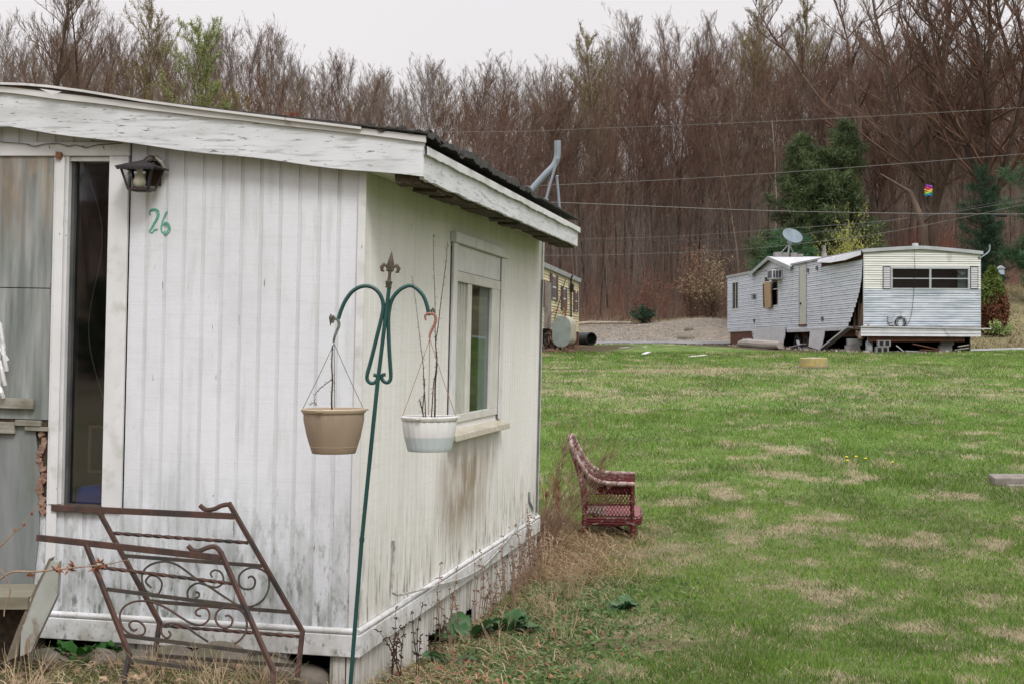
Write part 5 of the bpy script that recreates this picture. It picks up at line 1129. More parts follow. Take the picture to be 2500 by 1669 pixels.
# dish on the roof
dp=M2@s2((575,240),.6); dish=thing('satellite_dish','grey satellite dish on a ballasted mount on the far home roof','satellite dish',loc=dp)
c=W(*Zt((597,124)),dp.y)-dp; rx=80*.3235*dp.y/FPX
Mq=Matrix.Rotation(R(18),3,'Y')@Matrix.Rotation(R(48),3,'X'); mb=MB()
prof=[(rx*t,.22*rx*(t*t)) for t in np.linspace(0,1,8)]; mb.lathe(prof,(0,0,0),36,Matrix.Diagonal((1,.92,1))); mb.v=[tuple(Mq@Vector(p)+c) for p in mb.v]; o=mb.build('reflector',pm('slate grey dish',(.12,.155,.18),(.17,.21,.235),scale=(3,3,3),rough=.5),dish,smooth=True); s_=o.modifiers.new('s','SOLIDIFY'); s_.thickness=.02
Pp=lambda p:W(*Zt(p),dp.y-.0)-dp
mb=MB(); mb.tube([Pp((570,243)),Pp((580,170)),Pp((587,148)),c],.035,8); mb.obox(Pp((585,150)),(.15,.15,.2),(0,.3,0)); mb.build('mount',m_grey,dish)
mb=MB(); mb.tube([Pp((518,236)),Pp((572,180))],.018,6); mb.tube([Pp((620,236))+Vector((0,.3,0)),Pp((578,180))],.018,6); mb.build('strut',m_grey,dish)
mb=MB(); 
for x0,x1,y0,y1,dy in((462,520,236,265,0),(520,575,240,270,.05),(583,635,242,278,.0),(636,684,250,285,.1)):
    a=Pp((x0,y1)); b=Pp((x1,y0)); mb.box(a.x,b.x-.02,-.2+dy,.2+dy,a.z-.06,b.z)
mb.build('ballast_blocks',m_block,dish,bevel=.01)
p=M2@s2((842,262),.8); vp=thing('roof_vent','short rusty grey vent pipe on the far home roof','roof vent',loc=p)
kk=.3235*p.y/FPX; MB().lathe([(20*kk,-.1),(20*kk,12*kk),(13*kk,16*kk),(13*kk,40*kk),(15*kk,42*kk),(15*kk,50*kk),(12*kk,52*kk),(12*kk,76*kk),(10*kk,76*kk)],(0,0,0),16).build('pipe',pm('sooty vent metal',(.15,.14,.13),(.28,.27,.26),scale=(5,5,5),rough=.6),vp,smooth=True)
p=M2@e((1528,190),.2); MB_=MB(); MB_.lathe([(0,.1),(.09,.09),(.11,.0),(.11,-.08)],(0,0,0),14); o=MB_.build('vent_dome',m_grey,None,smooth=True); o.location=p; tag(o,'small grey vent cap on top of the far home end roof','roof vent')
# ================= yellow home =================
o3=W(1412,808,60); M3=frame(Vector((o3.x,60,g(o3.x,60))),-math.atan2(.142,.99))
T3=thing('mobile_home','pale yellow mobile home with brown shutters behind the near home','mobile home',mat=M3)
def S3(px,py,x=0): return hit(M3,px,py,0,x)
def zy(p): return (1200+p[0]*.22953,540+p[1]*.22959)
def s3(p,x=0): return S3(*zy(p),x=x)
m_yel=pm('pale yellow clapboard',(.60,.54,.35),(.52,.46,.29),scale=(1,1,3),rough=.7,layers=[lay((.22,.18,.10),(3,3,.8),.56,.68,.6)])
zy0=s3((905,1175)).z; zyt=s3((925,650)).z; L3=15.5
# local y: 0 at far end -> negative towards the camera
pf3=lambda u,z,d:(d,u,z)
lapwall(pf3,-L3,lambda z:0,zy0,zyt,.2,.03,[]).build('side_siding',m_yel,T3)
mb=MB(); mb.box(-3.4,.0,-.02,.0,zy0,zyt); mb.box(-3.4,0,-L3,-L3+.02,zy0,zyt); mb.box(-3.4,-3.38,-L3+.02,-.02,zy0,zyt); mb.box(-3.38,0,-L3+.02,-.02,zy0,zy0+.02); mb.build('shell',m_yel,T3)
mb=MB(); mb.prism([(.10,.12,zyt-.02),(.12,.12,zyt+.13),(-1.7,.12,zyt+.42),(-3.5,.12,zyt+.13),(-3.5,.12,zyt-.02)],(0,-L3-.24,0)); mb.build('roof',pm('grey roof edge',(.30,.31,.31),(.40,.40,.40),scale=(3,3,3),layers=[lay((.12,.11,.1),(5,5,5),.55,.7,.7)]),T3)
mb=MB(); mb.box(-3.3,-.05,-L3+.1,-.1,-.1,zy0); mb.build('underfloor_dark',m_blk,T3)  # black block stands in for the shade below the home
MB().box(-.1,.02,-.35,-.02,-.1,zy0).build('corner_post',m_rustw,T3)
m_bsh=pm('brown shutter',(.075,.04,.035),(.11,.06,.05),scale=(9,9,9))
for (a,b,za,zb_,g0,g1) in((500,545,615,918,500,528),(612,688,556,842,628,668),(730,785,690,952,744,772),(862,904,728,968,874,893)):
    y0,y1=s3((a,700)).y,s3((b,700)).y; w0,w1=s3((g0,700)).y,s3((g1,700)).y; zt2,zb2=s3(((a+b)/2,za+20)).z,s3(((a+b)/2,zb_-10)).z
    f=MB().box(.0,.06,w0,w1,zb2,zt2).build('window',m_wf,T3)
    MB().box(.0601,.066,w0+.06,w1-.06,zb2+.06,zt2-.06).build('pane',m_glass if False else pm('grey pane',(.10,.12,.14),(.2,.22,.25),scale=(2,2,2),rough=.15,spec=.6),f)
    MB().box(.05,.072,w0+.06,w1-.06,(zb2+zt2)/2-.03,(zb2+zt2)/2+.03).build('sash_bar',m_wf,f)
    for q0,q1 in((y0,w0-.01),(w1+.01,y1)):
        if q1>q0+.02: MB().box(.031,.075,q0,q1,zb2-.02,zt2+.03).build('shutter',m_bsh,T3)
y0,y1=s3((553,900)).y,s3((598,900)).y; dz=s3((575,650)).z; MB().box(.0,.12,y0,y1,zy0,dz).build('door',pm('grey door',(.16,.14,.12),(.24,.21,.19),scale=(3,3,3)),T3)
mb=MB(); y=s3((820,900)).y; mb.tube([(.09,y,s3((820,1060)).z),(.09,y,s3((820,610)).z),(.2,y-.5,s3((820,590)).z)],.035,6); mb.obox((.12,y,s3((820,710)).z),(.12,.3,.3)); mb.build('service_mast',m_blk,T3)
mb=MB(); a=s3((660,1080),.12); b=s3((790,610),.12); mb.tube([a,b],.02,4); mb.build('cable',m_dk,T3)
# oil tank
tp=W(1371,848,48.5); tp=gl2(tp); kz=.2296*48.5/FPX
tank=thing('oil_tank','upright pale green oval oil tank with rusty feet beside the yellow home','oil tank',loc=tp,rot=(0,0,R(-14)))
m_tank=pm('pale green grey tank paint',(.27,.32,.29),(.22,.26,.24),scale=(4,4,4),rough=.6,layers=[lay((.20,.12,.07),(6,6,2.5),.55,.66,.6),lay((.4,.36,.26),(5,5,5),.62,.7,.5)])
hw,hh=100*kz,165*kz; rc=hw; ov=[]
for t in np.linspace(0,PI,14): ov.append((hw*math.cos(t),(hh-rc)+rc*math.sin(t)))
for t in np.linspace(PI,2*PI,14): ov.append((hw*math.cos(t),-(hh-rc)+rc*math.sin(t)))
cz=hh+.12; mb=MB(); mb.prism([(x,-.0,z+cz) for x,z in ov],(0,.9,0)); mb.build('shell',pm('cream tank side',(.42,.38,.28),(.30,.26,.2),scale=(4,4,4),rough=.6),tank,smooth=True)
mb=MB(); mb.prism([(x*1.02,-.03,z*1.02+cz) for x,z in ov],(0,.03,0)); mb.build('end_cap',m_tank,tank,bevel=.015)
for sx_ in(-.22,.22):
    for yy in(.1,.8): MB().box(sx_-.03,sx_+.03,yy-.03,yy+.03,-.05,.3).build('leg',m_rustw,tank)
mb=MB(); zt3=cz+hh; mb.tube([(.08,.2,zt3-.05),(.08,.2,zt3+.42)],.03,8); mb.tube([(-.02,.2,zt3+.1),(.2,.2,zt3+.12)],.025,6); mb.tube(smooth_pts([(.0,.2,zt3+.02),(-.2,.2,zt3+.18),(-.4,.2,zt3+.05),(-.5,.25,zt3-.2)],4) ,.012,5); mb.build('filler_pipe',m_husk,tank)
# culvert
cp_=onground(1446,848); cp_=W(1444,838,62); cp_=gl2(cp_); mb=MB(); rC=.26; ax=Matrix.Rotation(R(90),3,'X'); prof=[]
for i in range(26): prof.append((rC+.018*math.sin(i*PI/1.5),-i*.06))
n_=len(prof); prof+=[(rC-.04,-25*.06),(rC-.04,-.0),(rC+.0,.0)]
mb.lathe(prof,(0,0,0),28,Matrix.Rotation(R(28),3,'Z')@ax); mb.v=[(p[0],p[1],p[2]+rC) for p in mb.v]; o=mb.build('culvert_pipe',pm('black ribbed plastic',(.012,.012,.013),(.02,.02,.02),rough=.45),None,smooth=True); o.location=cp_; tag(o,'black ribbed culvert pipe with open end beside the yellow home','culvert pipe')
# brush pile by yellow home
rr=random.Random(12); mb=MB(); base=gl2(W(1326,845,51))
for i in range(300):
    c=base+Vector((rr.gauss(0,.22),rr.gauss(0,1.0),0)); h=abs(rr.gauss(0,.42)); c.z=g(c.x,c.y)+h*.6
    d=Vector((rr.uniform(-.6,.6),rr.uniform(-1,1),rr.uniform(-.6,.8)))*rr.uniform(.15,.4); mb.tube([c-d,c+Vector((0,0,rr.uniform(0,.12))),c+d],[.012,.018,.008],3)
for i in range(90):
    px=rr.uniform(1316,1410); p=onground(px,rr.uniform(846,862)); d=Vector((rr.uniform(-1,1),rr.uniform(-1,1),.1))*rr.uniform(.1,.35); mb.tube([p-d+Vector((0,0,.03)),p+Vector((0,0,.08)),p+d],[.01,.015,.006],3)
o=fixed(mb,'brush_pile','heap of dry reddish brush and twigs beside the yellow home','brush pile',pm('reddish dry brush',(.12,.07,.05),(.22,.14,.10),scale=(5,5,5),rough=.95),base); o['kind']='stuff'
# white litter on lawn
for i,(a,b,lb) in enumerate([((1512,852),(1535,852),'left white scrap of board in the grass past the dry strip'),((1548,851),(1575,852),'middle white scrap of board in the grass past the dry strip'),((1572,868),(1584,864),'tiny white scrap nearer than the two board scraps'),((1685,874),(1722,872),'white stick lying in the grass right of the scraps')]):
    A=onground(*a); B=onground(*b); mb=MB(); mb.beam(A+Vector((0,0,.05)),B+Vector((0,0,.07)),.14,.02); fixed(mb,'board_scrap',lb,'board scrap',m_tin,gl2((A+B)/2),'white scraps on the lawn')
p=onground(1325,1352); mb=MB(); mb.obox(p+Vector((.02,0,.03)),(.13,.10,.03),(0,.06,.3),.006); mb.obox(p+Vector((.08,.08,.02)),(.12,.05,.03),(0,0,-.5),.006); fixed(mb,'wood_chunk','short whitish wood offcut at the far foot of the side wall','wood offcut',m_skirt,p)
# ================= trees =================
def segmesh(segs,n=3):
    """segs: array (k,8) = p0,p1,r0,r1 -> thin prisms"""
    S_a=np.asarray(segs,float); p0=S_a[:,0:3];p1=S_a[:,3:6];r0=S_a[:,6];r1=S_a[:,7]; d=p1-p0; d/=np.linalg.norm(d,axis=1,keepdims=True)+1e-9
    ref=np.where(np.abs(d[:,2:3])>.9,np.array([[1.,0,0]]),np.array([[0,0,1.]])); a=np.cross(d,ref); a/=np.linalg.norm(a,axis=1,keepdims=True); b=np.cross(d,a)
    V=[]
    for p,r_ in((p0,r0),(p1,r1)):
        for k in range(n):
            t=2*PI*k/n; V.append(p+(a*math.cos(t)+b*math.sin(t))*r_[:,None])
    V=np.stack(V,1).reshape(-1,3); base=np.arange(len(S_a))[:,None,None]*2*n
    q=np.array([[k,(k+1)%n,n+(k+1)%n,n+k] for k in range(n)])[None]; F=(base+q).reshape(-1,4); return V,F
def grow(seed,H=16,r0=.16,first=.35,nprim=24,up=.75,len0=.30,levels=3,wob=.10,sub=(7,5),twr=.009,forks=1,spreadtop=False):
    rr=np.random.RandomState(seed); trunk=[];cr=[]
    def poly(p,d,L,n,ra,rb,bend,out):
        pts=[p]; 
        for i in range(n):
            d=d+rr.normal(0,bend,3)+np.array([0,0,.06]); d/=np.linalg.norm(d); q=p+d*L/n
            out.append([*p,*q,ra+(rb-ra)*i/n,ra+(rb-ra)*(i+1)/n]); p=q; pts.append(p)
        return pts,d
    stems=[]
    if forks==1: stems.append(poly(np.zeros(3),np.array([rr.normal(0,.03),rr.normal(0,.03),1.]),H,12,r0,r0*.10,wob*.35,trunk)[0])
    else:
        base,_=poly(np.zeros(3),np.array([0,0,1.]),H*.2,4,r0,r0*.9,.04,trunk)
        for f in range(forks):
            a=2*PI*f/forks+rr.uniform(-.5,.5); stems.append(poly(base[-1 if f<2 else -2],np.array([math.cos(a)*.32,math.sin(a)*.32,1.]),H*rr.uniform(.68,.85),10,r0*.62,r0*.05,wob*.6,trunk)[0])
    for st_ in stems:
        S0=np.array(st_); n=len(S0)-1; npm=nprim//len(stems)
        for i in range(npm):
            f=first+(1-first)*(i+rr.rand())/npm if forks==1 else .05+.93*(i+rr.rand())/npm
            k=min(n-1,int(f*n)); p=S0[k]+(S0[k+1]-S0[k])*(f*n-k); a=rr.uniform(0,2*PI); u=up*rr.uniform(.8,1.3)
            d=np.array([math.cos(a),math.sin(a),u]); d/=np.linalg.norm(d)
            L=H*len0*rr.uniform(.6,1.15)*(1-.62*f**2.2 if forks==1 else 1-.6*f); r1=max(.012,r0*.38*(1-f*.75))
            P,_=poly(p,d,L,5,r1,r1*.25,.12,cr)
            for j in range(1,6):
                for s in range(max(1,sub[0]*1//4) if levels>=2 else 0):
                    q=P[j-1]+(P[j]-P[j-1])*rr.rand(); d2=(P[j]-P[j-1]); d2/=np.linalg.norm(d2); d2=d2+rr.normal(0,.36,3)+np.array([0,0,.38]); d2/=np.linalg.norm(d2)
                    L2=L*.42*rr.uniform(.5,1.2)*(1.25-.15*j); P2,_=poly(q,d2,L2,3,max(twr,r1*.4),twr,.15,cr)
                    for t in range(sub[1]):
                        kk=rr.randint(0,3); q2=P2[kk]+(P2[kk+1]-P2[kk])*rr.rand(); d3=(P2[kk+1]-P2[kk]); d3/=np.linalg.norm(d3)+1e-9; d3=d3+rr.normal(0,.33,3)+np.array([0,0,.42]); d3/=np.linalg.norm(d3)
                        L3=max(.25,L2*.5)*rr.uniform(.5,1.3); q3=q2+d3*L3; cr.append([*q2,*q3,twr*.8,twr*.4])
                        if levels>=3:
                            for _ in range(2):
                                q4=q2+(q3-q2)*rr.rand(); d4=d3+rr.normal(0,.36,3); d4/=np.linalg.norm(d4); cr.append([*q4,*(q4+d4*L3*.6),twr*.6,twr*.35])
    return trunk,cr
def bark(name,c1,c2,lay_=None): return pm(name,c1,c2,scale=(1.5,1.5,.5),rough=.95,spec=.1,layers=lay_ or ())
mb_brown=bark('brown bark',(0.0880,0.0628,0.0479),(0.1408,0.1061,0.0824)); mb_grey=bark('grey bark',(0.1672,0.1387,0.1123),(0.2376,0.1999,0.1647)); mb_dark=bark('dark bark',(0.0440,0.0326,0.0262),(0.0880,0.0653,0.0524))
mb_pale=bark('pale birch bark',(0.3520,0.3019,0.2471),(0.2200,0.1795,0.1423))
tw_red=bark('reddish twigs',(0.1144,0.0653,0.0479),(0.1584,0.0963,0.0719)); tw_br=bark('brown twigs',(0.1232,0.0816,0.0599),(0.1760,0.1208,0.0884)); tw_gr=bark('grey brown twigs',(0.1584,0.1265,0.1011),(0.2200,0.1795,0.1460)); tw_ol=bark('olive budding twigs',(0.1848,0.1387,0.0749),(0.1408,0.1020,0.0636))
protos=[]
specs=[(mb_brown,tw_red,dict(first=.28,up=1.2,len0=.38)),(mb_dark,tw_br,dict(first=.36,up=1.6,len0=.42)),(mb_grey,tw_br,dict(first=.33,up=1.4,len0=.38)),(mb_brown,tw_gr,dict(first=.42,up=1.9,len0=.42)),
       (mb_grey,tw_gr,dict(first=.36,up=1.6,len0=.42)),(mb_brown,tw_ol,dict(first=.28,up=1.6,len0=.34)),(mb_dark,tw_red,dict(first=.25,up=1.3,len0=.36)),(mb_pale,tw_br,dict(first=.5,up=1.1,len0=.2))]
meshes=[]
for i,(bm_,tm,kw) in enumerate(specs):
    for v in range(2):
        tr,cr=grow(100+i*7+v*51,H=16,r0=.088,nprim=30,levels=3,sub=(9,4),twr=.0105,**kw)
        a=npmesh('trunk',*segmesh(tr,6),bm_); b=npmesh('crown',*segmesh(cr,3),tm); meshes.append((a.data,b.data)); bpy.data.objects.remove(a); bpy.data.objects.remove(b)
def tree_copy(k,x,y,H,label,group,rot=None,wide=1.,name='bare_tree'):
    r_=bpy.data.objects.new(name,None); col.objects.link(r_); r_.location=(x,y,g(x,y)-.1); s=H/16; r_.scale=(s*wide,s*wide,s); r_.rotation_euler=(0,0,RS.uniform(0,2*PI) if rot is None else rot)
    tag(r_,label,'tree',group)
    for nm,d in zip(('trunk','crown'),meshes[k]):
        o=bpy.data.objects.new(nm,d); col.objects.link(o); o.parent=r_
    return r_
SKX=[-200,0,100,200,300,350,420,520,640,700,760,850,940,990,1060,1110,1200,1250,1310,1400,1500,1570,1640,1700,1760,1820,1900,2000,2100,2300,2600]
SKY=[60,95,115,75,60,85,115,95,95,120,165,190,185,205,175,165,190,190,175,140,105,62,78,68,58,80,88,80,90,100,110]
ntree=0
lbl_far='on the crest'; lbl_mid='mid slope'; lbl_front='at the wood edge'
LOOK=['reddish brown bare tree','reddish brown bare tree','dark trunked bare tree','dark trunked bare tree','grey bare tree with brown twigs','grey bare tree with brown twigs','grey twigged brown bare tree','grey twigged brown bare tree','grey bare tree','grey bare tree','olive tinted bare tree','olive tinted bare tree','dark bare tree with red twigs','dark bare tree with red twigs','pale birch','pale birch']
REG=[(180,'over the boarded doorway'),(380,'over the lantern'),(620,'over the mid roof cap'),(860,'over the near roof cap end'),(1010,'over the near roof corner'),(1200,'left of the bent mast'),(1360,'behind the bent mast'),(1520,'just right of the bent mast'),(1680,'above the gravel turnout'),(1790,'left of the satellite dish'),(1900,'above the satellite dish'),(2110,'behind the pine'),(2260,'right of the pine'),(2400,'behind the rainbow ornament'),(9999,'at the right edge')]
def region(px):
    return next(t for lim,t in REG if px<lim)
def place_rows(n,y0,y1,margin,hmin,hmax,lbl,grp,px0=-120,px1=2620,choices=range(16)):
    global ntree
    for i in range(n):
        px=px0+(px1-px0)*(i+RS.rand())/n; Y=RS.uniform(y0,y1); x=(px-HX)/FPX*Y; gg=g(x,Y)
        top=1.6+(HY-(np.interp(px,SKX,SKY)+margin+RS.uniform(-18,38)))/FPX*Y; H=top-gg
        H=min(max(H,hmin),hmax) if margin<30 else min(H,RS.uniform(hmin,hmax))
        if H<5: continue
        k=choices[RS.randint(len(choices))]; tree_copy(k,x,Y,H,'%s %s, %s'%(LOOK[k],lbl,region(px)),grp,wide=RS.uniform(.8,1.15)*(16/H)**.3); ntree+=1
place_rows(100,168,188,0,11,21,lbl_far,'bare trees on the crest of the wooded hill',choices=[3,4,5,6,7,8,9,6,7,8])
place_rows(88,122,160,45,12,17,lbl_mid,'bare trees in the middle of the hillside wood',choices=[0,1,2,3,4,5,6,7,10,11,12,13,10])
place_rows(74,97,118,90,12,17,lbl_front,'bare trees at the front edge of the wood',px0=1150,choices=[0,1,2,3,4,5,12,13,12,0,15])
place_rows(18,97,122,80,10,15,lbl_front,'bare trees at the front edge of the wood',px0=-120,px1=1150,choices=[0,1,4,5,8,9,12,13])
for i,(x,y,H,k) in enumerate([(-28.5,-28,11,2),(-31.5,-33,13,3),(-33.2,-36,12,12),(-36.3,-41,15,0),(-39.3,-45,13,4),(-42.5,-50,14,2),(-46,-55,14,1),(48,-44,15,5),(53,-48,15,3),(58,-42,14,4),(64,-48,15,2)]):  # last four are unseen, added to cover mirrored sky in the far panes
    tree_copy(k,x,y,H,'bare tree across the yard, out of view, mirrored in the window glass','trees mirrored in the window glass')
# thicket of thin stems between the trees: one uncountable mass
def thicket(n,y0,y1,h0,h1,m,label,name='thicket',px0=1150,px1=2650,rad=(.012,.03)):
    Y=RS.uniform(y0,y1,n); px=RS.uniform(px0,px1,n); x=(px-HX)/FPX*Y; h=RS.uniform(h0,h1,n)*(.5+fbm(x*.2,Y*.2,5,3)); z=gz(x,Y); segs=[]
    lean=RS.normal(0,.10,(n,2)); p=np.stack([x,Y,z],-1); r_=RS.uniform(rad[0],rad[1],n)
    prev=p
    for k in range(3):
        q=prev+np.stack([lean[:,0]*h/3,lean[:,1]*h/3,h/3],-1)+RS.normal(0,.05,(n,3))*h[:,None]/3; segs.append(np.concatenate([prev,q,(r_*(1-k*.3))[:,None],(r_*(1-(k+1)*.3))[:,None]],1))
        for b in range(3):
            t=RS.rand(n,1); s=prev+(q-prev)*t; d=RS.normal(0,.35,(n,3))+np.array([0,0,.6]); e_=s+d*h[:,None]*.18; segs.append(np.concatenate([s,e_,(r_*.4)[:,None],(r_*.2)[:,None]],1))
            t=RS.rand(n,1); s2_=s+(e_-s)*t; e2=s2_+(RS.normal(0,.3,(n,3))+np.array([0,0,.4]))*h[:,None]*.12; segs.append(np.concatenate([s2_,e2,(r_*.3)[:,None],(r_*.15)[:,None]],1))
        prev=q
    V,F=segmesh(np.concatenate(segs),3); tag(npmesh(name,V,F,m),label,name.replace('_',' '),kind='stuff')
thicket(4300,94,160,5,12,pm('sapling bark',(.06,.042,.035),(.20,.165,.14),scale=(.6,.6,.05),rough=.95),'mass of thin reddish saplings filling the wood between the trees','saplings',rad=(.007,.024))
thicket(1300,92,112,1.2,3.2,pm('russet brush',(.17,.075,.055),(.22,.12,.085),scale=(.3,.3,.3),rough=.95),'low russet brush along the foot of the wood','brush',px0=1250)
# ---- leaf specks
def leaves(name,pts,size,m,parent=None,elong=1.6):
    P=np.asarray(pts,float); n=len(P); a=RS.normal(0,1,(n,3)); a/=np.linalg.norm(a,axis=1,keepdims=True); b=np.cross(a,RS.normal(0,1,(n,3))); b/=np.linalg.norm(b,axis=1,keepdims=True)
    s=size*RS.uniform(.6,1.4,(n,1)); V=np.stack([P-a*s*elong,P-b*s*.5,P+a*s*elong,P+b*s*.5],1).reshape(-1,3); F=np.arange(4*n).reshape(-1,4); return npmesh(name,V,F,m,parent)
def special(name,label,px,base_y,Y,H,seed,bm_,tm,kw,leafm=None,leaf=.07,dens=2,group=None,rot=0,r0=.2):
    x=(px-HX)/FPX*Y; root=thing(name,label,'tree',loc=(x,Y,g(x,Y)-.1),rot=(0,0,rot),group=group)
    tr,cr=grow(seed,H=H,r0=r0,**kw); npmesh('trunk',*segmesh(tr,8),bm_,root,smooth=True); npmesh('crown',*segmesh(cr,3),tm,root)
    if leafm:
        c=np.array(cr); c=c[c[:,7]<.02]; pts=[]
        for _ in range(dens): t=RS.rand(len(c),1); pts.append(c[:,:3]+(c[:,3:6]-c[:,:3])*t+RS.normal(0,.06,(len(c),3)))
        leaves('leaves',np.concatenate(pts),leaf,leafm,root)
    return root
m_lg=pm('fresh lime leaves',(.22,.29,.09),(.30,.37,.14),scale=(1,1,1),rough=.6,trans=.35); m_red=pm('red maple flowers',(.26,.045,.035),(.34,.08,.05),scale=(1,1,1),rough=.7,trans=.2); m_bud=pm('olive buds',(.30,.27,.12),(.22,.17,.08),scale=(1,1,1),rough=.7,trans=.2); m_yg=pm('yellow green leaves',(.36,.40,.06),(.45,.46,.12),scale=(2,2,2),rough=.6,trans=.35)
big=dict(nprim=46,levels=3,sub=(9,5),twr=.010)
special('bare_tree','tall dark bare tree rising past the top edge at the far left',60,0,84,21,301,mb_dark,tw_br,dict(first=.2,up=1.0,len0=.30,**big),r0=.22)
special('bare_tree','wide dark bare tree second from the left edge above the roof',215,0,88,19.5,302,mb_dark,tw_br,dict(first=.2,up=1.1,len0=.30,**big),r0=.2)
special('bare_tree','slender bare tree with budding twigs left of the lime green tree',330,0,95,20,303,mb_grey,tw_ol,dict(first=.3,up=1.5,len0=.24,**big),m_bud,.035,1)
special('leafing_tree','lime green leafing tree above the near roof',480,0,92,17.2,304,mb_grey,tw_ol,dict(first=.25,up=1.1,len0=.30,**big),m_lg,.045,2)
special('leafing_tree','small pale green leafing tree right of the lime green one',580,0,100,14,305,mb_grey,tw_ol,dict(first=.25,up=1.1,len0=.24,**big),m_bud,.035,1)
special('red_maple','small maple with red blossom behind the near roof',320,0,82,11.6,306,mb_dark,tw_red,dict(first=.2,up=1.0,len0=.34,**big),m_red,.04,2)
special('red_maple','second red blossoming maple, right of the lime green tree',690,0,96,12.2,307,mb_brown,tw_red,dict(first=.25,up=1.0,len0=.26,**big),m_red,.035,2)
special('budding_tree','olive budding tree at the left of the wood above the bent mast',1450,0,108,17.5,308,mb_grey,tw_ol,dict(first=.3,up=1.2,len0=.26,**big),m_bud,.035,1)
special('budding_tree','olive budding tree high in the wood above the pine',1960,0,125,17,309,mb_grey,tw_ol,dict(first=.3,up=1.2,len0=.26,**big),m_bud,.04,1)
special('budding_tree','tall tawny budding tree left of the pine top',1830,0,125,18,310,mb_brown,tw_ol,dict(first=.3,up=1.2,len0=.26,**big),m_bud,.035,1)
bigr=dict(nprim=90,levels=3,sub=(9,6),twr=.011,forks=4,wob=.16)
special('bare_tree','huge forked bare tree behind the far home, right of the pine',2282,0,80,23.5,321,mb_brown,tw_br,dict(first=.2,up=.9,len0=.26,**bigr),r0=.25)
special('bare_tree','huge forked bare tree at the right, dark limbs reaching over the frame edge',2412,0,78,24,322,mb_dark,tw_red,dict(first=.2,up=.8,len0=.28,**bigr),r0=.27,rot=1.)
special('bare_tree','forked bare tree cut by the top of the frame left of the huge ones',2140,0,98,22,323,mb_brown,tw_red,dict(first=.3,up=.9,len0=.26,**bigr),r0=.3,rot=2.)
special('bare_tree','bare tree half outside the right edge of the photo',2560,0,86,23,324,mb_dark,tw_br,dict(first=.3,up=.9,len0=.28,**bigr),r0=.34,rot=.5)
# pale leaning dead trunk
b0=W(2262,620,76); mb=MB(); mb.tube([Vector((b0.x,76,g(b0.x,76)-.1)),W(2255,560,76),W(2243,520,76),W(2222,470,76.3),W(2190,450,76.5),W(2150,425,77)],[.2,.19,.17,.12,.07,.03],8); mb.tube([W(2250,545,76),W(2275,525,75.6),W(2262,505,75.4)],[.1,.06,.03],6)
fixed(mb,'leaning_tree','pale leaning dead trunk left of the rainbow ornament','tree',mb_brown,Vector((b0.x,76,g(b0.x,76))))
# ---- conifers
m_pine=pm('pine needles',(.040,.062,.022),(.105,.140,.055),scale=(.9,.9,.9),rough=.6,trans=.15,lohi=(.4,.6)); m_pine2=pm('light pine needles',(.045,.105,.05),(.075,.15,.06),scale=(1.3,1.3,1.3),rough=.6,trans=.2); m_spr=pm('dark spruce needles',(.012,.042,.018),(.022,.065,.028),scale=(2,2,2),rough=.7)
def conifer(name,label,x,y,H,Wd,seed,leaders,m,ndl,tuft,base=.08,shape=.8,m_b=mb_dark):
    rr=np.random.RandomState(seed); root=thing(name,label,'tree',loc=(x,y,g(x,y)-.05)); tr=[];br=[];tips=[]
    for (lx,hh,ww) in leaders:
        tr.append([0,0,0,lx*.3,0,hh*.3,.16*H/9,.12*H/9]); tr.append([lx*.3,0,hh*.3,lx,0,hh,.12*H/9,.02])
        nb=int(hh*11)
        for i in range(nb):
            f=base+(1-base)*(i+rr.rand())/nb; z=hh*f; cx=lx*min(1,f*1.2); a=rr.uniform(0,2*PI); L=ww*(1-f)**shape*rr.uniform(.55,1.1)*(1+.25*math.sin(a*3+f*9))+.12
            if f<base+.08: L*=.8
            d=np.array([math.cos(a),math.sin(a),.25+.5*f]); p=np.array([cx,0,z]); q=p+d*L; br.append([*p,*q,.03,.008])
            m_=max(2,int(L*7))
            for k in range(m_):
                t=(k+1)/m_; 
                if t<.25: continue
                c=p+d*L*t; sp=.28*L*(1.1-t)+.1
                for _ in range(5): tips.append(c+rr.normal(0,1,3)*np.array([sp,sp,sp*.45]))
    npmesh('trunk',*segmesh(tr,8),m_b,root); npmesh('branches',*segmesh(br,4),m_b,root)
    T=np.array(tips); n=len(T); k=ndl; c=np.repeat(T,k,0); d=rr.normal(0,1,(n*k,3))+np.array([0,0,.5]); d/=np.linalg.norm(d,axis=1,keepdims=True); s=np.cross(d,rr.normal(0,1,(n*k,3))); s/=np.linalg.norm(s,axis=1,keepdims=True)
    L=tuft*rr.uniform(.6,1.3,(n*k,1)); c=c+rr.normal(0,tuft*.35,(n*k,3)); V=np.stack([c-s*tuft*.055,c+s*tuft*.055,c+d*L],1).reshape(-1,3)
    npmesh('needles',V,np.arange(3*n*k).reshape(-1,3),m,root); return root
def atpx(px,Y): return (px-HX)/FPX*Y
conifer('pine_tree','big dark green pine behind the far home',atpx(2002,80),80,9,3.2,1,[(-1.0,10.0,2.9),(1.3,10.8,2.6),(.2,9.3,3.6),(-.3,5.5,4.4)],m_pine,14,.34,base=.03,shape=.72)
conifer('pine_tree','lighter spreading low pine at the left foot of the big pine',atpx(1925,77),77,4.2,2,2,[(0,5.0,2.4),(.7,4.2,2.0)],m_pine2,14,.32,base=.05,shape=.6)
conifer('spruce_tree','small dark spruce behind the right end of the far home',atpx(2398,74),74,5,1.4,3,[(0,6.2,1.45),(.5,5.2,1.0)],m_spr,12,.16,base=.03,shape=.7)
conifer('pine_tree','light green pine boughs entering at the right edge',atpx(2585,68),68,8,2.6,4,[(0,8.8,2.5)],m_pine2,14,.28,base=.05,shape=.5)
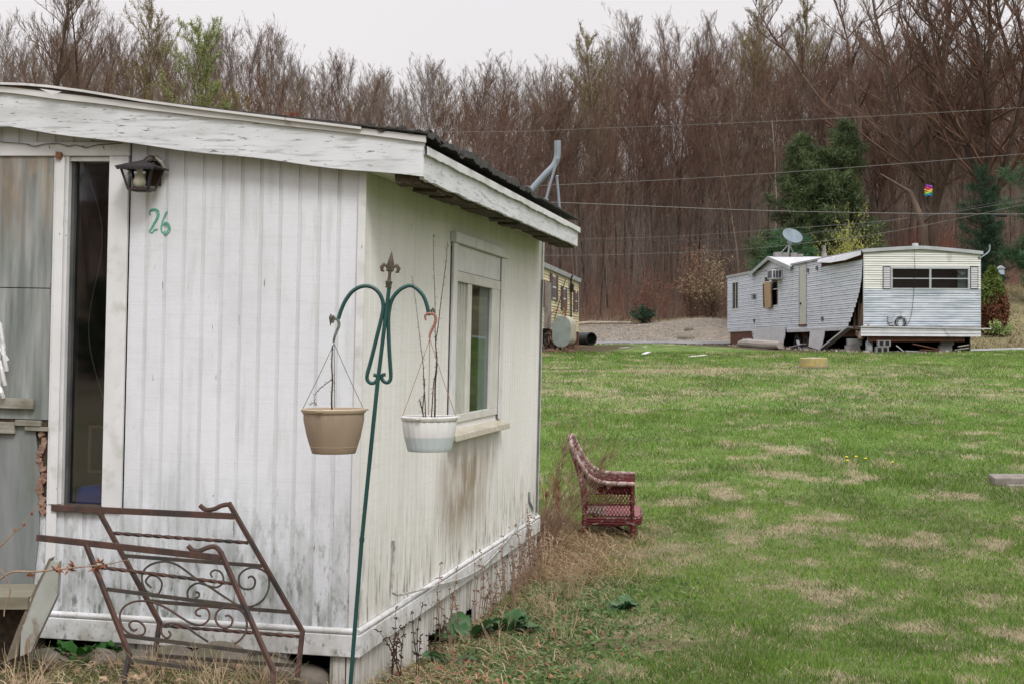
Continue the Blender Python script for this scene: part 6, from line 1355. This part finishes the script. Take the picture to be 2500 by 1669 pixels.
conifer('spruce_tree','small dark spruce across the yard mirrored in the slit window',-30.6,-31.2,3.4,1.3,9,[(0,3.6,1.3)],m_spr,12,.2)
# cypress-like shrub, green above and rusty below
def blobtree(name,label,px,Y,H,Wd,m1,m2,seed,n=9000,split=.55):
    rr=np.random.RandomState(seed); x=atpx(px,Y); root=thing(name,label,'shrub',loc=(x,Y,g(x,Y)-.03)); t=rr.rand(n); z=H*t; r_=Wd*np.sin(np.clip(t,.02,1)**.7*PI*.96+.1)**.6*np.sqrt(rr.uniform(.3,1,n)); a=rr.uniform(0,2*PI,n)
    r_=r_*(1+.15*np.sin(a*4+z*3)); P=np.stack([r_*np.cos(a),r_*np.sin(a),z],-1); f=t+rr.normal(0,.06,n)+.06*np.sin(a*2)>split
    leaves('green_foliage',P[f],.05,m1,root); leaves('rusty_foliage',P[~f],.05,m2,root); npmesh('trunk',*segmesh([[0,0,0,0,0,H*.8,.08,.02]],6),mb_dark,root)
blobtree('cypress_shrub','conical shrub with green top and rusty brown base right of the far home',2422,61,2.75,.62,pm('moss green sprays',(.07,.11,.02),(.11,.15,.03),scale=(3,3,3)),pm('rust sprays',(.11,.04,.02),(.16,.065,.03),scale=(3,3,3)),5)
rr=random.Random(8)
def bush(name,label,px,Y,H,Wd,seed,stem_m,leaf_m,nst,leafsz,dens=3,zoff=0):
    rs=np.random.RandomState(seed); x=atpx(px,Y); root=thing(name,label,'bush',loc=(x,Y,g(x,Y)-.05+zoff)); segs=[]
    for i in range(nst):
        a=rs.uniform(0,2*PI); out=rs.uniform(0,1)*Wd; p=np.array([rs.normal(0,.15),rs.normal(0,.15),0]); e_=np.array([math.cos(a)*out,math.sin(a)*out,H*rs.uniform(.55,1.0)*(1-.25*(out/Wd)**2)])
        prev=p
        for k in range(4):
            q=p+(e_-p)*((k+1)/4)+rs.normal(0,.05*H,3); segs.append([*prev,*q,.016-.003*k,.013-.003*k])
            for _ in range(3): s=prev+(q-prev)*rs.rand(); d=(q-prev)*rs.uniform(.4,1)+rs.normal(0,.12*H,3); segs.append([*s,*(s+d),.006,.003])
            prev=q
    npmesh('stems',*segmesh(segs,3),stem_m,root)
    if leaf_m:
        c=np.array(segs); c=c[c[:,5]>H*.35]; pts=[]
        for _ in range(dens): t=RS.rand(len(c),1); pts.append(c[:,:3]+(c[:,3:6]-c[:,:3])*t+RS.normal(0,.04,(len(c),3)))
        leaves('leaves',np.concatenate(pts),leafsz,leaf_m,root)
    return root
bush('lime_bush','bright yellow green leafing bush showing above the far home roof',2068,70,4.9,.85,31,mb_grey,m_yg,120,.034,14)
bush('beech_bush','pale straw leaved bush at the wood edge left of the far home',1738,92,4.0,2.3,32,tw_br,pm('pale straw leaves',(.40,.33,.20),(.33,.24,.14),scale=(2,2,2),trans=.2),70,.05,3)
bush('beech_sapling','sapling with orange brown clinging leaves left of the pale bush',1690,93,4.6,1.2,33,tw_br,pm('orange beech leaves',(.34,.15,.08),(.26,.11,.06),scale=(2,2,2),trans=.2),30,.05,2)
bush('beech_sapling','low sapling with sparse copper leaves behind the birch logs',1575,93,3.4,1.8,34,tw_red,pm('copper leaves',(.27,.13,.08),(.2,.09,.06),scale=(2,2,2),trans=.2),30,.045,2)
bush('evergreen_shrub','small dark green shrub by the gravel turnout',1572,90,1.1,.9,35,mb_dark,m_spr,34,.05,4)
bush('red_shrub','red twigged shrub behind the right half of the far home',2275,86,3.6,2.6,36,pm('red twigs',(.24,.09,.06),(.18,.07,.05),scale=(3,3,3)),None,150,.05)
bush('green_shrub','low green leafy shrub at the foot of the rusty cypress',2445,60,.6,.6,37,mb_dark,m_lg,24,.05,3)
# ---- fallen birches by the road
for i,(a,b,r_,lb) in enumerate([((1400,803),(1540,793),.10,'longer pale birch log lying behind the turnout'),((1412,797),(1480,786),.06,'thin forked birch pole above the longer birch log'),((1460,802),(1500,790),.05,'short birch branch across the longer birch log')]):
    A=W(*a,88);B=W(*b,88); A.z=g(A.x,88)+.15; B.z=g(B.x,88)+.2; mb=MB(); mb.tube([A,A.lerp(B,.33)+Vector((0,.1,.06)),A.lerp(B,.66)+Vector((0,0,.02)),B],[r_,r_*.95,r_*.85,r_*.6],8)
    for k in range(5): c=A.lerp(B,random.uniform(.3,1)); mb.tube([c,c+Vector((random.uniform(-.1,.7),0,random.uniform(.1,.5)))],[.02,.008],4)
    fixed(mb,'birch_log',lb,'log',mb_pale,gl2((A+B)/2),'fallen birch logs by the turnout')
rock('dark stone in the dry grass between the turnout and the far home',1674,830,74,.32,41,m_stone,(1.3,.8,.6))
rock('second dark stone above the first, edge of the turnout',1682,806,80,.25,42,m_stone,(1,.8,.7))
# ---- ornament & birdhouse
o_=W(2267,468,74); orn=thing('rainbow_ornament','rainbow coloured foil spinner hanging in the bare trees','hanging ornament',loc=o_)
for i,(c_,z) in enumerate([((.25,.03,.35),.24),((.45,.02,.06),.15),((.6,.22,.02),.06),((.5,.5,.03),-.03),((.04,.35,.08),-.11),((.02,.22,.55),-.20)]):
    mb=MB(); n=14; P=[(.12*(1+.5*math.cos(z*5))*math.cos(t)*(1-.15*(i%2)),.12*math.sin(t),z+.045*math.sin(t*2+i)) for t in np.linspace(0,2*PI,n)]; mb.tube(P,.045,6,flat=.8); mb.build('foil_band',pm('foil %d'%i,c_,rough=.35,spec=.6),orn,smooth=True)
MB().tube([(0,0,.25),(0,0,1.3)],.008,4).build('cord',m_blk,orn)
p=W(2443,662,66); bh=thing('birdhouse','tiny blue grey birdhouse on a post in the distant trees at right','birdhouse',loc=(p.x,p.y,g(p.x,p.y)))
h_=p.z-g(p.x,p.y); MB().box(-.13,.13,-.1,.1,h_-.15,h_+.1).build('box',pm('pale blue paint',(.28,.36,.48),(.4,.45,.5)),bh); MB().prism([(-.18,-.15,h_+.1),(.18,-.15,h_+.1),(0,-.15,h_+.24)],(0,.3,0)).build('roof',m_grey,bh); MB().tube([(0,0,-.1),(0,0,h_-.15)],.03,6).build('post',mb_dark,bh)
# ---- wires
m_wl=pm('pale wire',(.20,.19,.185)); m_wd=pm('dark wire',(.06,.055,.055)); 
def wire(P,Y0,Y1,r_,m,label):
    pts=smooth_pts(P,8); n=len(pts); Q=[W(p[0],p[1],Y0+(Y1-Y0)*i/(n-1)) for i,p in enumerate(pts)]; mb=MB(); mb.tube(Q,r_,5); fixed(mb,'utility_wire',label,'wire',m,Q[0],'utility wires across the yard')
wire([(-200,300),(1059,322),(1500,312),(2000,291),(2500,263),(2700,250)],48,48,.006,m_wl,'topmost pale utility wire')
wire([(900,466),(1250,456),(1650,438),(2000,415),(2500,376),(2700,358)],48,48,.007,m_wl,'second utility wire from the top, pale and bright')
wire([(1283,492),(1500,500),(1850,514),(2200,521),(2500,523),(2700,522)],40,52,.009,m_wl,'thick pale wire nearly level above the far home')
wire([(1405,588),(1600,588),(1782,586),(2000,567),(2250,528),(2500,482),(2650,450)],66,52,.013,m_wd,'dark sagging wire rising to the right, darkest of all')
wire([(1405,584),(1650,577),(1900,560),(2200,535),(2500,490),(2650,462)],66,52,.006,m_wl,'thin pale wire just above the dark sagging one')
wire([(1319,624),(1500,622),(1782,611),(2000,590),(2208,560),(2500,500),(2650,470)],60,50,.006,m_wl,'lowest thin wire, passing close above the dish')
mb=MB(); a=W(2430,526,51.5); b=W(2457,527,51.5); mb.tube([a,b],.05,8); fixed(mb,'wire_splice','small dark splice box on the thick pale wire','splice box',m_blk,a)
# ================= weeds near the side wall =================
rr=random.Random(77)
def weed(name,label,px,py,Y,H,spread,n,m,seed,group=None,lean=(0,0),branch=5,r_=.003,cat='dead weed'):
    rr=random.Random(seed); b=W(px,py,Y); b.z=g(b.x,b.y)-.02; mb=MB()
    for i in range(n):
        a=rr.uniform(0,2*PI); d=Vector((math.cos(a)*spread*rr.random()+lean[0],math.sin(a)*spread*rr.random()+lean[1],1)).normalized(); h=H*rr.uniform(.75,1.05); p=b+Vector((rr.gauss(0,.05),rr.gauss(0,.05),0)); P=[p]
        for k in range(6): d=(d+Vector((rr.gauss(0,.05),rr.gauss(0,.05),-.02))).normalized(); p=p+d*h/6; P.append(p)
        mb.tube(P,[r_*(1-.13*k) for k in range(7)],4)
        for k in range(branch):
            j=rr.randint(2,5); c=P[j]; d2=(d+Vector((rr.gauss(0,.5),rr.gauss(0,.5),rr.uniform(-.1,.5)))).normalized(); L=h*rr.uniform(.1,.3); e_=c+d2*L; mb.tube([c,(c+e_)/2+Vector((0,0,.01)),e_],[r_*.5,r_*.4,r_*.2],3)
            for _ in range(2): c2=c+d2*L*rr.random(); mb.tube([c2,c2+(d2+Vector((rr.gauss(0,.6),rr.gauss(0,.6),.2))).normalized()*L*.4],[r_*.3,r_*.15],3)
    return fixed(mb,name,label,cat,m,b,group)
m_straw=pm('pale straw stems',(.34,.25,.16),(.44,.34,.22),scale=(9,9,9),rough=.9); m_brn=pm('brown dry stems',(.17,.105,.075),(.25,.16,.11),scale=(9,9,9),rough=.9)
weed('dead_weed','tall bare dead weed leaning right past the far corner of the side wall',1306,1200,12.7,1.45,.22,2,m_brn,1,lean=(.20,0),branch=9,r_=.007)
weed('dead_weed','arching fine twigged dead weed reaching over the chair back',1310,1290,12.9,1.35,.35,14,m_brn,2,lean=(.6,-.1),branch=12,r_=.0045)
weed('dead_weed','low tangle of dry stems between the wall corner and the chair',1330,1310,13.1,.55,.9,45,m_brn,3,branch=5,r_=.003)
weed('dead_weed','curving straw stems bending down behind the chair',1320,1280,13.3,.8,.8,16,m_straw,4,lean=(.4,0),branch=3,r_=.003)
weed('dead_weed','upright rusty seed spike beside the far wall corner',1348,1180,13.8,.62,.06,4,m_husk,5,branch=26,r_=.006)
weed('dead_weed','dark matted weed clump against the far wall corner',1322,1160,13.4,.42,.7,40,m_brn,6,branch=6,r_=.004)
def wallpt(y,off=.08): q=M1@Vector((off,y,0)); return q
for i,(y,h,n,m,lb) in enumerate([(.25,.42,5,m_dk,'dark dead stalks nearest the near corner of the side wall'),(.62,.5,4,m_dk,'tall thin dark stalks, second clump from the near corner'),(1.05,.36,4,m_dk,'short dark stalks, third clump from the near corner'),(1.5,.62,4,m_brn,'brown climbing stalk crossing the base trim'),(2.1,.62,5,m_brn,'brown stalk with curled leaves beside the dock leaves'),(2.7,.5,8,m_brn,'loose brown stalks halfway along the side wall'),(3.3,.58,12,m_brn,'dense brown stalks past the middle of the side wall'),(3.9,.6,14,m_brn,'reddish brown vines clinging to the far skirting'),(4.5,.6,14,m_brn,'last brown vine tangle before the far wall corner'),(5.1,.45,14,m_straw,'straw stems at the very end of the side wall')]):
    q=wallpt(y,.06); b=Vector((q.x,q.y,g(q.x,q.y)-.01)); mb=MB(); rq=random.Random(50+i)
    for k in range(n):
        p=b+Vector((rq.uniform(0,.12),rq.gauss(0,.14),0)); P=[p]; hh=h*rq.uniform(.5,1.); d=Vector((rq.uniform(-.06,.12),rq.gauss(0,.12),1)).normalized()
        for j in range(7): d=(d+Vector((rq.gauss(0,.07),rq.gauss(0,.10),0))).normalized(); p=p+d*hh/7; P.append(p)
        mb.tube(P,[.0035]*5+[.0025,.002,.001],4)
        for j in range(3,8):
            for _ in range(3):
                c=P[j]; dd=Vector((rq.gauss(0,1),rq.gauss(0,1),rq.gauss(-.3,.7))).normalized(); L=rq.uniform(.01,.032); mb.tube([c,c+dd*L*.6+Vector((0,0,.004)),c+dd*L],[.0018,.0055,.001],4,flat=.4)
    fixed(mb,'dead_stalks',lb,'dead weed',m,b,'dead stalks along the side wall')
for i,(y,o_f,h,n,lb) in enumerate([(.8,.35,.38,9,'reddish stalk clump in the leaf litter at the bottom edge'),(1.45,.45,.42,9,'slanting straw stalks in front of the skirting gap'),(2.2,.7,.35,12,'thin fanned stalks right of the dock leaves'),(3.1,.45,.4,22,'thick dry grass clump half way to the chair'),(3.9,.5,.42,30,'thick tangled dry grass clump near the chair')]):
    q=wallpt(y,o_f); b=Vector((q.x,q.y,g(q.x,q.y))); px=HX+b.x/b.y*FPX
    weed('dry_grass_clump',lb,px,900,b.y,h*.8,.8,n,m_straw if i!=0 else m_brn,80+i,'dry clumps along the side wall',branch=2,r_=.0022)
# broad dock leaves
def dock(label,y,off,n,s,seed,cat='leafy weed',name='dock_plant',M=None,pos=None,mat=None):
    rq=random.Random(seed); q=wallpt(y,off) if pos is None else pos; b=Vector((q.x,q.y,g(q.x,q.y)-.01)); root=thing(name,label,cat,loc=b)
    mb=MB()
    for i in range(n):
        a=rq.uniform(0,2*PI); el=rq.uniform(.15,1.25); L=s*rq.uniform(.6,1.1); wd=L*.24; d=Vector((math.cos(a),math.sin(a),0)); sd=Vector((-math.sin(a),math.cos(a),0)); P=[];st0=d*rq.uniform(0,.05)
        vs=[];fs=[]; nn=7; tw=rq.uniform(-.5,.5)
        for j in range(nn+1):
            t=j/nn; r_=L*(math.cos(el)*t+.12*t*t); z=L*(math.sin(el)*t-.55*t*t*math.cos(el*.5))+.02; w_=wd*math.sin(PI*min(1,t*.92+.06))**.8; c=st0+d*r_+Vector((0,0,z)); wv=.012*math.sin(j*2.1+i)
            vs+=[c-sd*w_+Vector((0,0,.25*w_+wv)),c,c+sd*w_+Vector((0,0,.25*w_-wv+tw*w_))]
        for j in range(nn):
            for k_ in range(2): A_0=3*j+k_; fs.append((A_0,A_0+1,A_0+4,A_0+3))
        mb.add(vs,fs)
    mb.build('leaves',mat or m_dock,root,smooth=True)
    return root
m_dock=pm('dock leaf green',(.045,.115,.04),(.075,.16,.06),scale=(14,14,14),rough=.45,spec=.4,trans=.25); m_dock2=pm('fresh dark weed green',(.02,.085,.012),(.04,.13,.02),scale=(20,20,20),rough=.5,trans=.25)
dock('large clump of broad green dock leaves against the skirting',2.35,.30,24,.25,3)
dock('upright dock leaves climbing the skirting behind the large clump',2.05,.10,10,.34,4)
dock('small group of broad green leaves nearer the camera by the skirting hole',1.15,.22,12,.24,5)
dock('grey green dock leaves on the lawn edge near the chair',3.55,.95,9,.20,6)
q=E(205,1590,-.12); q=M1@q; dock('dark green leafy weed growing at the foot of the end wall',0,0,60,.20,7,name='leafy_weed',pos=q,mat=m_dock2)
# small green ground weeds: uncountable
n=4200; y=RS.uniform(6.6,12,n); x=T1C[0]+.18*(y-7.4)+np.abs(RS.normal(.0,.5,n))+.1; k=~in_home(x,y); x=x[k];y=y[k]; z=gz(x,y); n=len(x)
c=np.repeat(np.stack([x,y,z+.012],-1),5,0)+RS.normal(0,.022,(n*5,3))*np.array([1,1,.5]); tag(leaves('small_weeds',c,.015,pm('creeping weed green',(.08,.15,.045),(.15,.23,.08),scale=(5,5,5),trans=.25),elong=1.3),'small creeping green weeds beside the wall','ground weeds',kind='stuff')
# fallen leaves and straw litter
def litter(n,m,fx,size,name,label,cat,el):
    P=fx(n); a=RS.uniform(0,2*PI,len(P)); s=size*RS.uniform(.5,1.4,(len(P),1)); d=np.stack([np.cos(a),np.sin(a),RS.normal(0,.35,len(P))],-1); b=np.stack([-np.sin(a),np.cos(a),RS.normal(0,.4,len(P))],-1)
    V=np.stack([P-d*s*el,P-b*s*.5,P+d*s*el,P+b*s*.5+np.array([0,0,1])*s*.4],1).reshape(-1,3); tag(npmesh(name,V,np.arange(4*len(P)).reshape(-1,4),m),label,cat,kind='stuff')
def alongwall(n):
    y=RS.uniform(6.2,12.5,n); x=T1C[0]+.1855*(y-7.4)+np.abs(RS.normal(.0,.30,n))*(1+.9*vnoise(y*1.5,0*y,5))+.05; k=~in_home(x,y); x,y=x[k],y[k]; return np.stack([x,y,gz(x,y)+RS.uniform(.0,.05,len(x))],-1)
def yardleft(n):
    y=RS.uniform(5.8,8.2,n); x=RS.uniform(-3.2,-.3,n); k=~in_home(x,y)&(RS.rand(n)<.3+fbm(x*3,y*3,6,2)); x,y=x[k],y[k]; return np.stack([x,y,gz(x,y)+RS.uniform(.0,.05,len(x))],-1)
litter(2600,pm('rusty dead leaves',(.17,.06,.035),(.27,.12,.07),scale=(9,9,9),rough=.9),lambda n:(lambda q:q[RS.rand(len(q))<np.clip(1.2-(q[:,1]-6.5)*.28,.12,1)])(alongwall(n)),.02,'fallen_leaves','rusty fallen leaves along the foot of the side wall','leaf litter',.8)
litter(900,pm('tan dead leaves',(.33,.23,.15),(.22,.14,.09),scale=(9,9,9),rough=.9),yardleft,.026,'fallen_leaves','curled tan leaves in front of the end wall','leaf litter',.9)
m_strawt=pm('straw blades',(.4,.3,.2),rough=.85,attr='tint',trans=.2)
def strawmesh(n,fx,L0,m,name,label,rise=.25,tone=(1,1,1)):
    m=m_strawt; tone=np.array(tone)
    P=fx(n); a=RS.uniform(0,2*PI,len(P)); L=L0*RS.uniform(.4,1.5,len(P)); h=np.abs(RS.normal(0,rise,len(P)))
    d=np.stack([np.cos(a)*L,np.sin(a)*L,h*L],-1); mid=P+d*.5+np.stack([0*a,0*a,.12*L],-1); w_=np.stack([-np.sin(a),np.cos(a),0*a],-1)*RS.uniform(.0009,.0019,(len(P),1)); up=np.array([0,0,.0012])
    V=np.stack([P-w_,P+w_,mid+w_,mid-w_+up,P+d+w_*.3,P+d-w_*.3],1).reshape(-1,3); pal=np.array([[.42,.33,.20],[.33,.23,.13],[.22,.13,.08],[.50,.42,.29],[.16,.10,.06],[.28,.26,.12]])*tone; cc=np.repeat(pal[RS.randint(0,6,len(P))]*RS.uniform(.75,1.2,(len(P),1)),6,0); i=np.arange(len(P))[:,None]*6; F=np.stack([i+0,i+1,i+2,i+3,i+3,i+2,i+4,i+5],-1).reshape(-1,4); tag(npmesh(name,V,F,m,cols=cc),label,'dry grass',kind='stuff')
strawmesh(11000,yardleft,.10,pm('yellowed straw',(.34,.25,.13),(.46,.36,.22),scale=(7,7,7),rough=.85,trans=.2),'dry_grass','matted yellow dry grass in front of the end wall')
strawmesh(4200,alongwall,.11,m_straw,'dry_grass','matted dry stems along the side wall')
def chairstraw(n):
    y=RS.uniform(11.6,14.6,n); x=RS.normal(.42,.34,n)+.12*(y-13); return np.stack([x,y,gz(x,y)+RS.uniform(0,.05,n)],-1)[~in_home(x,y)]
strawmesh(8500,chairstraw,.13,None,'dry_grass','matted reddish dry grass around the chair',.35,(1,.9,.85))
# pale dried grass fountains near the front railing
for i,(px,py,Y,lb) in enumerate([(520,1650,6.9,'tuft of bleached bending grass under the front railing'),(380,1640,7.0,'thinner bleached grass tuft left of the railing tuft'),(640,1640,7.1,'small bleached tuft at the right foot of the railings'),(60,1650,6.7,'yellow dry tuft at the foot of the white stringer')]):
    weed('dry_grass_tuft',lb,px,py,Y,.26,1.1,34,m_straw,200+i,'bleached grass tufts before the end wall',branch=0,r_=.0022)
# dandelions and small stones on the lawn
m_dan=pm('dandelion yellow',(.65,.45,.02)); rq=random.Random(3)
for i,(px,py,lb) in enumerate([(2067,1126,'leftmost of the dandelions on the lawn'),(2069,1135,'dandelion just below the leftmost one'),(2090,1125,'dandelion right of the leftmost pair'),(2113,1130,'third dandelion across, before the gap'),(2179,1139,'lone dandelion farthest right')]):
    p=onground(px,py); d=thing('dandelion',lb,'dandelion',loc=p,group='dandelions on the lawn')
    mb=MB(); mb.lathe([(0,.05),(.016,.055),(.022,.062),(.012,.07),(0,.072)],(0,0,0),10); mb.build('flower_head',m_dan,d,smooth=True); MB().tube([(0,0,-.01),(0,0,.052)],.003,4).build('flower_stem',m_dock,d)
p=onground(2232,1036); rock('small tan stone on the middle lawn',2232,1036,p.y,.06,61,m_tanply if False else m_stone,(1,.8,.5))
